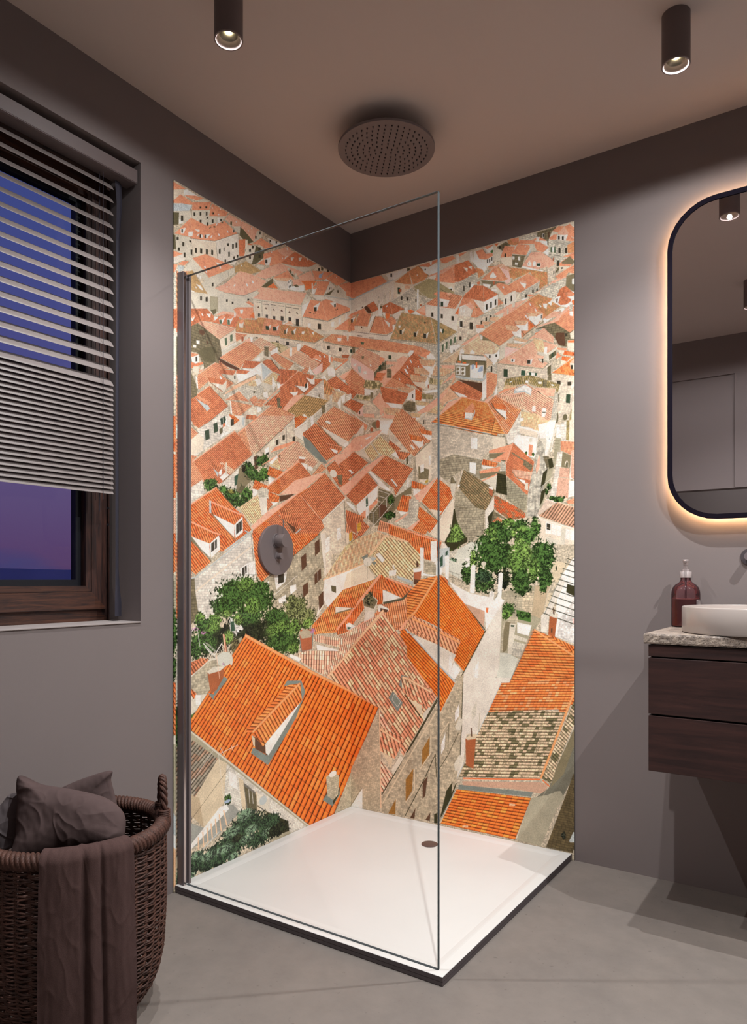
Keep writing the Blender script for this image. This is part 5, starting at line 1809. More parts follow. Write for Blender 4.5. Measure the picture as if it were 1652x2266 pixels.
K k -834,1149 -807,1164 -807,1133 -834,1118
W d3 -929,1170 -867,1125 -889,1124 -929,1148
T e 7.4,3.9,10.7,-9.3,-931,1159 -931,1159 -885,1124 -931,1123
S q -766,1128 -640,1199 -627,1132
W z -789,1136 -716,1166 -623,1215 -627,1209 -770,1128
L n 1.5 -638,1196 -627,1136
R b -640,1223 -551,1285 -376,1370 -308,1407 -335,1378 -532,1258 -623,1212
T e 7.3,3.6,10.6,-7.7,-636,1206 -629,1209 -560,1250 -371,1368 -308,1400 -308,1142 -623,1132
T c 7.6,3.7,11.0,-7.8,-557,1247 -551,1247 -371,1368 -308,1347 -308,1142 -387,1140 -485,1217
L b 2.9 -629,1210 -371,1369
T b 8.6,3.8,9.5,-10.0,-486,1277 -485,1277 -451,1296 -346,1258 -387,1232
W q -451,1257 -382,1229 -392,1212
L d3 2.3 -485,1276 -397,1209
W z -397,1212 -356,1230 -348,1224 -387,1206
K d -382,1229 -361,1235 -361,1227 -376,1220
T c 38.6,-10.6,14.9,-8.6,-343,1614 -340,1614 -281,1654 -254,1672 -118,1566 -101,1572 -171,1535 -324,1607
T c 27.0,-6.1,13.6,-9.7,-346,1613 -340,1612 -249,1673 -65,1595 -101,1569 -182,1529
T a 23.5,-4.7,12.4,-10.6,-254,1680 -249,1680 -204,1723 5,1736 5,1659 -22,1634 -159,1658
T a 17.6,-11.0,9.3,-14.2,-181,1745 -5,1738 71,1716 -5,1643
L d3 3.5 -249,1673 -89,1606
W q -227,1670 -22,1632 -59,1607 -89,1613
W q 22,1657 73,1709 71,1670 40,1659
W w -193,1692 -176,1700 -148,1695 -159,1686
L g3 1.3 -190,1690 -159,1685 -148,1694
W z3 -340,1608 -292,1595 -182,1526 -182,1516 -227,1520 -324,1564
T c 11.3,3.5,5.8,-12.0,-182,1602 -182,1602 -71,1602 -95,1573 -159,1581
L b 2.7 -182,1602 -71,1603
W w -159,1585 -101,1583 -107,1568 -124,1569
W w 156,1713 231,1704 202,1669 194,1645 161,1663
W w -59,1618 -22,1634 -22,1620 -53,1604
E d3 130 1698 14.9 12.4
E r 147 1698 10.6 17.7
E r 115 1678 8.6 8.9
R b -83,1575 3,1638 22,1653 169,1669 161,1663 66,1591 3,1592
L w 3.8 169,1662 66,1595
K v 58,1615 63,1616 63,1609 58,1609
K w 79,1644 118,1652 114,1647 88,1637
T g 7.3,2.8,8.0,-12.4,114,1614 114,1615 161,1645 240,1574 190,1547 144,1580
T g 7.4,2.8,8.1,-12.5,75,1590 75,1590 114,1615 161,1571 118,1540
L z 3.1 114,1615 156,1565
W s 31,1584 71,1601 110,1537 84,1557
W w 215,1559 240,1571 256,1538 236,1547
T c 7.8,1.1,4.0,-13.1,235,1574 236,1574 314,1556 292,1527 256,1538
S s 276,1529 316,1556 312,1512 300,1506
K d 290,1541 300,1544 300,1513 290,1509
T a 16.0,-10.4,8.4,-13.4,203,1671 202,1672 236,1714 337,1701 337,1541 300,1565
S p 207,1668 300,1565 260,1572 223,1618 207,1637
W w 308,1590 320,1590 332,1572 322,1569
T c 7.1,0.3,2.4,-11.8,300,1636 300,1637 337,1629 337,1609 308,1619
T c 7.1,2.8,7.8,-12.3,206,1622 207,1623 268,1575 236,1574 202,1606
T b 7.8,4.3,8.8,-8.5,-478,1518 -475,1518 -376,1580 -360,1578 -238,1515 -276,1486 -350,1503 -475,1448
L b 3.1 -475,1518 -386,1577
W w -365,1521 -319,1524 -329,1513 -363,1512
W r -363,1512 -324,1514 -329,1500 -358,1499
W w -355,1496 -308,1496 -313,1472 -329,1473
E w -289 1482 16.1 8.7
T c 7.2,3.8,9.3,-7.5,-476,1422 -475,1423 -355,1499 -281,1452 -376,1428 -445,1388 -475,1372
L b 4.7 -475,1429 -360,1505
T a 8.2,3.9,9.0,-8.4,-282,1454 -281,1455 -216,1511 -182,1495 -227,1472
R b -475,1356 -386,1423 -210,1474 -204,1471 -360,1374 -386,1368
T c 8.9,4.6,10.1,-9.2,-183,1498 -182,1498 -124,1537 -101,1523 -10,1459 -89,1425 -159,1477
R b -190,1508 -112,1564 3,1594 18,1596 3,1587 -101,1526 -124,1541
T c 9.3,4.7,10.5,-9.3,-95,1523 -95,1524 5,1585 5,1484 -40,1459
T c 6.7,3.0,7.6,-11.4,-61,1541 -5,1575 22,1590 97,1535 13,1484 -5,1474
L b 3.5 -190,1508 -124,1544
L b 3.7 -101,1523 3,1582 18,1590
W w -25,1508 -10,1513 3,1512 20,1498 9,1492 3,1498
T e 8.9,4.2,10.1,-9.2,-40,1394 5,1372 -40,1394 5,1427
T e 6.3,2.9,7.1,-10.5,-21,1399 -5,1384 -5,1414 92,1492 148,1434 31,1353
T c 8.9,4.2,10.1,-9.2,-40,1394 5,1372 -40,1394 5,1427
T c 6.3,2.9,7.1,-10.5,-21,1399 -5,1384 -5,1414 92,1492 148,1434 31,1353
R b -89,1422 3,1471 88,1521 182,1566 173,1556 92,1492 3,1425 -46,1397
L b 3.7 -53,1396 3,1428 92,1494
L b 3.1 105,1502 182,1560
T c 6.9,3.3,9.0,-11.6,111,1500 110,1501 186,1558 324,1490 236,1383 227,1415
W w 97,1492 110,1498 215,1405 198,1406 152,1431
L n 2.4 97,1492 150,1438
K w 211,1454 219,1457 248,1424 240,1421
L d3 1.5 213,1454 242,1419
S s 236,1379 324,1487 320,1426 276,1380 236,1324
K w 292,1448 302,1454 302,1420 292,1414
T c 9.4,4.6,12.2,-9.6,-356,1367 -350,1368 -193,1476 -47,1386 -216,1275
T c 8.6,4.1,11.2,-9.6,-478,1300 -475,1299 -360,1367 -216,1275 -193,1248 -376,1126 -401,1138 -475,1222
L b 3.1 -475,1308 -193,1476
L r 2.1 -355,1367 -210,1272
E w2 -133 1480 24.6 16.1
S d3 -107,1476 -68,1484 -71,1438 -95,1442
S p -210,1268 -53,1368 -40,1160 -159,1128 -355,1123 -193,1242
W p -376,1122 -193,1242 -199,1165 -182,1127
L w 3.5 -210,1273 -40,1383
L n 2.0 -376,1122 -190,1245
L n 3.3 -53,1368 -40,1157
K w -107,1246 -80,1255 -77,1206 -107,1194
K w -193,1197 -165,1201 -165,1149 -190,1138
K d2 -262,1183 -230,1202 -227,1147 -257,1129
T c 10.5,2.6,5.4,-12.7,-475,1302 -475,1302 -445,1301 -345,1253 -376,1234 -475,1267
K d2 -450,1259 -386,1234 -383,1214 -396,1217
L d3 3.1 -470,1264 -391,1210
W z -391,1209 -355,1232 -350,1229 -381,1208
W w 36,1356 148,1434 144,1385 97,1335 53,1312 36,1334
K g4 84,1382 94,1388 97,1349 86,1342
W w 84,1339 97,1342 97,1306 84,1296
R a 101,1345 148,1378 144,1357 105,1327
R a 58,1315 84,1332 84,1296 62,1297
S d3 152,1420 215,1398 236,1376 236,1324 198,1273 135,1258 88,1299 148,1353
W d2 152,1356 190,1344 198,1312 152,1293
F g 214 1366 16.5 24.5
F g 206 1300 28.9 17.5
L w 1.5 148,1431 40,1341
L w 1.5 231,1414 122,1315
L w 1.6 144,1414 207,1392
L w 1.6 122,1397 186,1376
L w 1.6 101,1384 169,1359
L w 1.6 79,1357 152,1346
L w 1.6 40,1341 122,1315
L w 1.6 97,1388 99,1267
L w 1.5 158,1345 158,1289
L w 1.6 122,1315 122,1258
L w 1.5 192,1375 192,1336
L w 2.0 118,1252 223,1352
W w -46,1372 3,1363 22,1353 36,1320 3,1345 -10,1346
T c 13.4,2.3,4.5,-14.6,-43,1332 -43,1333 5,1326 5,1282 -40,1286
T c 9.6,0.9,3.2,-15.0,-24,1337 -5,1330 79,1300 57,1268 -5,1285
T c 8.3,3.6,9.1,-13.3,59,1289 60,1290 105,1256 57,1214 40,1222
T a 13.5,2.2,4.5,-14.6,-40,1273 -40,1274 5,1266 5,1248 -3,1231 -40,1232
T a 9.7,1.0,3.2,-15.1,-22,1277 -5,1270 16,1263 4,1231 -5,1232
W r -40,1290 3,1284 36,1273 36,1226 13,1241 3,1253 -34,1272
K y2 38,1271 58,1279 58,1247 40,1237
K y2 -19,1230 3,1236 13,1241 13,1205 3,1199 -17,1194
T c 7.7,3.4,8.4,-12.2,13,1233 13,1234 49,1215 18,1201
W p -46,1236 -19,1230 -22,1183 -40,1186
W d3 -22,1186 3,1194 18,1201 66,1221 49,1211 3,1180 -34,1164
T a 9.7,1.1,3.2,-15.7,159,1280 158,1282 337,1223 337,1151 300,1186 190,1228 144,1240
L b 3.9 158,1280 337,1221
T g 9.5,2.3,3.3,-10.7,-65,1134 5,1135 -65,1135 5,1186
T g 6.6,1.8,2.3,-10.8,-37,1138 -5,1135 -5,1172 22,1197 148,1236 186,1214 114,1130
R t 22,1198 148,1236 182,1218 114,1134 3,1133 -65,1130 3,1177
T g 5.2,6.2,12.0,-10.5,117,1130 114,1130 182,1210 300,1186 337,1158 337,1126
L t 5.5 110,1134 186,1217 300,1188
T e 8.8,0.8,2.9,-14.4,270,1384 270,1384 316,1371 292,1310 242,1323
W q 312,1354 337,1356 337,1267 300,1275 300,1310
R b 231,1272 296,1307 298,1300 244,1271
S s 236,1268 300,1300 337,1281 337,1246 292,1245
W w 252,1316 296,1307 264,1298
T e 8.6,0.7,2.9,-14.3,316,1439 316,1439 337,1435 337,1404 316,1412
W d3 236,1376 316,1419 316,1385 268,1381 244,1327 231,1320
W p 333,1541 413,1597 413,1446 388,1424 357,1433 337,1500
K w 398,1535 407,1541 407,1500 398,1498
K d3 349,1498 400,1481 396,1440 349,1444
K w 357,1501 376,1506 376,1476 359,1470
W y3 380,1435 396,1440 396,1430 384,1424
L n 1.8 333,1538 333,1438
T a 15.9,-10.3,8.3,-13.4,213,1670 211,1671 240,1738 380,1652 411,1615 329,1541 297,1568
L n 1.5 329,1541 411,1599
T e 7.0,-0.3,1.2,-11.7,351,1655 351,1655 413,1636 413,1621 365,1633
T e 7.1,-0.2,1.2,-11.8,303,1638 303,1638 376,1613 365,1597 313,1613
W w 313,1612 364,1598 372,1608 372,1581 353,1573
W w 364,1630 411,1620 411,1604 400,1601
W w 309,1588 317,1592 333,1573 325,1569
S p1 413,1662 449,1657 675,1589 682,1585 682,1537 643,1512 626,1455 546,1468 502,1436 480,1421 411,1446
B s3 449,1517 517,1534 640,1499 626,1423 554,1468 480,1427 442,1457
L s 2.8 517,1534 636,1500
W w 590,1593 618,1587 618,1543 590,1548
W w 584,1494 613,1489 611,1443 584,1455
W p 684,1585 737,1574 737,1541 709,1534 684,1537
W q 740,1582 784,1637 784,1618 797,1582 794,1545 767,1554 747,1546
L n 2.3 738,1576 740,1553 750,1546
L n 2.2 413,1668 517,1639 678,1592 737,1579
L z 2.9 413,1672 517,1643 678,1595
T e 7.8,0.0,1.3,-13.0,325,1438 325,1439 392,1414 376,1398 319,1412
W w 325,1406 376,1396 325,1377
R b 329,1377 396,1420 434,1447 364,1354 349,1348
T e 6.4,3.3,8.3,-10.9,366,1350 365,1351 438,1444 496,1399 509,1359 461,1298 442,1279
T e 6.5,3.4,8.5,-10.9,352,1330 353,1331 442,1266 403,1217 345,1287
L r 2.9 357,1348 438,1444
L d3 3.7 364,1344 438,1269
W p 403,1318 461,1305 438,1279
W p 442,1262 513,1352 517,1256 495,1207 472,1181 434,1199 407,1213
L w 2.2 400,1214 457,1275 464,1298 513,1352
T e 8.7,0.8,2.9,-14.4,270,1383 271,1384 315,1374 301,1313 244,1323
S s 305,1365 351,1358 345,1297 337,1267 297,1248 301,1324
W w 253,1316 297,1310 265,1298
R b 232,1272 297,1307 299,1303 253,1267
S s 236,1268 297,1296 301,1248 269,1253
R b 293,1241 353,1276 357,1273 325,1233
T e 6.8,3.1,7.4,-11.5,317,1233 317,1234 357,1273 396,1234 384,1214 372,1214
T e 9.4,1.2,3.1,-15.5,205,1264 203,1266 438,1192 438,1124 357,1126 297,1186 203,1217
L b 4.6 203,1266 495,1160
W w 407,1183 438,1175 438,1124 407,1142
W w 357,1157 376,1153 376,1125 357,1126
W q 461,1178 495,1160 495,1123 449,1124
T g 5.2,6.2,12.0,-10.5,203,1216 203,1217 301,1186 353,1126 203,1128
L t 3.1 203,1220 301,1186
W d4 513,1312 528,1311 528,1262 575,1211 575,1178 495,1141 472,1181 502,1230
F g4 535 1218 40.1 39.5
F g4 509 1173 33.2 29.8
F g5 589 1171 14.4 13.0
W w3 546,1153 590,1178 611,1171 611,1121 539,1122
S s 498,1137 528,1153 532,1140 502,1123
S s3 524,1384 554,1376 650,1298 643,1202 611,1197 590,1174 554,1215 528,1262 517,1319
B s3 524,1384 554,1376 650,1298 643,1202 611,1197 590,1174 554,1215 528,1262 517,1319
S s3 524,1384 575,1361 647,1299 636,1286 583,1315 528,1318
L d3 2.1 524,1322 590,1305
T o3 4.7,6.5,11.5,-11.2,536,1402 535,1403 557,1467 689,1383 692,1367 654,1298 611,1313 543,1386
L s 3.5 535,1407 557,1471
W s 498,1439 520,1437 524,1411 513,1358 502,1372
S d3 500,1439 509,1442 526,1414 498,1416
W r 668,1384 685,1380 682,1351 668,1362
W w 666,1392 685,1389 685,1377 668,1384
W w 532,1407 543,1409 539,1400 530,1400
W q 652,1298 692,1351 692,1309 675,1281 654,1208
W d4 661,1272 689,1300 696,1264 668,1233
L d3 1.7 647,1295 643,1202
R a 668,1532 764,1548 764,1522 737,1519 668,1521
W d3 668,1519 744,1518 692,1498 668,1503
R a 678,1492 754,1527 744,1483 723,1479 706,1484
T e 6.9,-0.1,1.2,-12.3,643,1501 643,1502 706,1480 696,1465 636,1480
W w 636,1477 692,1464 643,1463
R a 626,1455 720,1466 720,1447 629,1445
W d3 627,1445 716,1448 682,1431 629,1422
R a 633,1416 716,1444 713,1438 643,1413
W s 640,1414 709,1436 702,1369 675,1393
T c 9.6,-6.6,5.1,-8.7,763,1550 764,1551 814,1499 814,1430 764,1463 757,1520
T c 9.7,-6.5,5.1,-8.7,740,1474 740,1474 757,1517 814,1458 814,1355 740,1446
L d3 4.6 760,1516 814,1468
L b 4.6 737,1478 767,1547
T b 6.6,0.0,1.1,-11.9,763,1453 764,1453 814,1440 814,1411 777,1421
W w 784,1417 814,1408 814,1396
S d3 709,1455 737,1446 744,1350 696,1366
S s 718,1489 742,1484 737,1446 713,1448
K d 720,1490 741,1487 740,1482 720,1486
S s2 744,1423 814,1355 814,1280 737,1341
T e3 12.2,-7.8,6.4,-10.7,692,1356 692,1357 814,1287 814,1262 750,1258 689,1303
S d3 685,1297 744,1259 706,1270 678,1246
T c 6.0,2.9,6.6,-10.8,674,1249 675,1249 706,1270 730,1253 678,1233
S q 740,1575 796,1635 799,1578 771,1549
W w 771,1566 784,1582 799,1572 784,1545
W w 784,1582 862,1562 862,1508 853,1486 820,1498 796,1526 771,1554
W p 796,1606 865,1582 862,1562 793,1587
T g 4.1,0.2,1.4,-7.6,805,1619 805,1620 909,1610 903,1558 871,1567 871,1584
T g 4.1,0.2,1.4,-7.6,796,1629 796,1629 811,1633 915,1621 906,1557 874,1566 874,1589 805,1617
L w 3.0 796,1611 871,1584 856,1492
E s 839 1555 6.0 8.5
R a 832,1540 848,1535 844,1493 830,1498
F g 821 1506 6.0 8.6
F g2 849 1498 4.8 8.5
T c 9.9,-7.5,4.9,-8.4,768,1551 768,1552 853,1472 854,1458 850,1433 835,1437 759,1515
T c 10.0,-7.4,4.9,-8.4,739,1467 739,1468 757,1515 838,1437 847,1430 826,1346 787,1386 739,1430
L d3 4.8 762,1515 814,1479 844,1459
S d3 814,1484 847,1458 841,1436 808,1465
L b 4.2 734,1471 768,1552
T b 5.4,0.0,0.9,-9.8,762,1451 762,1451 848,1433 844,1402 774,1422
W w 780,1415 817,1404 820,1387
L d3 2.4 765,1440 814,1384
W s 820,1395 829,1394 829,1363 814,1373
W s 853,1469 874,1555 912,1621 938,1618 926,1552 909,1487 906,1442 874,1292 862,1262 823,1269 829,1357
J s 853,1469 874,1555 891,1531 906,1442 874,1292 862,1262 823,1269 829,1357
R b 871,1496 875,1490 874,1451 862,1423 859,1446
W w 868,1610 938,1618 923,1553 906,1498 900,1555 874,1558
K g4 906,1580 912,1579 912,1548 906,1549
L w 2.8 935,1588 918,1503
W w 915,1621 920,1620 903,1490 894,1494
S d3 888,1489 909,1487 926,1452 903,1442
W s2 940,1595 969,1586 955,1524 943,1478 923,1427 909,1369 885,1306 874,1292 906,1442 926,1463
K w 940,1594 966,1585 958,1549 938,1554
L d3 1.4 932,1543 952,1540
L d3 1.4 929,1532 949,1529
L d3 1.4 928,1521 948,1518
L d3 1.4 926,1510 946,1507
L d3 1.4 925,1499 943,1496
L d3 1.4 923,1488 942,1485
L d3 1.4 922,1477 939,1474
W d4 907,1476 923,1480 929,1446 912,1439
W d4 888,1427 906,1442 894,1384 877,1366 882,1399
W d4 880,1357 900,1370 888,1325 874,1301
L w 1.2 874,1369 923,1407
F g 911 1374 8.7 14.0
F g 902 1355 5.8 11.2
S q 943,1500 963,1498 955,1438 938,1336 912,1338 929,1396
S q 952,1602 983,1612 980,1535 958,1540
T m3 3.9,0.2,1.3,-7.4,977,1613 977,1613 989,1612 986,1538 975,1542
W p 989,1612 1007,1610 1007,1530 986,1535
T a 5.0,-0.1,0.8,-9.5,954,1539 955,1539 1007,1530 1007,1500 994,1484 955,1505
W d3 962,1498 994,1482 989,1435 958,1443
K p 970,1448 973,1461 979,1466 984,1458 984,1438
K d 973,1446 976,1458 979,1462 983,1455 982,1438
R c3 952,1442 989,1435 986,1400 949,1408
R c3 946,1405 986,1398 983,1325 938,1336
W w 997,1501 1007,1502 1007,1392 989,1399
R c3 997,1501 1007,1502 1007,1392 992,1402
W w 987,1391 1007,1387 1007,1335 984,1328
F g 949 1324 25.6 12.5
F g 923 1331 14.4 8.4
T a 3.9,2.0,4.3,-7.5,974,1314 975,1315 1007,1326 1007,1304 983,1306
R t2 865,1273 900,1328 938,1314 880,1275
T t3 15.3,4.1,10.5,14.2,872,1267 871,1267 941,1314 1007,1289 1007,1216
L w 2.3 900,1328 940,1312
L r 2.3 940,1314 1007,1291
W p 865,1267 1007,1212 1007,1156 877,1159 880,1244
W w 897,1243 958,1224 955,1188 897,1201
K k 902,1238 916,1234 916,1211 902,1215
L p 1.7 920,1237 920,1198
L p 1.7 938,1230 938,1191
L p 1.1 897,1224 956,1205
W w 975,1215 1007,1206 1007,1170 972,1176
L p 1.4 989,1212 989,1173
W s 958,1218 975,1215 969,1156 952,1157
W s 900,1187 949,1172 943,1157 900,1158
L w 2.3 865,1273 877,1253 1007,1214
T e3 11.2,-7.1,5.9,-9.8,691,1354 690,1355 817,1278 820,1264 753,1258 689,1311
S s2 747,1421 826,1346 820,1278 744,1340
S d4 703,1442 740,1430 744,1352 696,1369
F g 715 1207 62.0 46.7
F g2 820 1198 50.7 42.8
F g 789 1233 45.3 28.7
F g 702 1237 31.4 20.5
F g3 749 1246 36.9 17.4
F g2 858 1225 20.7 34.0
F g 658 1179 44.6 26.5
F g3 677 1214 28.5 17.6
F g3 804 1221 24.1 14.3
F g4 690 1179 22.1 14.7
F g4 795 1175 24.2 11.5
F g4 771 1205 12.3 17.3
T e 6.9,3.3,7.6,-10.1,-1006,1179 -1006,1179 -994,1180 -994,1054 -1006,1048
S s2 -1006,1023 -994,1029 -994,887 -1006,885
F g -1002 834 12.0 40.8
F g -1002 740 12.0 40.8
T e 6.9,2.3,7.6,-11.3,-1006,690 -1006,691 -994,689 -994,660 -1006,662
S d3 -932,1035 -907,1032 -894,915 -928,874
S q -913,1035 -647,1195 -632,1192 -611,1029 -735,953 -855,884 -898,925 -907,977
L p 5.9 -909,987 -632,1153
L z 3.7 -928,1032 -907,1035 -647,1191
T e 8.1,5.0,11.2,-11.9,-932,1161 -932,1161 -837,1089 -907,1045 -930,1058
T e 8.9,5.4,12.3,-12.1,-801,1183 -801,1183 -764,1192 -716,1165 -782,1127
T e 12.8,-2.9,6.8,-13.7,-929,1183 -928,1183 -824,1186 -846,1153 -907,1168
L d3 4.4 -930,1172 -837,1092
W w -924,1171 -846,1151 -842,1105 -881,1130
W w -844,1152 -801,1183 -796,1133 -837,1102
K k -837,1152 -810,1170 -810,1139 -837,1122
L w 1.9 -821,1166 -819,1119
L n 2.5 -637,1192 -626,1096
K w -697,1067 -657,1089 -652,1046 -687,1039
K k -686,1069 -661,1080 -661,1052 -686,1041
L w 2.1 -672,1078 -669,1043
K w -652,1089 -619,1096 -616,1047 -647,1039
K w -808,992 -773,1009 -771,992 -803,975
K k -801,992 -778,1002 -778,985 -801,975
L w 2.0 -787,1002 -786,982
K g4 -747,882 -726,877 -721,839 -745,841
T e 9.2,5.1,12.7,-12.1,-632,1200 -632,1199 -574,1202 -488,1095 -532,1051 -580,1018 -606,1043 -621,1128
T e 9.4,5.1,13.0,-11.4,-432,1210 -431,1209 -230,1220 -396,1109 -431,1134
W q -580,1014 -223,1220 -158,1224 -191,1021 -197,924 -256,862 -348,905 -442,946 -515,911 -548,971
B s4 -580,1014 -223,1220 -191,1021 -256,862 -442,946 -515,911
L n 2.2 -580,1016 -223,1220
K d2 -262,1179 -230,1196 -227,1144 -259,1124
K d2 -350,1117 -317,1136 -314,1083 -345,1062
K d2 -263,1048 -220,1075 -217,1033 -262,1005
L w 2.0 -241,1060 -240,1021
K d2 -339,1002 -306,1017 -303,974 -335,953
K d2 -236,957 -203,980 -201,924 -231,899
K w -510,1044 -437,1059 -442,1021 -499,988
K k -488,1044 -454,1051 -454,1018 -488,1010
W w -420,1002 -381,1008 -378,987 -414,968
W w -574,1004 -542,1022 -542,970 -564,985
L d3 1.8 -510,944 -420,998
L d3 1.9 -378,998 -281,1048 -204,1101 -191,1061
L w 1.8 -532,956 -372,1044
K w -488,951 -442,969 -442,935 -482,936
L n 2.8 -396,1109 -387,1147
S p -191,1222 -149,1224 -149,1053 -184,1029
K w -191,1198 -158,1212 -158,1151 -187,1138
W q -191,1021 -149,1041 -149,939 -191,916
L n 1.2 -773,1046 -149,1046
F d4 -845 827 82.3 66.2
F d4 -666 853 119.1 45.6
F d4 -487 836 127.1 74.1
F d4 -763 824 47.7 37.4
S w -750,896 -702,873 -677,847 -721,819 -745,844
K g4 -745,878 -726,877 -721,843 -742,842
F d4 -646 817 104.4 28.2
F g -686 980 133.6 59.2
F g3 -666 1007 50.7 31.6
F g -763 933 77.0 40.8
F g -595 949 85.7 57.4
F g -656 898 93.1 42.2
F g -725 953 89.0 41.3
F g3 -631 929 46.6 35.4
F g -579 992 48.1 32.4
F g4 -706 883 24.5 20.8
F g4 -763 906 28.4 13.6
F g3 -889 891 26.1 26.1
F g3 -819 888 36.7 23.4
F g -863 857 58.3 39.5
F g -902 801 34.7 48.7
F g3 -828 862 41.1 20.0
F g -845 803 40.6 36.4
F g4 -754 820 28.6 27.3
F g -476 872 80.3 44.6
F g3 -459 827 105.1 48.5
F g -453 781 111.5 48.6
F g3 -384 845 48.0 34.3
F g3 -396 754 41.6 22.8
F g -520 889 49.9 29.3
F y3 -384 914 78.6 49.6
F y3 -311 872 62.7 42.9
F y3 -407 945 35.4 22.7
F g4 -305 849 37.5 23.4
F v -911 860 21.4 7.8
F v -872 845 13.2 6.6
W s2 -745,783 -726,805 -687,820 -687,792 -726,757
F y4 -720 787 29.2 27.6
L w 1.8 -928,849 -903,875 -888,797
T c 9.7,3.3,10.7,-15.0,-930,749 -930,749 -881,761 -846,751 -868,737 -928,704
S w -928,704 -814,758 -726,757 -745,714 -773,707 -828,696 -850,642 -928,652
B s4 -855,712 -782,718 -778,684 -801,639 -846,641
W r -853,709 -792,712 -782,684 -805,640 -846,641
W s -857,712 -837,724 -782,718 -787,708 -842,698
W r -780,833 -771,832 -761,770 -773,771
E w3 -775 746 37.7 24.4
E s -749 742 14.3 20.5
L w 1.5 -872,809 -824,766
L w 1.5 -868,799 -819,758
L w 1.6 -819,765 -785,803
L w 1.1 -859,812 -810,774
L d3 1.6 -812,758 -796,676
E v -780 729 5.6 5.4
T e2 15.1,1.7,7.7,-18.0,-262,798 -262,800 -281,832 -149,923 -149,805
W r -354,825 -281,824 -281,742 -348,732
W s3 -354,817 -318,826 -281,813 -287,793 -324,784 -352,798
F v -274 820 16.4 15.7
W w -414,734 -348,709 -360,698 -420,723
T e 9.9,1.3,3.3,-16.5,212,1223 209,1225 327,1221 458,1181 432,1099 378,1112 309,1189
L b 6.0 327,1220 458,1181
W q 458,1177 486,1165 486,1048 454,1060
K g4 450,1115 465,1128 463,1083 452,1074
T g 8.0,2.4,2.8,-9.3,-204,1025 5,1076 -199,1029 -48,1171 5,1194
T g 5.7,2.1,2.0,-9.4,-137,1033 -5,1071 -5,1186 34,1206 135,1231 180,1217 105,1128 75,1096
R t -202,1027 -146,1078 3,1177 34,1206 145,1231 180,1213 75,1104 3,1075 -63,1058
T t 9.5,2.2,1.9,-10.9,-206,1024 -202,1027 -146,1078 5,1184 5,1078 -63,1058
T t 6.9,1.9,1.4,-11.1,-140,1031 -5,1170 34,1206 145,1231 180,1213 75,1104 -5,1072
T g 7.4,8.9,15.2,-15.5,103,1083 100,1083 150,1152 189,1209 299,1185 355,1132 373,1108 323,1053 323,1017 242,1045 184,1033 135,1045
L t 10.1 105,1133 184,1213
L t 5.4 184,1213 299,1185
L t 6.2 -205,1025 3,1073 75,1096
W w -196,1025 3,1071 75,1093 130,1041 130,1029 3,993 -63,983 -118,938 -172,911 -196,940
W p -34,1054 3,1062 75,1091 130,1041 125,1029 3,994 -63,983
K d -149,1002 -114,998 -114,969 -146,978
L w 6.5 -63,983 3,993 130,1029
W z3 62,1125 95,1139 95,1120 70,1112
W w 135,1136 155,1142 184,1111 170,1099
W z 110,1124 143,1122 120,1103
W z2 115,1103 140,1103 130,1087
E w2 94 1105 22.1 18.3
L d3 1.4 94,1104 94,1029
W w 357,1160 375,1158 373,1037 359,1049
W w 407,1184 436,1185 436,1095 407,1104
W w 364,1045 436,1103 463,1099 458,1048 418,1040
W z 378,1104 432,1088 432,1044 396,1048 378,1052
B s4 378,1104 432,1088 432,1044 378,1052
W w 204,1065 242,1069 238,1045 204,1041
K w 223,1090 230,1090 233,1073 223,1074
W r 327,1069 364,1068 359,1021 327,1021
W w 322,1073 373,1076 359,1060 327,1057
K d2 339,1104 346,1104 352,1082 339,1077
K d2 327,1029 364,1025 350,1009 327,1007
W z 242,1045 322,1021 322,1005 247,1033
T e2 13.3,1.6,6.7,-15.3,-289,834 -282,836 -63,983 5,995 5,888 -118,799 -238,802
T e2 9.8,2.2,5.0,-15.3,-203,821 -5,991 130,1029 165,1049 85,970 -5,872
T e2 13.1,1.6,6.7,-15.3,-288,825 -282,828 -212,876 -118,946 -63,983 5,994 5,899 -118,811 -263,800
T e2 9.9,2.3,5.0,-15.4,-207,810 -5,991 125,1024 44,936 -5,884
T e 14.5,-2.0,2.4,-16.0,-119,810 -118,811 5,893 5,823 -34,793 -105,789
T e 10.2,-1.0,1.7,-15.7,-75,805 -5,878 165,1049 189,1033 170,922 85,912 -5,806
L b 11.7 -111,810 3,883 160,1047
T e 16.1,0.4,10.2,-16.7,-91,946 -91,946 5,938 5,902 -118,914
T e 11.8,1.1,7.4,-16.5,-59,942 -5,939 44,936 24,902 -5,904
W q -118,910 3,901 24,900 3,895 -118,881
L d3 5.3 -125,881 3,897 14,900
T a2 10.7,1.1,3.5,-16.7,33,818 29,818 135,884 271,891 346,877 280,819 209,808 85,837
T a2 10.2,1.4,3.4,-16.5,172,921 170,922 276,944 341,1005 436,1033 458,1048 323,877 271,835 223,817 135,884
T e 5.9,7.4,12.0,-12.4,324,881 323,881 458,1044 486,1029 486,827 327,873
L b 10.5 257,810 322,889 454,1044
T e 19.9,-7.4,11.9,-19.0,189,1036 189,1037 323,997 271,948 170,988
L b 7.1 189,1035 322,989
W w 172,983 262,952 175,926
L n 9.0 175,926 271,944 318,985
W s 65,941 100,970 148,938 135,900 130,871 75,840 80,891
S d3 67,936 100,970 145,934 125,900 75,912
W q 80,887 130,892 130,867 75,840
F m4 105 945 25.0 29.1
W w 148,913 165,918 204,902 199,890 150,888
K d2 160,905 199,898 194,887 160,889
W w -41,832 -20,837 3,832 29,822 24,813 3,808 -34,806
K g4 -31,820 3,815 3,815 3,814 -12,809 -31,808
T b2 14.8,-1.7,1.0,-17.0,-259,800 -257,799 -34,764 -63,728 -276,777
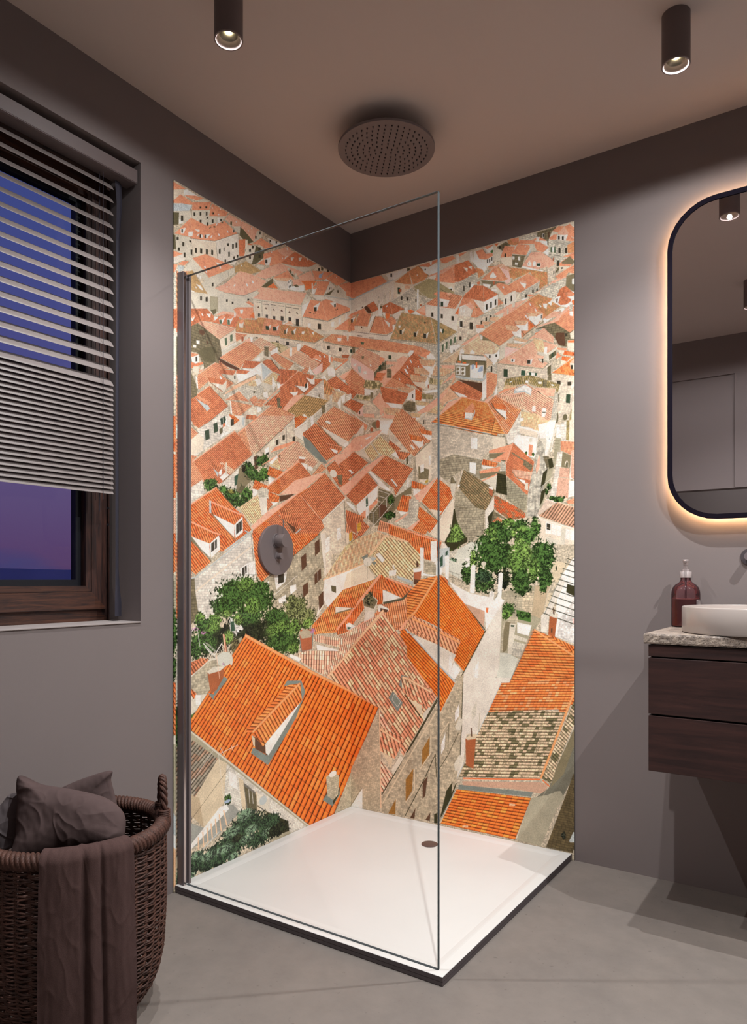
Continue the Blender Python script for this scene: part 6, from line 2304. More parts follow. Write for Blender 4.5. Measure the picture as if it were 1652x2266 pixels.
W w -251,759 -98,723 -104,719 -244,735
T b2 17.2,-2.0,-1.1,-19.8,-384,731 -374,730 -313,737 -105,719 -34,764 5,779 5,725 -172,616 -238,643 -350,697
T b2 13.3,-0.0,-0.9,-20.8,-282,687 -5,770 165,885 -5,710
R b -104,781 3,807 165,885 165,876 3,709 -159,614 -186,625 -104,715 -34,764
T b2 13.3,1.8,4.6,-15.9,-104,781 -105,781 5,807 5,719 -159,614 -192,626 -105,715 -34,764
T b2 9.7,3.3,3.4,-15.6,-67,772 -5,801 65,832 165,885 -5,704
H b3 -172,616,255,873,814,426,331,82 29,17 -172,616 5,724 5,531 -20,534
H b3 -125,587,172,887,449,570,216,190 29,17 -5,710 170,889 427,569 -5,532
L r 13.5 -172,616 3,716 170,885
L r 5.4 170,885 427,574
T e 25.4,-12.7,12.6,-15.4,259,807 257,810 280,819 486,672 486,574 418,568 327,701
T e4 7.6,8.4,15.5,-13.1,259,807 257,810 280,819 486,668 486,574 427,569
T a 15.5,-6.5,7.6,-18.0,305,862 304,864 486,780 486,738 418,765 280,819
L b 6.1 304,860 486,776
W w 322,793 418,762 486,734 486,648 418,706
L z 6.1 285,815 486,641
W z3 -362,810 -270,808 -276,741 -350,736
W r -359,806 -279,801 -279,742 -344,739
W s3 -362,810 -332,827 -276,808 -288,790 -344,789
F v -275 816 19.0 14.2
W w -415,730 -347,709 -362,698 -415,722
T a 10.4,6.0,11.4,-16.2,262,615 261,616 309,628 418,568 327,560
T a 10.5,6.1,11.5,-16.2,271,616 271,617 409,567 266,555
W z 257,616 294,623 271,593 266,560
T e 9.5,2.9,10.5,-15.8,-1009,690 -1010,690 -994,688 -994,515 -1010,525
W s -1010,518 -994,515 -994,486 -1010,489
W s2 -1010,489 -994,486 -994,270 -1010,256
W z -1010,274 -994,248 -994,176 -1010,203
W w -1010,203 -994,184 -994,140 -1010,160
W t -1010,160 -994,140 -994,18 -1010,23
F g -1005 847 18.4 89.8
W s -928,702 -841,754 -740,760 -773,697 -815,606 -851,630 -876,614 -916,598 -928,599
B s4 -928,699 -846,746 -751,753 -784,679 -841,632 -901,636 -928,658
T c 11.1,3.7,12.2,-17.1,-928,731 -928,732 -901,755 -851,755 -886,728 -928,706
T e 10.9,3.4,12.0,-17.4,-927,662 -928,662 -903,640 -916,623 -928,640
W w -908,637 -884,634 -884,608 -891,594 -906,596
W s -928,599 -896,602 -896,583 -928,573
W s2 -928,514 -305,32 -305,-2 -531,30 -762,209 -928,363
S w2 -773,382 -305,16 -402,17 -549,152 -685,180 -773,231
W t4 -928,275 -805,400 -762,376 -778,236 -871,177 -896,207 -928,234
W t5 -928,304 -891,284 -871,177 -928,234
T m5 11.2,-7.4,15.0,11.2,-928,493 -928,492 -805,401 -911,291 -928,312
W z4 -928,208 -871,177 -773,231 -730,220 -696,183 -815,127 -928,123
W w -754,347 -716,323 -707,266 -749,295
W d5 -696,302 -604,228 -604,158 -656,172 -685,196
W t2 -705,312 -679,295 -662,182 -685,192
W t2 -616,243 -592,221 -586,129 -604,142
K d -674,273 -610,225 -607,167 -656,185
L w 1.9 -651,256 -645,202
L w 1.9 -633,243 -627,197
W s -607,233 -537,186 -540,141 -604,187
L d 3.0 -604,183 -543,138
E z -573 195 20.7 16.5
F g -756 246 18.5 19.5
E b2 -759 239 15.2 5.5
L w 1.3 -802,415 -773,219
W w -794,229 -762,228 -751,210 -896,136 -928,120 -928,138
L t 5.5 -778,213 -762,154
L t 5.4 -799,203 -789,142
L t 5.4 -818,193 -810,133
L t 5.3 -838,183 -831,124
L t 5.2 -856,173 -851,115
L t 5.2 -876,164 -871,110
L t 5.1 -896,151 -896,102
L z 3.6 -799,142 -901,93
L d 1.3 -928,219 -740,364
L w 1.3 -928,341 -825,435
W d4 -549,144 -428,77 -422,36 -543,46 -592,122
F g6 -662 125 94.5 52.3
F g6 -543 100 75.8 37.6
F g6 -729 81 108.1 43.3
F g6 -815 57 102.1 42.1
F g6 -591 60 92.4 32.9
F g6 -900 70 44.9 33.5
F d4 -707 94 33.8 15.9
F g7 -673 169 46.2 24.0
F g7 -740 124 49.9 19.6
F g7 -778 73 48.7 19.4
F g7 -639 103 35.3 20.3
F g7 -543 67 37.4 16.7
F g7 -662 77 40.7 16.1
F g7 -851 73 41.2 18.9
F g7 -729 30 33.3 19.7
F g7 -900 92 29.8 14.9
F d4 -492 60 71.4 25.4
L s 5.1 -928,516 -305,25
L d4 3.4 -928,524 -305,32
H e4 -671,824,222,430,-195,-55,-949,538 42,14 -671,824 5,526 5,178 -195,-55 -305,31 -949,538
H e4 -636,754,152,478,-143,-140,-1055,259 42,14 -5,533 152,478 -5,150
L b4 12.4 -671,824 -262,639 3,530 152,480
W z2 -831,612 -757,674 -778,686 -823,634
W z2 -854,638 -823,626 -825,607
W r2 -854,706 -815,721 -773,720 -778,682 -810,643 -836,631 -843,648
W s -856,710 -825,724 -768,720 -794,707 -846,701
E w3 -773 746 37.9 25.6
E s -740 738 7.7 18.1
L d3 2.3 -778,736 -768,716
F v -779 730 5.3 4.7
L r 6.4 -779,835 -768,770
L r 2.2 -812,762 -797,680
L w 2.2 -874,809 -820,763
L w 2.2 -866,797 -831,764
L w 2.2 -823,763 -784,806
L w 1.3 -866,812 -815,774
W z2 -454,611 -435,630 -347,620 -323,573 -340,544 -402,609
W z3 -340,544 -323,564 -381,475 -543,324 -639,387 -627,405 -555,362
W w -562,413 -354,533 -543,359 -558,370
W d2 -624,441 -562,404 -558,366 -616,398
W t2 -636,451 -618,444 -618,407 -627,413
W z2 -639,387 -627,405 -543,351 -546,322
T e5 13.7,7.9,17.2,-24.1,-634,451 -627,453 -354,612 -344,544 -574,398
T e5 15.7,9.4,35.4,-7.3,-677,468 -671,471 -428,612 -361,611 -633,457
L b4 10.7 -630,462 -357,610
L d4 2.4 -627,445 -555,403
W z2 -207,103 -173,126 -87,124 -87,96 -138,59
W d4 -134,84 -83,128 -95,98 -138,62
S s4 -184,194 -142,210 -91,178 -99,99 -134,84 -176,114
E w -137 197 26.6 12.2
L w 1.3 -799,415 -707,430
L w 1.4 -794,437 -768,397
L w 1.4 -740,434 -730,413
H b3 -172,616,255,873,815,425,331,82 29,17 5,530 -172,616 5,726
H b3 -125,587,172,887,449,570,216,190 29,17 -5,538 -5,712 86,806 177,848 216,839 439,556 367,435 276,282 160,469
L b5 11.9 -172,616 3,720 86,806 177,895
T e4 8.1,8.9,16.1,-14.0,258,790 255,794 287,819 519,609 457,490 434,560
T e5 28.5,-20.0,12.1,-18.2,450,845 449,847 587,852 587,700 559,663 514,704
W q 325,797 439,762 514,735 514,699 490,640 414,724
L s 2.4 408,756 414,720
L z 7.0 287,819 519,616
T a 19.0,-8.0,9.3,-22.1,290,827 287,828 309,856 544,776 514,728
L b4 7.9 309,847 539,778
W w 487,733 504,730 502,654 487,649
W w 514,695 544,666 514,624 492,640
S t6 155,469 163,83 155,30 3,2 -118,33 3,185 4,187
L t 4.1 155,469 163,45
W w 4,24 66,114 66,23
L d3 2.1 4,27 63,114
T b2 34.7,-20.6,14.7,-19.8,158,463 158,464 183,434 282,288 260,312 160,399
L d4 4.0 290,298 439,542
W z2 202,520 224,553 274,508 246,466
W g9 219,517 230,542 263,510 246,487
L w 1.5 219,517 230,542 263,510 246,487 219,517
W z2 255,581 266,624 298,621 271,568
T b3 20.6,-8.5,9.4,-24.0,266,613 266,614 282,620 419,574 382,503 271,554
L b5 9.0 271,617 414,567
W t4 298,529 367,506 367,463
L d4 4.0 282,542 362,453
W s 369,468 398,502 408,499 377,441
T b3 20.4,-7.4,8.2,-24.7,158,397 158,398 282,357 233,265 160,290
L b5 9.3 158,384 260,338
W t4 163,288 222,266 216,223
T b2 35.1,-19.3,14.9,-19.4,163,247 163,248 227,192 172,113 163,116
W s 216,218 260,285 276,273 227,196
L d4 4.3 439,533 276,268 166,102
L d4 3.7 559,658 454,490
S t6 166,88 287,288 434,510 464,491 559,645 544,367 514,186 454,43 434,34 166,32
B t6 166,88 287,288 434,510 464,491 559,645 544,367 514,186 454,43 434,34 166,32
L t2 6.2 172,66 303,281 434,488
K t7 367,322 403,381 398,294 367,249
K t7 287,187 325,238 319,146 287,95
K d2 369,186 393,217 382,134 369,118
K t7 200,28 238,96 236,30
K d2 309,29 335,75 330,29
K d2 382,34 406,70 403,33
K w 514,518 539,551 537,481 519,461
K w 464,410 484,448 480,368 462,348
L t2 4.9 359,243 408,314 408,386
L t2 5.0 287,90 330,148 330,239
L d4 3.0 282,29 382,211 429,312 434,218
L d4 2.4 449,266 544,420
L d4 2.4 490,449 490,316
W s 514,438 534,476 554,469 544,411 524,409
W s 514,279 534,317 559,312 544,244 519,231
W d4 480,168 529,211 500,140 464,67
L d4 3.7 554,636 546,482
W d4 471,1179 546,1177 527,1152 513,1144 490,1153
W w3 537,1152 610,1175 637,1174 601,1084 546,1068 513,1123
W z 452,1154 494,1157 494,1090 452,1073
K g4 452,1116 464,1128 464,1086 452,1078
K g4 476,1136 486,1147 485,1124 476,1120
S s 497,1136 527,1152 527,1131 499,1106
F g7 508 1102 18.7 12.6
E r 500 1089 6.6 6.7
W w3 494,1107 583,1076 583,1010 494,1052
W s2 716,978 818,999 856,1003 880,875 839,815 822,790 789,725 712,704 712,849 725,946
S s4 725,979 806,956 806,916 734,934
S t4 806,979 852,984 843,893 806,916
W t5 856,1003 924,1019 904,980 884,879 843,893
W t2 924,1100 1005,1080 972,1012 920,1023
W t2 908,980 932,973 900,895 884,879
F g4 600 1100 15.4 53.6
F g 573 1051 27.4 45.6
F g 645 1018 48.6 44.9
F g6 645 1043 39.8 32.7
F g 694 1115 94.5 68.8
F g 672 1148 78.2 36.6
F d4 729 1030 30.0 44.2
F g3 793 1098 50.0 67.5
F g3 801 1145 45.7 31.7
F g 801 1018 45.7 51.5
F g 884 1108 56.1 70.1
F g3 851 1066 28.6 47.1
F g 896 1030 36.1 35.0
F g4 822 1129 24.8 31.6
F g 888 995 16.1 19.5
F g 750 914 29.8 28.0
F g3 742 890 25.6 24.1
W g5 781,912 839,901 839,866 785,876
F g 810 892 29.1 11.9
E w 574 1107 11.0 6.6
W w 564,1085 583,1097 585,1080 569,1076
E s 645 1090 10.7 8.2
L s 7.7 646,1088 644,1068
S s4 734,866 759,887 789,884 785,860 729,746 714,753 725,842
W d3 738,866 759,863 751,811 742,754 725,745 729,830
W s 755,859 781,856 776,832 764,739 746,742
K g8 759,853 774,852 772,846 759,846
W w 785,864 843,854 831,814 785,824
W s 774,816 827,802 822,790 772,800
S s 768,792 818,782 793,729 764,739
L s2 1.6 781,812 778,796
L s2 1.6 793,809 791,793
L s2 1.6 806,805 804,789
W w3 712,744 751,743 789,725 755,631 716,628 681,540 699,647
W q 880,894 912,899 904,829 880,832
W w 490,1022 532,998 587,973 673,958 664,913 646,904 555,935
W w 555,935 650,908 646,904 564,931
W t8 555,931 650,904 646,839
L d4 4.4 551,939 650,831
W w 648,912 703,962 734,946 686,873 655,827
W w 473,1120 483,1126 494,1119 490,1022 476,1035
W w 590,1080 599,1089 610,1082 606,973 585,975
W w 708,1049 716,1055 727,1051 718,938 703,942
W w 670,978 679,984 690,978 681,873 668,860
L n 1.3 494,1060 587,1033
L n 1.3 494,1039 587,1010
L n 1.3 606,1027 706,998
L n 1.3 606,1010 703,978
L n 1.3 690,946 708,978
L n 0.9 509,1056 509,1018
L n 0.9 523,1052 523,1010
L n 0.9 537,1048 537,1006
L n 0.9 551,1043 551,998
L n 0.9 564,1039 564,989
L n 0.9 624,1019 624,978
L n 0.9 637,1014 637,970
L n 0.9 650,1010 650,966
L n 0.8 664,1006 664,962
L n 0.8 681,1002 681,962
L w 1.3 655,888 646,839
R e 655,917 666,917 662,896 655,900
W w 940,950 980,1038 1007,1057 1007,792 932,819
B w 956,889 1003,951 1007,792 940,819
W q 884,894 912,895 980,1038 956,1038 932,988 904,926
W d4 980,1012 1007,1004 1007,966 976,981
W w 956,1038 1003,1107 1007,1038 980,1012
L d4 3.1 980,1105 1007,1095
L d4 3.1 972,1088 1007,1076
L d4 3.1 963,1069 1007,1054
L d4 3.1 954,1050 1007,1033
L d4 3.1 945,1030 1007,1010
L d4 3.1 936,1011 1007,988
L d4 3.1 928,990 1007,964
L d4 3.1 918,969 1007,939
L d4 3.2 908,948 1007,915
L d4 3.2 897,925 1007,890
L d4 3.2 886,903 1007,864
L z3 2.0 892,895 984,1100
W r2 914,903 944,896 932,807 908,822
W s 912,899 924,911 946,900 940,884 914,891
K d2 918,845 924,847 924,830 918,830
K d2 926,926 932,915 932,896 926,900
W x 999,882 1007,890 1007,868 1001,867
T e5 9.6,10.0,24.2,-3.4,293,965 293,965 359,1027 437,1044 437,1039 324,883 293,856
H e4 324,883,447,1048,650,823,557,661 21,18 324,879 447,1048 555,939 650,823 557,661 518,704 546,785 418,843
L b4 10.4 293,861 334,892 437,1039
W q 349,784 442,755 523,725 490,644 423,686
L s 2.7 466,731 468,680
W w 492,720 506,720 504,645 490,644
W w 516,692 544,664 518,625 494,644
L z 5.7 293,808 518,618
T a 18.1,-7.7,8.9,-21.1,295,838 293,839 308,865 329,875 544,785 518,727
L b4 7.5 319,864 537,776
T e4 7.6,8.5,15.3,-13.3,294,792 293,795 303,804 518,608 475,518 437,550 293,703
T b3 19.8,-7.4,9.7,-22.3,293,615 293,616 413,570 388,510 293,537
L b5 8.5 293,612 408,565
L d4 3.5 558,657 653,827
L d4 3.5 518,608 471,518
W q 558,653 655,823 729,942 721,930 712,688 681,605 664,536 555,526
W q 655,827 732,946 721,930 664,848
L s 2.1 723,930 710,676
W w 601,676 624,703 621,620 601,590
L s 2.2 606,681 601,590
S t6 518,604 558,653 555,526 471,518
L d4 3.5 551,627 551,525
T e5 6.1,-9.9,19.7,0.6,850,838 849,841 1005,784 1007,662 964,655 753,631
T e5 6.6,-10.3,21.8,2.2,722,629 719,630 753,631 964,667 1007,674 1007,569 681,538
L z3 2.8 852,839 753,631
L z3 2.5 718,628 681,538
L b4 7.2 852,839 1005,748
T e5 7.4,4.6,8.2,-13.4,909,824 908,825 1005,784 1005,757
W q 555,634 760,650 753,632 720,626 643,462 616,417 566,411 555,494
W q 555,634 597,637 555,284 519,222 551,424
L s 1.8 605,638 597,582
K s 593,505 616,552 612,493 595,463
L s4 2.9 628,501 624,432
S t6 447,476 555,634 551,473 543,324 523,209 451,41 447,40
B t6 447,476 555,634 551,473 543,324 523,209 451,41 447,40
L d4 3.0 555,617 543,324
K w 519,490 539,531 537,478 519,455
K w 456,355 476,408 472,343 456,316
W s 519,434 539,475 555,466 543,423 527,421
W s 515,285 539,324 555,315 539,261 519,258
L d4 2.3 447,254 488,317 535,411
L d4 1.9 492,445 486,320
W d4 480,170 507,210 503,153 464,71 451,55
L t2 3.8 451,387 492,452
W d4 423,64 439,74 439,31 423,28
T e4 8.7,7.2,10.6,-15.5,447,625 447,626 496,630 519,607 451,483
L s 2.2 519,607 451,480
H e6 1006,656,878,281,537,237,719,630 34,21 719,630 757,631 1006,668 1006,611 970,527 953,525 947,547 665,509
H m4 1006,656,878,281,537,237,719,630 34,21 665,509 866,536 973,540 879,281 537,236 605,395
L b4 8.4 1006,617 879,281
L z 2.4 753,632 720,628 527,227
W r2 566,394 589,411 612,403 601,277 568,286
W t4 566,394 593,415 620,414 608,396 574,388
L d2 5.1 591,439 593,404
L r 6.6 555,231 717,253 876,277
L e 5.2 555,233 717,254 876,277
W t8 551,220 876,267 906,259 896,225 767,224 555,203
W z3 535,204 848,224 841,206 535,186
T m4 4.9,9.6,13.4,-11.3,883,283 883,282 1006,588 1007,502 940,339 920,265
L e 4.7 886,276 917,254
W s5 910,250 1007,489 1007,317 940,177 900,196 841,192
W d3 940,336 1007,483 1007,425 967,311 917,254
W w5 841,202 903,223 940,242 967,220 940,177 879,28 782,32
W w5 930,240 954,247 970,224 940,183
L s3 1.7 906,253 872,185
B s5 1006,329 967,207 900,26 993,26 1007,93
S t9 1007,329 967,214 900,29 1000,27 1007,61
F d3 966 84 9.9 12.9
W z 988,70 1006,112 1006,67 990,64
H e7 841,202,776,31,453,32,527,185 13,14 841,202 776,31 453,32 527,185
L z3 2.2 529,196 447,40
K t 753,167 778,168 776,160 753,157
K t 553,45 578,48 576,38 552,36
"""
def paint(TXT, RES=1.0):
    W=int(2008/RES); Hh=int(2340/RES); U0=-1004.0; V1=2340.0
    rng=np.random.default_rng(7)
    def noise(n):     # smooth value noise with cell size n (px)
        gh,gw=int(Hh/n)+3,int(W/n)+3
        g=rng.random((gh,gw)).astype(np.float32)
        y=np.arange(Hh)/n; x=np.arange(W)/n
        yi=y.astype(int); xi=x.astype(int); fy=(y-yi)[:,None]; fx=(x-xi)[None,:]
        fy=fy*fy*(3-2*fy); fx=fx*fx*(3-2*fx)
        a=g[yi][:,xi];b=g[yi][:,xi+1];c=g[yi+1][:,xi];d=g[yi+1][:,xi+1]
        return ((a*(1-fx)+b*fx)*(1-fy)+(c*(1-fx)+d*fx)*fy).astype(np.float32)
    N2=noise(2/RES);N4=noise(4/RES);N9=noise(9/RES);N30=noise(30/RES);N90=noise(90/RES)
    C=lambda s:np.array([int(s[i:i+2],16) for i in (0,2,4)],np.float32)
    roof={k:C(v) for k,v in (p.split(':') for p in 'a:e09270 b:e6a88e c:cb7a56 e:e07a4a e2:e48c54 e3:d2643c e4:ec6e2e e5:e88248 e6:e67842 e7:e06c30 a2:e0865c o:b08e62 o2:cc8a60 o3:967d5c m:a59670 m2:c8b48c m3:b29b73 m4:d2b496 m5:967864 h:c4966c h2:b49669 t:deac8a t2:cdb4a0 t3:b98c73 g:dcb48c g2:e2be9e b2:e4a58c b3:d48a6c c3:d7a58c d2:8c5a46 z:b9bebe z3:a0aaa5 s:aa9678 r:a06446 w:e0d4c8'.split())}
    mix={'e2':('cd693c',.3),'e3':('96785a',.4),'e4':('ee8040',.22),'e5':('e06e38',.35),'e6':('f0a070',.25),'a2':('e69a78',.4),'o2':('be9664',.4),'o3':('7d6e50',.4),'m':('8c825f',.45),'m2':('877d5a',.45),'m3':('96824f',.5),'m4':('6e6549',.24),'m5':('8c8678',.5),'h':('a09069',.5),'h2':('8c7d5a',.4),'b3':('e2b492',.4),'b2':('f0cdb4',.4),'b':('e8ac90',.3),'c3':('5a4637',.2),'t':('e8bfa0',.4),'g':('e6c8a0',.4),'e':('d86030',.3),'a':('e09470',.3),'c':('bc6a4a',.3),'e7':('ec8c40',.25)}
    wall={k:C(v) for k,v in (p.split(':') for p in 'p:d8c6b0 p1:c8b9a5 s:ccc1ae s2:a0967d s3:a89b82 s4:b8aa90 s5:6e695a w:e2d8ce w2:d7cdbe w3:c8c4b4 w5:a59b84 q:d6cabb d:605840 d2:5a3e2d d3:7a6e54 d4:37341f d5:6e685f z:b2b6b2 z2:788078 z3:787c73 z4:96948a t:dcaa82 t2:cdb99b t4:cdb99b t5:b49e80 t6:bcab90 t7:966932 t8:be967d t9:64553a x:e2b8ac r:a55f41 r2:a05a37 b2:96a5b9 g:344230 g2:5a6950 g3:4f7040 g4:37503e g5:4a6a30 g8:344230 g9:7e867a k:3e382c v:e8e8e4 y2:c8963c y3:b49646 n:54503f b:e49676 b4:ee9660 b5:ecb48e a:da8058 e:de703e m4:8c825f y:6e7348 o:b08e62 s1:baae98'.split())}
    wall['p']=wall['p'];lr=dict(wall);lr['r']=C('ecba9c');lr['b']=C('e6a080');lr['d']=C('3c3628');lr['t']=C('e0b894')
    fol={k:C(v) for k,v in (p.split(':') for p in 'g:44622c g2:527434 g3:68873e g4:7c9a4a g5:5c6048 g6:3a5034 g7:70886a y:8a8440 y3:7c8250 y4:6e6440 d4:2a301a d2:302a1a d3:3a3a2c m4:6e694b v:b478a0'.split())}
    img=np.zeros((Hh,W,3),np.float32)
    # ground tone: stone and tile mottle under everything
    img[:]=(C('c2b29a')[None,None]*(.75+.4*N4[...,None]))
    def mask(P,pad=1):
        x=(P[:,0]-U0)/RES; y=(V1-P[:,1])/RES
        x0=max(int(np.floor(x.min()))-pad,0);x1=min(int(np.ceil(x.max()))+pad,W)
        y0=max(int(np.floor(y.min()))-pad,0);y1=min(int(np.ceil(y.max()))+pad,Hh)
        if x1<=x0 or y1<=y0:return None
        SS=2
        ys=(np.arange((y1-y0)*SS)+.5)/SS+y0; xs=(np.arange((x1-x0)*SS)+.5)/SS+x0
        X,Y=np.meshgrid(xs,ys); ins=np.zeros(X.shape,bool)
        n=len(x)
        for i in range(n):
            ax,ay,bx,by=x[i],y[i],x[(i+1)%n],y[(i+1)%n]
            if ay==by:continue
            c=(ay>Y)!=(by>Y)
            ins^=c&(X<(bx-ax)*(Y-ay)/(by-ay)+ax)
        m=ins.reshape(y1-y0,SS,x1-x0,SS).mean((1,3)).astype(np.float32)
        return (slice(y0,y1),slice(x0,x1)),m
    def put(sl,m,col):
        img[sl]=img[sl]*(1-m[...,None])+col*m[...,None]
    def UV(sl):
        u=U0+(np.arange(sl[1].start,sl[1].stop)+.5)*RES; v=V1-(np.arange(sl[0].start,sl[0].stop)+.5)*RES
        return np.meshgrid(u,v)
    def hsh(i,j,k=0):
        h=np.sin(i*127.1+j*311.7+k*74.7)*43758.5453
        return h-np.floor(h)
    def tiles(sl,m,tone,a,b,pw):
        i=np.floor(a);j=np.floor(b);fa=a-i;fb=b-j
        base=roof[tone][None,None]*np.ones(a.shape+(1,),np.float32)
        if tone in mix:
            c2=C(mix[tone][0]); k=(hsh(i,j)<mix[tone][1]).astype(np.float32)[...,None]
            soft=.75 if tone not in('m4','b3','m2') else 1
            base=base*(1-k*soft)+c2*k*soft
        amp=np.clip((pw-1.5)/6,.25,1)
        prof=np.sin(np.pi*fa)
        sh=1+amp*(.38*prof**.6-.30)+amp*.10*np.cos(2*np.pi*(fa-.35))
        gap=np.clip(1-np.minimum(fa,1-fa)/.13,0,1)**.8*.60*amp
        line=np.clip(1-fb/.11,0,1)*.40*np.clip(amp*1.3,0,1)
        sh=sh*(1-gap)*(1-line)*(1+.14*(hsh(i,j,3)-.5))*(.93+.14*N9[sl])*(.95+.1*N30[sl])
        col=base*sh[...,None]
        col[...,2]*=(1-.10*amp*(1-prof))
        if tone in('m4','c3','o3','e3','m3'):
            k=np.clip((N4[sl]*.5+N9[sl]*.5-.50)*5,0,1)[...,None]*(.5 if tone!='e3' else .35)
            col=col*(1-k)+C('56503a')*k
        put(sl,m,col)
    for ln in TXT.split('\n'):
        w=ln.split()
        if not w: continue
        c=w[0]
        if c in 'EF':
            cx,cy,rx,ry=map(float,w[2:])
            P=np.array([[cx-rx*1.25,cy-ry*1.25],[cx+rx*1.25,cy-ry*1.25],[cx+rx*1.25,cy+ry*1.25],[cx-rx*1.25,cy+ry*1.25]])
            r=mask(P)
            if r is None:continue
            sl,_=r;U,V=UV(sl);d=np.hypot((U-cx)/rx,(V-cy)/ry)
            if c=='E':
                put(sl,np.clip((1-d)*min(rx,ry)/RES+.5,0,1),wall.get(w[1],fol.get(w[1],wall['s'])))
            else:
                e=d+(N9[sl]-.5)*.45+(N4[sl]-.5)*.45+(N2[sl]-.5)*.15
                m=np.clip((1-e)*8,0,1)
                t=N4[sl]*.42+N9[sl]*.23+N2[sl]*.35
                base=fol[w[1]]
                dark=base*.34; lite=base*1.12+6
                lit=np.clip((t-.5)*4.2+.5,0,1)+np.clip((V-cy)/ry,-1,1)*.12
                lit=np.clip(lit,0,1)[...,None]
                col=dark*(1-lit)+lite*lit
                if w[1]=='v': col=base*(.7+.5*t[...,None]); m=m*(N4[sl]>.5)
                put(sl,m,col)
            continue
        k=2 if c in'RWKSBJ' else 3 if c in 'TL' else 4
        P=np.array([[float(z) for z in s.split(',')] for s in w[k:]])
        if c=='L':
            wd=max(float(w[2]),.7)/2
            for i in range(len(P)-1):
                a,b=P[i],P[i+1];d=b-a;L=np.hypot(*d)
                if L<.01:continue
                n=np.array([-d[1],d[0]])/L*wd
                r=mask(np.array([a+n,b+n,b-n,a-n]))
                if r is None:continue
                sl,m=r;col=lr.get(w[1],roof.get(w[1]))
                if w[1] in('b4','b5') :
                    U,V=UV(sl);s=((U-a[0])*d[0]+(V-a[1])*d[1])/L; q=((U-a[0])*-d[1]+(V-a[1])*d[0])/L/wd
                    f=(s/(wd*2.6))%1
                    sh=(1.08-.4*q*q*.6)*(1-.35*np.clip(1-f/.12,0,1))
                    col=col*sh[...,None]
                put(sl,m*(.9 if w[1] in('r','b') else 1),col)
            continue
        r=mask(P)
        if r is None:continue
        sl,m=r
        if c=='T':
            p=[float(z) for z in w[2].split(',')]
            M=np.linalg.inv(np.array([[p[0],p[2]],[p[1],p[3]]]))
            U,V=UV(sl);U=U-p[4];V=V-p[5]
            tiles(sl,m,w[1],M[0,0]*U+M[0,1]*V,M[1,0]*U+M[1,1]*V,abs(p[0]*p[3]-p[1]*p[2])/max(np.hypot(p[2],p[3]),.1)/RES)
        elif c=='H':
            q=np.array([float(z) for z in w[2].split(',')]).reshape(4,2);nc,nr=[float(z) for z in w[3].split(',')]
            A=[];B=[]
            for (X,Y),(u,v) in zip(q,((0,0),(nc,0),(nc,nr),(0,nr))):
                A.append([X,Y,1,0,0,0,-u*X,-u*Y]);B.append(u);A.append([0,0,0,X,Y,1,-v*X,-v*Y]);B.append(v)
            h=np.linalg.solve(np.array(A),np.array(B));U,V=UV(sl);D=h[6]*U+h[7]*V+1
            tiles(sl,m,w[1],(h[0]*U+h[1]*V+h[2])/D,(h[3]*U+h[4]*V+h[5])/D,9/RES)
        elif c=='R':
            base=roof.get(w[1],wall.get(w[1]));U,V=UV(sl)
            f=np.sin(U*1.9+V*.6+N30[sl]*9)*np.sin(V*1.3-U*.25)
            col=base*(.86+.16*N2[sl]+.12*N9[sl]+.07*f)[...,None]
            if w[1] in mix:
                kk=np.clip((N9[sl]-.5)*4,0,1)[...,None]*mix[w[1]][1]; col=col*(1-kk)+C(mix[w[1]][0])*kk
            put(sl,m,col)
            ed=m
        elif c=='W':
            base=wall.get(w[1],roof.get(w[1]))
            put(sl,m,base*(.93+.07*N2[sl]+.09*N30[sl])[...,None])
        elif c=='K':
            base=wall.get(w[1],roof.get(w[1])); put(sl,m,base*(.88+.22*N4[sl])[...,None])
        elif c in 'SB':
            base=wall[w[1]];U,V=UV(sl)
            bh=6.5 if w[1] in('p','p1','w','w2','s','t6') else 9
            cy=V/bh+.5*N30[sl];j=np.floor(cy);cx=U/(bh*1.7)+hsh(j,j*0);i=np.floor(cx)
            fx,fy=cx-i,cy-j
            mort=np.clip(1-np.minimum(fx,1-fx)/.10,0,1)+np.clip(1-np.minimum(fy,1-fy)/.15,0,1)
            mort=np.clip(mort,0,1)*(.17 if w[1] in ('p','p1','q','w','w2','s4','t6') else .30)
            sh=(1-mort)*(.9+.16*hsh(i,j,1))*(.88+.12*N4[sl]+.14*N30[sl])
            if c=='B' : sh=sh*(.86+.2*N9[sl])
            put(sl,m,base*sh[...,None])
        elif c=='J':
            U,V=UV(sl);f=.5+.5*np.sin(U*1.1+3*N90[sl]+V*.03);base=wall[w[1]]
            put(sl,m,base*(.55+.45*f*N4[sl]+.35*N9[sl])[...,None])
    img*=(.95+.10*N2[...,None])
    return np.clip(img,0,255),(U0,V1,RES,W,Hh)

LPW = [(5, 76), (13, 100), (13, 116), (62, 85), (12, 36), (28, 56)]
EXPO = -0.02

# ------------------------------------------------------------------ vanity
VX = 1.3666; VR = 2.35
vc = thing('vanity_cabinet', 'dark stained wall-hung vanity cabinet with two drawers', 'cabinet', (1.85, -.22, .478))
bm = bmesh.new(); box(bm, VX+.003, VR-.003, -.424, -.0005, .4790, .8425, .001, 1)
obj('carcass', bm, M['cab'], vc)
bm = bmesh.new(); box(bm, VX+.006, VR-.006, -.4245, -.4240, .482, .840); obj('shadow_gap', bm, M['cabin'], vc)
bm = bmesh.new(); box(bm, VX, VR, -.441, -.4246, .8078, .8412, .0012); obj('top_rail', bm, M['cab'], vc)
bm = bmesh.new(); box(bm, VX, VR, -.441, -.4246, .6430, .8036, .0012); obj('drawer', bm, M['cab'], vc)
bm = bmesh.new(); box(bm, VX, VR, -.441, -.4246, .4788, .6376, .0012); obj('drawer', bm, M['cab'], vc)
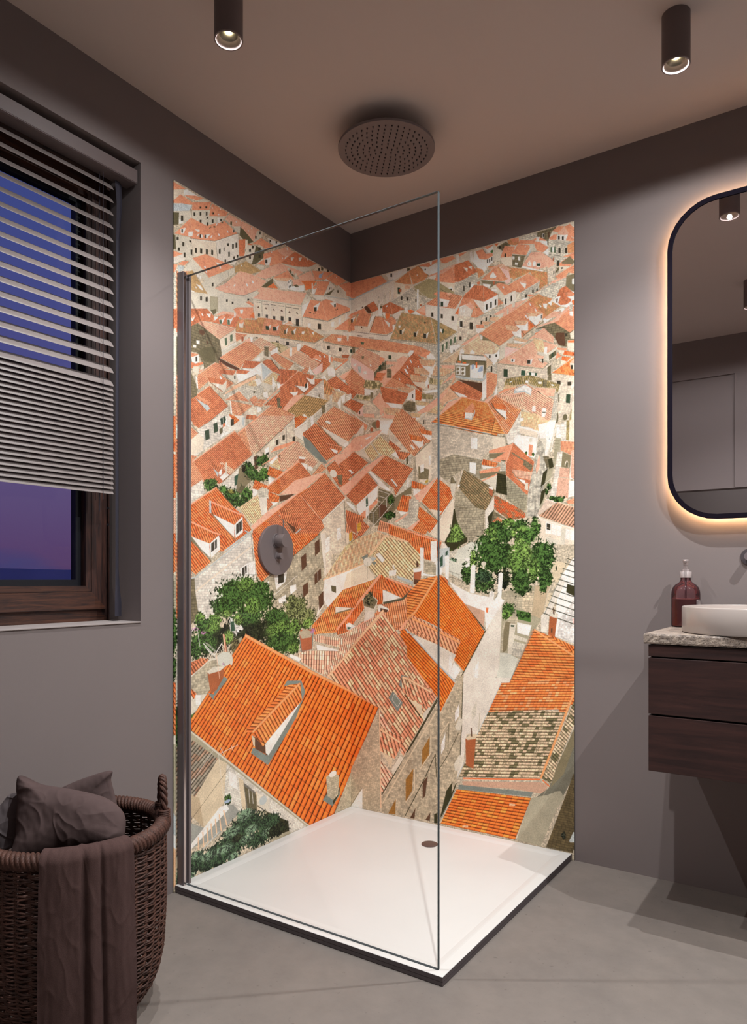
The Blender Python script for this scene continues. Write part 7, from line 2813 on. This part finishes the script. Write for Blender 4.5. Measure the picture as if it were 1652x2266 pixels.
# counter with a rough broken front edge
bm = bmesh.new(); CX0, CX1, CZ0, CZ1 = 1.3552, 2.37, .8440, .8728
nx = 200; ring = []
nzr = 6
grid = []
for i in range(nx+1):
    x = CX0+(CX1-CX0)*i/nx; row = []
    for j in range(nzr+1):
        z = CZ0+(CZ1-CZ0)*j/nzr; d = .0016*noise.noise(Vector((x*130, z*130, 2)))+(-.0012 if j in (0, nzr) else 0)
        zz = z+(.0006*noise.noise(Vector((x*160, 7, z*90))) if j == nzr else 0)
        row.append(bm.verts.new((x, -.4500+.0012-d*.9-(.0 if 0 < j < nzr else -.0006), zz)))
    grid.append(row)
for i in range(nx):
    for j in range(nzr): bm.faces.new((grid[i][j], grid[i+1][j], grid[i+1][j+1], grid[i][j+1]))
bt = [bm.verts.new((r[nzr].co.x, -.0005, CZ1)) for r in grid]; bb = [bm.verts.new((r[0].co.x, -.0005, CZ0)) for r in grid]
for i in range(nx):
    bm.faces.new((grid[i][nzr], grid[i+1][nzr], bt[i+1], bt[i])); bm.faces.new((grid[i+1][0], grid[i][0], bb[i], bb[i+1])); bm.faces.new((bt[i], bt[i+1], bb[i+1], bb[i]))
bm.faces.new([v for v in grid[0]]+[bt[0], bb[0]]); bm.faces.new([v for v in grid[-1]][::-1]+[bb[-1], bt[-1]])
tag(obj('stone_worktop', bm, M['stone']), 'beige speckled stone worktop lying on the dark vanity cabinet', 'worktop')

# vessel basin: stadium plan, open
def stadium(x0, x1, yc, ry, ins, n=18):
    r = ry-ins; a0 = x0+ry; a1 = x1-ry; P = []
    for i in range(n+1):
        a = PI/2+PI*i/n; P.append((a0+r*math.cos(a), yc+r*math.sin(a)))
    for i in range(n+1):
        a = -PI/2+PI*i/n; P.append((a1+r*math.cos(a), yc+r*math.sin(a)))
    return P
bm = bmesh.new(); BX0, BX1, BYC, BRY = 1.4265, 1.985, -.265, .195
CZ = CZ1+.0006; BH = .0765
prof = [(.010, 0), (.002, .0015), (0, .006), (0, BH-.004), (.0015, BH-.001), (.004, BH), (.0075, BH-.001), (.009, BH-.004), (.012, BH-.030), (.026, BH-.052), (.06, .016), (.10, .0135)]
rings = []
for ins_, z in prof: rings.append([bm.verts.new((x, y, CZ+z)) for x, y in stadium(BX0, BX1, BYC, BRY, ins_)])
n = len(rings[0])
for a, c in zip(rings, rings[1:]):
    for k in range(n): bm.faces.new((a[k], a[(k+1) % n], c[(k+1) % n], c[k]))
bm.faces.new(rings[0][::-1]); bm.faces.new(rings[-1])
bs = thing('vessel_basin', 'oval white ceramic vessel basin standing on the stone worktop', 'basin', ((BX0+BX1)/2, BYC, CZ))
obj('bowl', bm, M['basin'], bs, True)
bm = bmesh.new(); lathe(bm, [(.022, CZ+.0137), (.022, CZ+.0155), (.019, CZ+.0165)], ((BX0+BX1)/2, BYC, 0), 32); obj('waste_cap', bm, M['taupe'], bs, True)

# wall faucet
ft = thing('wall_faucet', 'dark round-plate wall faucet above the basin', 'faucet', (1.5795, 0, 1.1012))
bm = bmesh.new(); lathe(bm, [(.0268, -.0003), (.0268, -.006), (.0262, -.0065)], (1.5785, 0, 1.1012), 64, 'Y'); obj('wall_plate', bm, M['faucet'], ft, True)
bm = bmesh.new(); lathe(bm, [(.013, -.006), (.013, -.052), (.0125, -.053)], (1.5805, 0, 1.1012), 40, 'Y'); obj('handle', bm, M['taupe'], ft, True)
bm = bmesh.new(); lathe(bm, [(.0268, -.0003), (.0268, -.006), (.0262, -.0065)], (1.715, 0, 1.1012), 64, 'Y'); tube(bm, [(1.715, -.006, 1.1012), (1.715, -.17, 1.1012), (1.715, -.185, 1.097), (1.715, -.190, 1.088), (1.715, -.190, 1.076)], .011, 20); obj('spout', bm, M['taupe'], ft, True)

# ------------------------------------------------------------------ soap dispenser
BX, BY, BR = 1.3973, -.064, .0443
sd = thing('soap_dispenser', 'reddish-brown pump soap bottle behind the basin on the worktop', 'soap dispenser', (BX, BY, CZ1))
m, nt, o = nodes('amber_glass'); M['amber'] = m
t = nt.nodes.new('ShaderNodeBsdfTransparent'); t.inputs[0].default_value = (.80, .60, .62, 1)
g = nt.nodes.new('ShaderNodeBsdfGlossy'); g.inputs['Roughness'].default_value = .06; g.inputs[0].default_value = (.75, .6, .6, 1)
d = nt.nodes.new('ShaderNodeBsdfDiffuse'); d.inputs[0].default_value = (.11, .055, .064, 1)
f = nt.nodes.new('ShaderNodeFresnel'); f.inputs[0].default_value = 1.5
x1 = nt.nodes.new('ShaderNodeMixShader'); x1.inputs[0].default_value = .16; x2 = nt.nodes.new('ShaderNodeMixShader')
nt.links.new(t.outputs[0], x1.inputs[1]); nt.links.new(d.outputs[0], x1.inputs[2]); nt.links.new(f.outputs[0], x2.inputs[0])
nt.links.new(x1.outputs[0], x2.inputs[1]); nt.links.new(g.outputs[0], x2.inputs[2]); nt.links.new(x2.outputs[0], o.inputs[0])
z0 = CZ1+.0004
bm = bmesh.new(); lathe(bm, [(.041, z0), (BR-.0008, z0+.0018), (BR, z0+.005), (BR, z0+.105), (.0430, z0+.118), (.0390, z0+.129), (.0320, z0+.1375), (.0240, z0+.1425), (.0185, z0+.1475), (.0160, z0+.154), (.0155, z0+.163)], (BX, BY, 0), 64, cap1=False); obj('bottle', bm, M['amber'], sd, True)
bm = bmesh.new(); lathe(bm, [(.039, z0+.004), (.0415, z0+.007), (.0415, z0+.0905), (.030, z0+.0915), (.001, z0+.0912)], (BX, BY, 0), 48); obj('liquid_soap', bm, pbr('soap', (.56, .25, .20, 1), .4, noise_scale=30, noise_amt=.1), sd, True)
bm = bmesh.new(); lathe(bm, [(.0032, z0+.0925), (.0032, z0+.163)], (BX, BY, 0), 12); obj('dip_tube', bm, pbr('tube_dark', (.05, .018, .02, 1), .5), sd, True)
bm = bmesh.new(); lathe(bm, [(.0170, z0+.1605), (.0182, z0+.1610), (.0182, z0+.1795), (.0175, z0+.1805), (.0120, z0+.1808), (.0118, z0+.1885), (.0060, z0+.1892), (.0055, z0+.1995), (.0072, z0+.2010), (.0082, z0+.2130), (.0092, z0+.2155), (.0092, z0+.2190), (.0085, z0+.2200)], (BX, BY, 0), 40)
obj('pump_head', bm, M['pump'], sd, True)
bm = bmesh.new(); tube(bm, [(BX+.001, BY-.006, z0+.2150), (BX+.004, BY-.030, z0+.2150), (BX+.0045, BY-.036, z0+.2125)], [.0050, .0042, .0036], 14); obj('pump_spout', bm, M['pump'], sd, True)
# wrap-round paper label with a dark frame line
def arc_panel(bm, a0, a1, za, zb, r, n=16, th=.0004):
    A = []
    for i in range(n+1):
        a = math.radians(a0+(a1-a0)*i/n); A.append([bm.verts.new((BX+rr*math.cos(a), BY+rr*math.sin(a), z)) for rr in (r, r+th) for z in (za, zb)])
    for p, q in zip(A, A[1:]):
        for i, j in ((0, 1), (1, 3), (3, 2), (2, 0)): bm.faces.new((p[i], p[j], q[j], q[i]))
    bm.faces.new([A[0][i] for i in (0, 1, 3, 2)]); bm.faces.new([A[-1][i] for i in (0, 2, 3, 1)])
bm = bmesh.new(); arc_panel(bm, -33, 60, z0+.030, z0+.0895, BR+.0003); lab = obj('paper_label', bm, M['pump'], sd)
bm = bmesh.new(); arc_panel(bm, -28, 55, z0+.0845, z0+.0862, BR+.0008, th=.0002); arc_panel(bm, -28, 55, z0+.033, z0+.0347, BR+.0008, th=.0002); arc_panel(bm, -28, -26, z0+.0347, z0+.0845, BR+.0008, 2, .0002); arc_panel(bm, 53, 55, z0+.0347, z0+.0845, BR+.0008, 2, .0002)
obj('label_border', bm, M['mframe'], lab)

# ------------------------------------------------------------------ backlit mirror
MX0, MX1, MZ0, MZ1, MRAD = 1.3345, 1.935, 1.2255, 2.2800, .152
def rrect(ins, n=8):
    r = MRAD-ins; P = []
    for cx, cz, a0 in ((MX1-MRAD, MZ1-MRAD, 0), (MX0+MRAD, MZ1-MRAD, 90), (MX0+MRAD, MZ0+MRAD, 180), (MX1-MRAD, MZ0+MRAD, 270)):
        for i in range(n+1):
            a = math.radians(a0+90*i/n); P.append((cx+r*math.cos(a), cz+r*math.sin(a)))
    return P
def plate(bm, profile, close_front=True, close_back=True):
    rs = [[bm.verts.new((x, y, z)) for x, z in rrect(i)] for i, y in profile]; n = len(rs[0])
    for a, c in zip(rs, rs[1:]):
        for k in range(n): bm.faces.new((a[k], a[(k+1) % n], c[(k+1) % n], c[k]))
    if close_front: bm.faces.new(rs[-1])
    if close_back: bm.faces.new(rs[0][::-1])
mr = thing('backlit_mirror', 'tall rounded mirror with black frame and warm backlight', 'mirror', (1.63, 0, 1.75))
bm = bmesh.new(); plate(bm, [(.016, -.022), (0, -.022), (0, -.038), (.0155, -.038), (.0155, -.034), (.016, -.034), (.016, -.022)], False, False); obj('frame', bm, M['mframe'], mr)
bm = bmesh.new(); plate(bm, [(.0162, -.030), (.0162, -.0345)]); obj('mirror_pane', bm, M['mirror'], mr)
bm = bmesh.new(); plate(bm, [(.045, -.0005), (.045, -.0215), (.0158, -.0215), (.0158, -.0290)], True, True); plate(bm, [(.0262, -.0220), (.0262, -.0156), (.0275, -.0156), (.0275, -.0220)], False, False); obj('back_plate', bm, M['mframe'], mr)  # second ring is an unseen lip added to cut the strip's grazing light
bm = bmesh.new(); plate(bm, [(.030, -.0208), (.030, -.0170), (.040, -.0170), (.040, -.0208), (.030, -.0208)], False, False); obj('led_strip', bm, M['led'], mr)

# ------------------------------------------------------------------ laundry basket
KX, KY, KH = .311, -1.570, .452
bk = thing('laundry_basket', 'tall round brown wicker laundry basket with loop handles by the window wall', 'basket', (KX, KY, 0))
def brad(z):
    P = [(0, .118), (.012, .140), (.035, .163), (.06, .180), (.09, .192), (.14, .202), (.25, .208), (.33, .2085), (.40, .2075), (.46, .2065)]
    for (a, ra), (c, rc) in zip(P, P[1:]):
        if a <= z <= c: return ra+(rc-ra)*(z-a)/(c-a)
    return P[-1][1]
bm = bmesh.new(); NS = 40; rows = 47
for j in range(rows):
    z = .006+(KH-.045-.006)*j/(rows-1)
    for s in (0, 1):
        pts = []
        for i in range(NS*4):
            a = 2*PI*i/(NS*4)
            w = math.cos(PI*(i/4*1.0)+PI*(j % 2)+PI*s)
            dz = .0018*math.sin(2*PI*i/8+PI*s)
            rr = brad(z)+.0042*w*(1 if s == 0 else 1)
            pts.append((KX+rr*math.cos(a), KY+rr*math.sin(a), z+dz+(.0008 if s else -.0008)+.0007*noise.noise(Vector((a*4, j, s)))))
        tube(bm, pts, .0025, 5, True)
obj('woven_side', bm, M['wicker'], bk, True)
bm = bmesh.new()
for i in range(NS):
    for off in (-.010, .010):
        a = 2*PI*(i+.5)/NS+off
        pts = [(KX+brad(z)*math.cos(a), KY+brad(z)*math.sin(a), z) for z in [.003+.02*k for k in range(21)]+[KH-.03]]
        tube(bm, pts, .0018, 5)
obj('stakes', bm, M['wicker'], bk, True)
bm = bmesh.new(); lathe(bm, [(.118, .002), (.118, .006)], (KX, KY, 0), 48); obj('base', bm, M['wicker'], bk)
# coiled rim
bm = bmesh.new(); NU, NV = 2400, 20; RR = .2035; rr0 = .0200; grid = []
for i in range(NU):
    a = 2*PI*i/NU; row = []
    for k in range(NV):
        v = 2*PI*k/NV; r = rr0*(1-.20*(1-abs(math.sin((i/NU*116)*PI+v*2.0)))**1.6)
        row.append(bm.verts.new((KX+(RR+r*math.cos(v))*math.cos(a), KY+(RR+r*math.cos(v))*math.sin(a), KH-.020+r*1.0*math.sin(v))))
    grid.append(row)
for i in range(NU):
    for k in range(NV): bm.faces.new((grid[i][k], grid[(i+1) % NU][k], grid[(i+1) % NU][(k+1) % NV], grid[i][(k+1) % NV]))
obj('coiled_rim', bm, M['wicker'], bk, True)
def handle(ang):
    bm = bmesh.new(); a = math.radians(ang); t = Vector((-math.sin(a), math.cos(a), 0)); c = Vector((KX+RR*math.cos(a), KY+RR*math.sin(a), KH-.012))
    path = []
    for i in range(33):
        u = PI*i/32; path.append(c+t*(.033*math.cos(u))*(1 if abs(math.cos(u)) > .3 else 1)+Vector((0, 0, .092*math.sin(u)**.75)))
    for s in range(3):
        pts = []
        for i, p in enumerate(path):
            tw = i*.85+s*2*PI/3; d = (path[min(i+1, 32)]-path[max(i-1, 0)]).normalized(); n1 = d.cross(Vector((math.cos(a), math.sin(a), 0))).normalized(); n2 = Vector((math.cos(a), math.sin(a), 0))
            pts.append(p+n1*.0052*math.cos(tw)+n2*.0052*math.sin(tw))
        tube(bm, pts, .0050, 8)
    for e_ in (0, 32):
        p = path[e_]
        for q in range(4): tube(bm, [(p.x+.0125*math.cos(w), p.y+.0125*math.sin(w), KH-.004+.0045*q) for w in [2*PI*k/16 for k in range(16)]], .0028, 6, True)
    return obj('handle', bm, M['wicker'], bk, True)
handle(57); handle(237)

# ------------------------------------------------------------------ towel over the rim
def fold(t): return t
def towel():
    bm = bmesh.new(); NU, NT = 150, 170
    a0, a1 = math.radians(-51), math.radians(-2)
    grid = []
    for i in range(NU+1):
        u = i/NU; row = []
        # three soft folds across the width
        a = a0+(a1-a0)*u
        for j in range(NT+1):
            s = j/NT
            # path: inside basket -> over the rim -> down outside
            if s < .12:
                q = s/.12; r = RR-.030; z = KH-.085+.075*q
            elif s < .30:
                q = (s-.12)/.18; th = PI*(1-q); r = RR+.0265*math.cos(th); z = KH-.020+.0275*math.sin(th)
            else:
                q = (s-.30)/.70; r = RR+.0265+.004*q+.006*math.sin(q*2.2); z = KH-.020-(KH-.058)*q
            drop = max(0, (s-.22)/.78)
            aa = a+(.5-u)*.10*drop*0
            f = 0
            for c, w, h in ((.44, .030, -.013), (.62, .022, -.010)):
                f += h*math.exp(-((u-c-.03*drop)/w)**2)
            f += .006*math.exp(-((u-.20)/.20)**2)+.010*math.exp(-((u-.53)/.06)**2)*min(1, drop*1.6)+.009*math.exp(-((u-.80)/.13)**2)
            f *= (.35+.65*min(1, drop*2.5))
            f += .0030*noise.noise(Vector((u*6, s*4.5, 1)))+.0013*noise.noise(Vector((u*20, s*13, 5)))+.0011*max(0, 1-abs(noise.noise(Vector((u*5+s*3, s*7-u*2, 9))))*4)**2
            r += f if s > .2 else f*.5
            if s <= .3: z += abs(f)*.3
            row.append(bm.verts.new((KX+r*math.cos(aa), KY+r*math.sin(aa), z)))
        grid.append(row)
    for i in range(NU):
        for j in range(NT): bm.faces.new((grid[i][j], grid[i+1][j], grid[i+1][j+1], grid[i][j+1]))
    bmesh.ops.recalc_face_normals(bm, faces=bm.faces)
    bmesh.ops.solidify(bm, geom=list(bm.faces), thickness=.0045)
    return bm
tag(obj('folded_towel', towel(), M['towel'], None, True), 'brown folded towel hanging over the front rim of the basket', 'towel')

# ------------------------------------------------------------------ laundry in the basket
RTV = Vector((math.cos(math.radians(33.75)), math.sin(math.radians(33.75)), 0)); FWV = Vector((-RTV.y, RTV.x, 0))
def lump(name, outline, front, lean, th, mat, label, cat, seed, wr=1.0, NA=260, NR=70):
    # a soft closed bag: outline in (across, height above rim), leaning back, full in the middle
    C0 = Vector((KX, KY, KH))
    cx = sum(p[0] for p in outline)/len(outline); cz = sum(p[1] for p in outline)/len(outline)
    n = len(outline); dense = []
    for i in range(n):                      # gently rounded outline, corners kept
        a, b_, c_, d_ = outline[i-1], outline[i], outline[(i+1) % n], outline[(i+2) % n]
        for k in range(NA//n):
            t = k/(NA//n)
            q = [0.5*((2*b_[m_])+(-a[m_]+c_[m_])*t+(2*a[m_]-5*b_[m_]+4*c_[m_]-d_[m_])*t*t+(-a[m_]+3*b_[m_]-3*c_[m_]+d_[m_])*t**3) for m_ in (0, 1)]
            dense.append(q)
    NA = len(dense); up = (Vector((0, 0, 1))+FWV*lean)
    nrm = up.cross(RTV).normalized()
    if nrm.dot(FWV) > 0: nrm = -nrm
    def wrinkle(x, zz, ang, rho):
        q = Vector((x*7+seed, zz*9, seed)); wx = noise.noise(q)*.09; wz = noise.noise(q+Vector((5, 2, 1)))*.05
        w_ = .008*noise.noise(Vector((x*9, zz*9, seed)))
        r1_ = max(0, 1-abs(noise.noise(Vector(((x+wx)*7, (zz+wz)*15-x*6, seed+2))))*3.2)**2
        r2_ = max(0, 1-abs(noise.noise(Vector(((x+wx)*16, (zz+wz)*26+x*10, seed+7))))*3.0)**2
        w_ += wr*(.0055*r1_*(.4+.6*rho)+.0022*r2_)+.0008*noise.noise(Vector((x*90, zz*70, seed)))
        w_ += .0035*wr*(abs(noise.noise(Vector((math.cos(ang)*3.5, math.sin(ang)*3.5, seed))))-.2)*rho**4
        return w_
    bm = bmesh.new(); rows_ = []
    for side in (1, -1):
        rr_ = []
        for j in range(NR+1):
            rho = j/NR; ring = []
            if j == 0: 
                p = C0+RTV*cx+up*cz+FWV*front; w_ = wrinkle(cx, cz, 0, 0); ring = [bm.verts.new(p+nrm*(th+w_)*(1 if side > 0 else -.8))]
            elif j == NR and side < 0: ring = rows_[0][-1]
            else:
                for i, (a, z) in enumerate(dense):
                    x = cx+(a-cx)*rho; zz = cz+(z-cz)*rho
                    h = th*max(0, 1-rho**2.6)**.5
                    ang = 2*PI*i/NA
                    w_ = wrinkle(x, zz, ang, rho)
                    w_ *= min(1, (1-rho)*7+.12)
                    ring.append(bm.verts.new(C0+RTV*x+up*zz+FWV*front+nrm*(h+w_)*(1 if side > 0 else -.8)))
            rr_.append(ring)
        rows_.append(rr_)
        for j in range(NR):
            a, c_ = rr_[j], rr_[j+1]; m_ = len(c_)
            for i in range(m_):
                if len(a) == 1: bm.faces.new((a[0], c_[i], c_[(i+1) % m_]))
                else: bm.faces.new((a[i], c_[i], c_[(i+1) % m_], a[(i+1) % m_]))
    return tag(obj(name, bm, mat, None, True), label, cat)
K1 = .00108
def PX(*pts): return [((x-164)*K1, (1816-y)*K1) for x, y in pts]
lump('crumpled_pillow', PX((46, 1716), (100, 1732), (170, 1742), (240, 1757), (282, 1782), (294, 1812), (284, 1842), (220, 1856), (150, 1866), (68, 1878), (64, 1830), (54, 1770)), -.055, .45, .050, M['cloth'], 'crumpled taupe pillow lying on top of the laundry basket', 'pillow', 3.1, .8)
lump('grey_bedsheet', PX((-14, 1800), (4, 1778), (22, 1758), (50, 1764), (52, 1800), (50, 1850), (25, 1872), (-4, 1862)), -.010, .30, .022, M['cloth2'], 'light grey crumpled sheet at the left in the basket', 'bed sheet', 8.4, 1.1)
lump('dark_cushion', PX((60, 1790), (110, 1762), (160, 1742), (214, 1728), (216, 1750), (232, 1800), (240, 1850), (80, 1860)), .075, .18, .026, M['cloth'], 'dark cushion standing behind the crumpled pillow in the basket', 'cushion', 5.7, .7)

# ------------------------------------------------------------------ mural panels
def build_mural():
    img, (U0, V1, RES, W, Hh) = paint(MURAL, 1.0)
    c = img/255.0
    c = np.clip(np.where(c <= .04045, c/12.92, ((c+.055)/1.055)**2.4)*1.24, 0, .92)
    mm, nt, o = nodes('printed_panel')
    b = nt.nodes.new('ShaderNodeBsdfPrincipled'); nt.links.new(b.outputs[0], o.inputs[0]); b.inputs['Roughness'].default_value = .55
    b.inputs['Specular IOR Level'].default_value = .12
    at = nt.nodes.new('ShaderNodeAttribute'); at.attribute_name = 'print'; nt.links.new(at.outputs['Color'], b.inputs['Base Color'])
    dark = pbr('panel_edge', (.01, .006, .008, 1), .6)
    DU, DV = 1.5, 1.5
    for side in (0, 1):
        L = 1003.0 if side == 0 else 1007.0
        nu = int(L/DU); nv = int(2338/DV)
        us = np.linspace(-L, -4, nu+1) if side == 0 else np.linspace(4.6, L, nu+1)
        vs = np.linspace(0.5, 2338, nv+1)
        UU, VV = np.meshgrid(us, vs, indexing='ij')
        X = np.zeros((nu+1, nv+1, 3), np.float32)
        if side == 0: X[..., 0] = .0045; X[..., 1] = UU/1000
        else: X[..., 1] = -.0045; X[..., 0] = UU/1000+.0
        X[..., 2] = VV/1000
        # bilinear, box-filtered colour lookup
        px = np.clip((UU-U0)/RES-.5, 0, W-2.001); py = np.clip((V1-VV)/RES-.5, 0, Hh-2.001)
        xi, yi = px.astype(int), py.astype(int); fx, fy = (px-xi)[..., None], (py-yi)[..., None]
        col = (c[yi, xi]*(1-fx)+c[yi, xi+1]*fx)*(1-fy)+(c[yi+1, xi]*(1-fx)+c[yi+1, xi+1]*fx)*fy
        nvt = (nu+1)*(nv+1)
        idx = np.arange(nvt).reshape(nu+1, nv+1)
        a, bq, cq, d = idx[:-1, :-1], idx[1:, :-1], idx[1:, 1:], idx[:-1, 1:]
        q = np.stack([a, bq, cq, d], -1).reshape(-1, 4)
        # closed back and edges
        ext = np.array([[0]*3]*4, np.float32)
        wallp = 0.0004
        cu = (us[0]/1000, us[-1]/1000); cvv = (vs[0]/1000, vs[-1]/1000)
        if side == 1: cu = (.0046, us[-1]/1000)
        corners = [(cu[0], cvv[0]), (cu[1], cvv[0]), (cu[1], cvv[1]), (cu[0], cvv[1])]
        for k, (u, v) in enumerate(corners): ext[k] = (wallp, u, v) if side == 0 else (u, -wallp, v)
        verts = np.concatenate([X.reshape(-1, 3), ext])
        e0 = nvt
        edge = [[idx[0, 0], e0, e0+1, idx[-1, 0]], [idx[-1, 0], e0+1, e0+2, idx[-1, -1]], [idx[-1, -1], e0+2, e0+3, idx[0, -1]], [idx[0, -1], e0+3, e0, idx[0, 0]], [e0+3, e0+2, e0+1, e0]]
        quads = np.concatenate([q, np.array(edge)])
        me = bpy.data.meshes.new('mural_panel'); nf = len(quads)
        me.vertices.add(len(verts)); me.vertices.foreach_set('co', verts.ravel())
        me.loops.add(nf*4); me.loops.foreach_set('vertex_index', quads.ravel().astype(np.int32))
        me.polygons.add(nf); me.polygons.foreach_set('loop_start', np.arange(0, nf*4, 4, dtype=np.int32))
        mi = np.zeros(nf, np.int32); mi[-5:] = 1
        me.materials.append(mm); me.materials.append(dark); me.polygons.foreach_set('material_index', mi)
        me.update(calc_edges=True)
        at_ = me.color_attributes.new('print', 'FLOAT_COLOR', 'POINT')
        cc = np.ones((len(verts), 4), np.float32); cc[:nvt, :3] = col.reshape(-1, 3); at_.data.foreach_set('color', cc.ravel())
        ob = bpy.data.objects.new('mural_panel', me); COL.objects.link(ob)
        tag(ob, ('printed wall panel of tiled rooftops beside the window wall, behind the shower valve' if side == 0 else 'printed wall panel of tiled rooftops on the vanity side of the shower corner'), 'wall panel', 'rooftop mural panels')
build_mural()

# ------------------------------------------------------------------ lights
def spot(name, loc, power, size, blend, col, rad=.008, aim=(0, 0, -1)):
    l = bpy.data.lights.new(name, 'SPOT'); l.energy = power; l.spot_size = math.radians(size); l.spot_blend = blend; l.color = col; l.shadow_soft_size = rad
    o = bpy.data.objects.new(name, l); COL.objects.link(o); o.location = loc
    o.rotation_euler = Vector(aim).to_track_quat('-Z', 'Y').to_euler()
    return o
WARM = (.95, .985, 1.0)
PW = dict(zip(range(6), LPW))
for i, (x, y, lb) in enumerate(LP):  # the last three entries are added fill lamps out of view
    spot('downlight', (x, y, 2.4185), PW[i][0], 179, .17, WARM)
    spot('downlight_beam', (x, y, 2.4180), PW[i][1], 130, 1.0, WARM)

# ------------------------------------------------------------------ dusk sky
w = bpy.data.worlds.new('dusk'); S.world = w; w.use_nodes = True; nt = w.node_tree; nt.nodes.clear()
o = nt.nodes.new('ShaderNodeOutputWorld'); bg = nt.nodes.new('ShaderNodeBackground'); nt.links.new(bg.outputs[0], o.inputs[0])
tc = nt.nodes.new('ShaderNodeTexCoord'); sp = nt.nodes.new('ShaderNodeSeparateXYZ'); nt.links.new(tc.outputs['Generated'], sp.inputs[0])
r = nt.nodes.new('ShaderNodeValToRGB'); els = r.color_ramp.elements
els[0].position = .0; els[0].color = lin('5c4268')
els[1].position = .60; els[1].color = lin('3c4580')
for p, c in ((.035, '5e4670'), (.12, '645580'), (.25, '53538c'), (.42, '45508c')):
    q = els.new(p); q.color = lin(c)
nt.links.new(sp.outputs[2], r.inputs[0])
mp = nt.nodes.new('ShaderNodeMapping'); mp.inputs['Scale'].default_value = (3, 3, 16); nt.links.new(tc.outputs['Generated'], mp.inputs[0])
n = nt.nodes.new('ShaderNodeTexNoise'); n.inputs['Scale'].default_value = 1.5; n.inputs['Detail'].default_value = 6; nt.links.new(mp.outputs[0], n.inputs['Vector'])
cr = nt.nodes.new('ShaderNodeMapRange'); cr.inputs[1].default_value = .54; cr.inputs[2].default_value = .70; cr.inputs[3].default_value = 0; cr.inputs[4].default_value = .75; nt.links.new(n.outputs[0], cr.inputs[0])
fz = nt.nodes.new('ShaderNodeMapRange'); fz.inputs[1].default_value = .12; fz.inputs[2].default_value = .30; fz.inputs[3].default_value = 1; fz.inputs[4].default_value = 0; nt.links.new(sp.outputs[2], fz.inputs[0])
ml = nt.nodes.new('ShaderNodeMath'); ml.operation = 'MULTIPLY'; nt.links.new(cr.outputs[0], ml.inputs[0]); nt.links.new(fz.outputs[0], ml.inputs[1])
mx = nt.nodes.new('ShaderNodeMixRGB'); mx.inputs[2].default_value = lin('3a4578'); nt.links.new(ml.outputs[0], mx.inputs[0]); nt.links.new(r.outputs[0], mx.inputs[1])
nt.links.new(mx.outputs[0], bg.inputs[0]); bg.inputs[1].default_value = 1.0

# ------------------------------------------------------------------ camera
cam = bpy.data.cameras.new('camera'); co = bpy.data.objects.new('camera', cam); COL.objects.link(co)
cam.sensor_fit = 'HORIZONTAL'; cam.sensor_width = 36; cam.lens = 36*1604/1652; cam.shift_y = (1281-1133)/1652; cam.clip_start = .02; cam.clip_end = 2000
co.location = (1.8681, -2.6138, 1.03); co.rotation_euler = (PI/2, 0, math.radians(33.75))
S.camera = co
S.view_settings.view_transform = 'Standard'; S.view_settings.look = 'None'; S.view_settings.gamma = 1; S.view_settings.use_curve_mapping = False
S.view_settings.exposure = EXPO
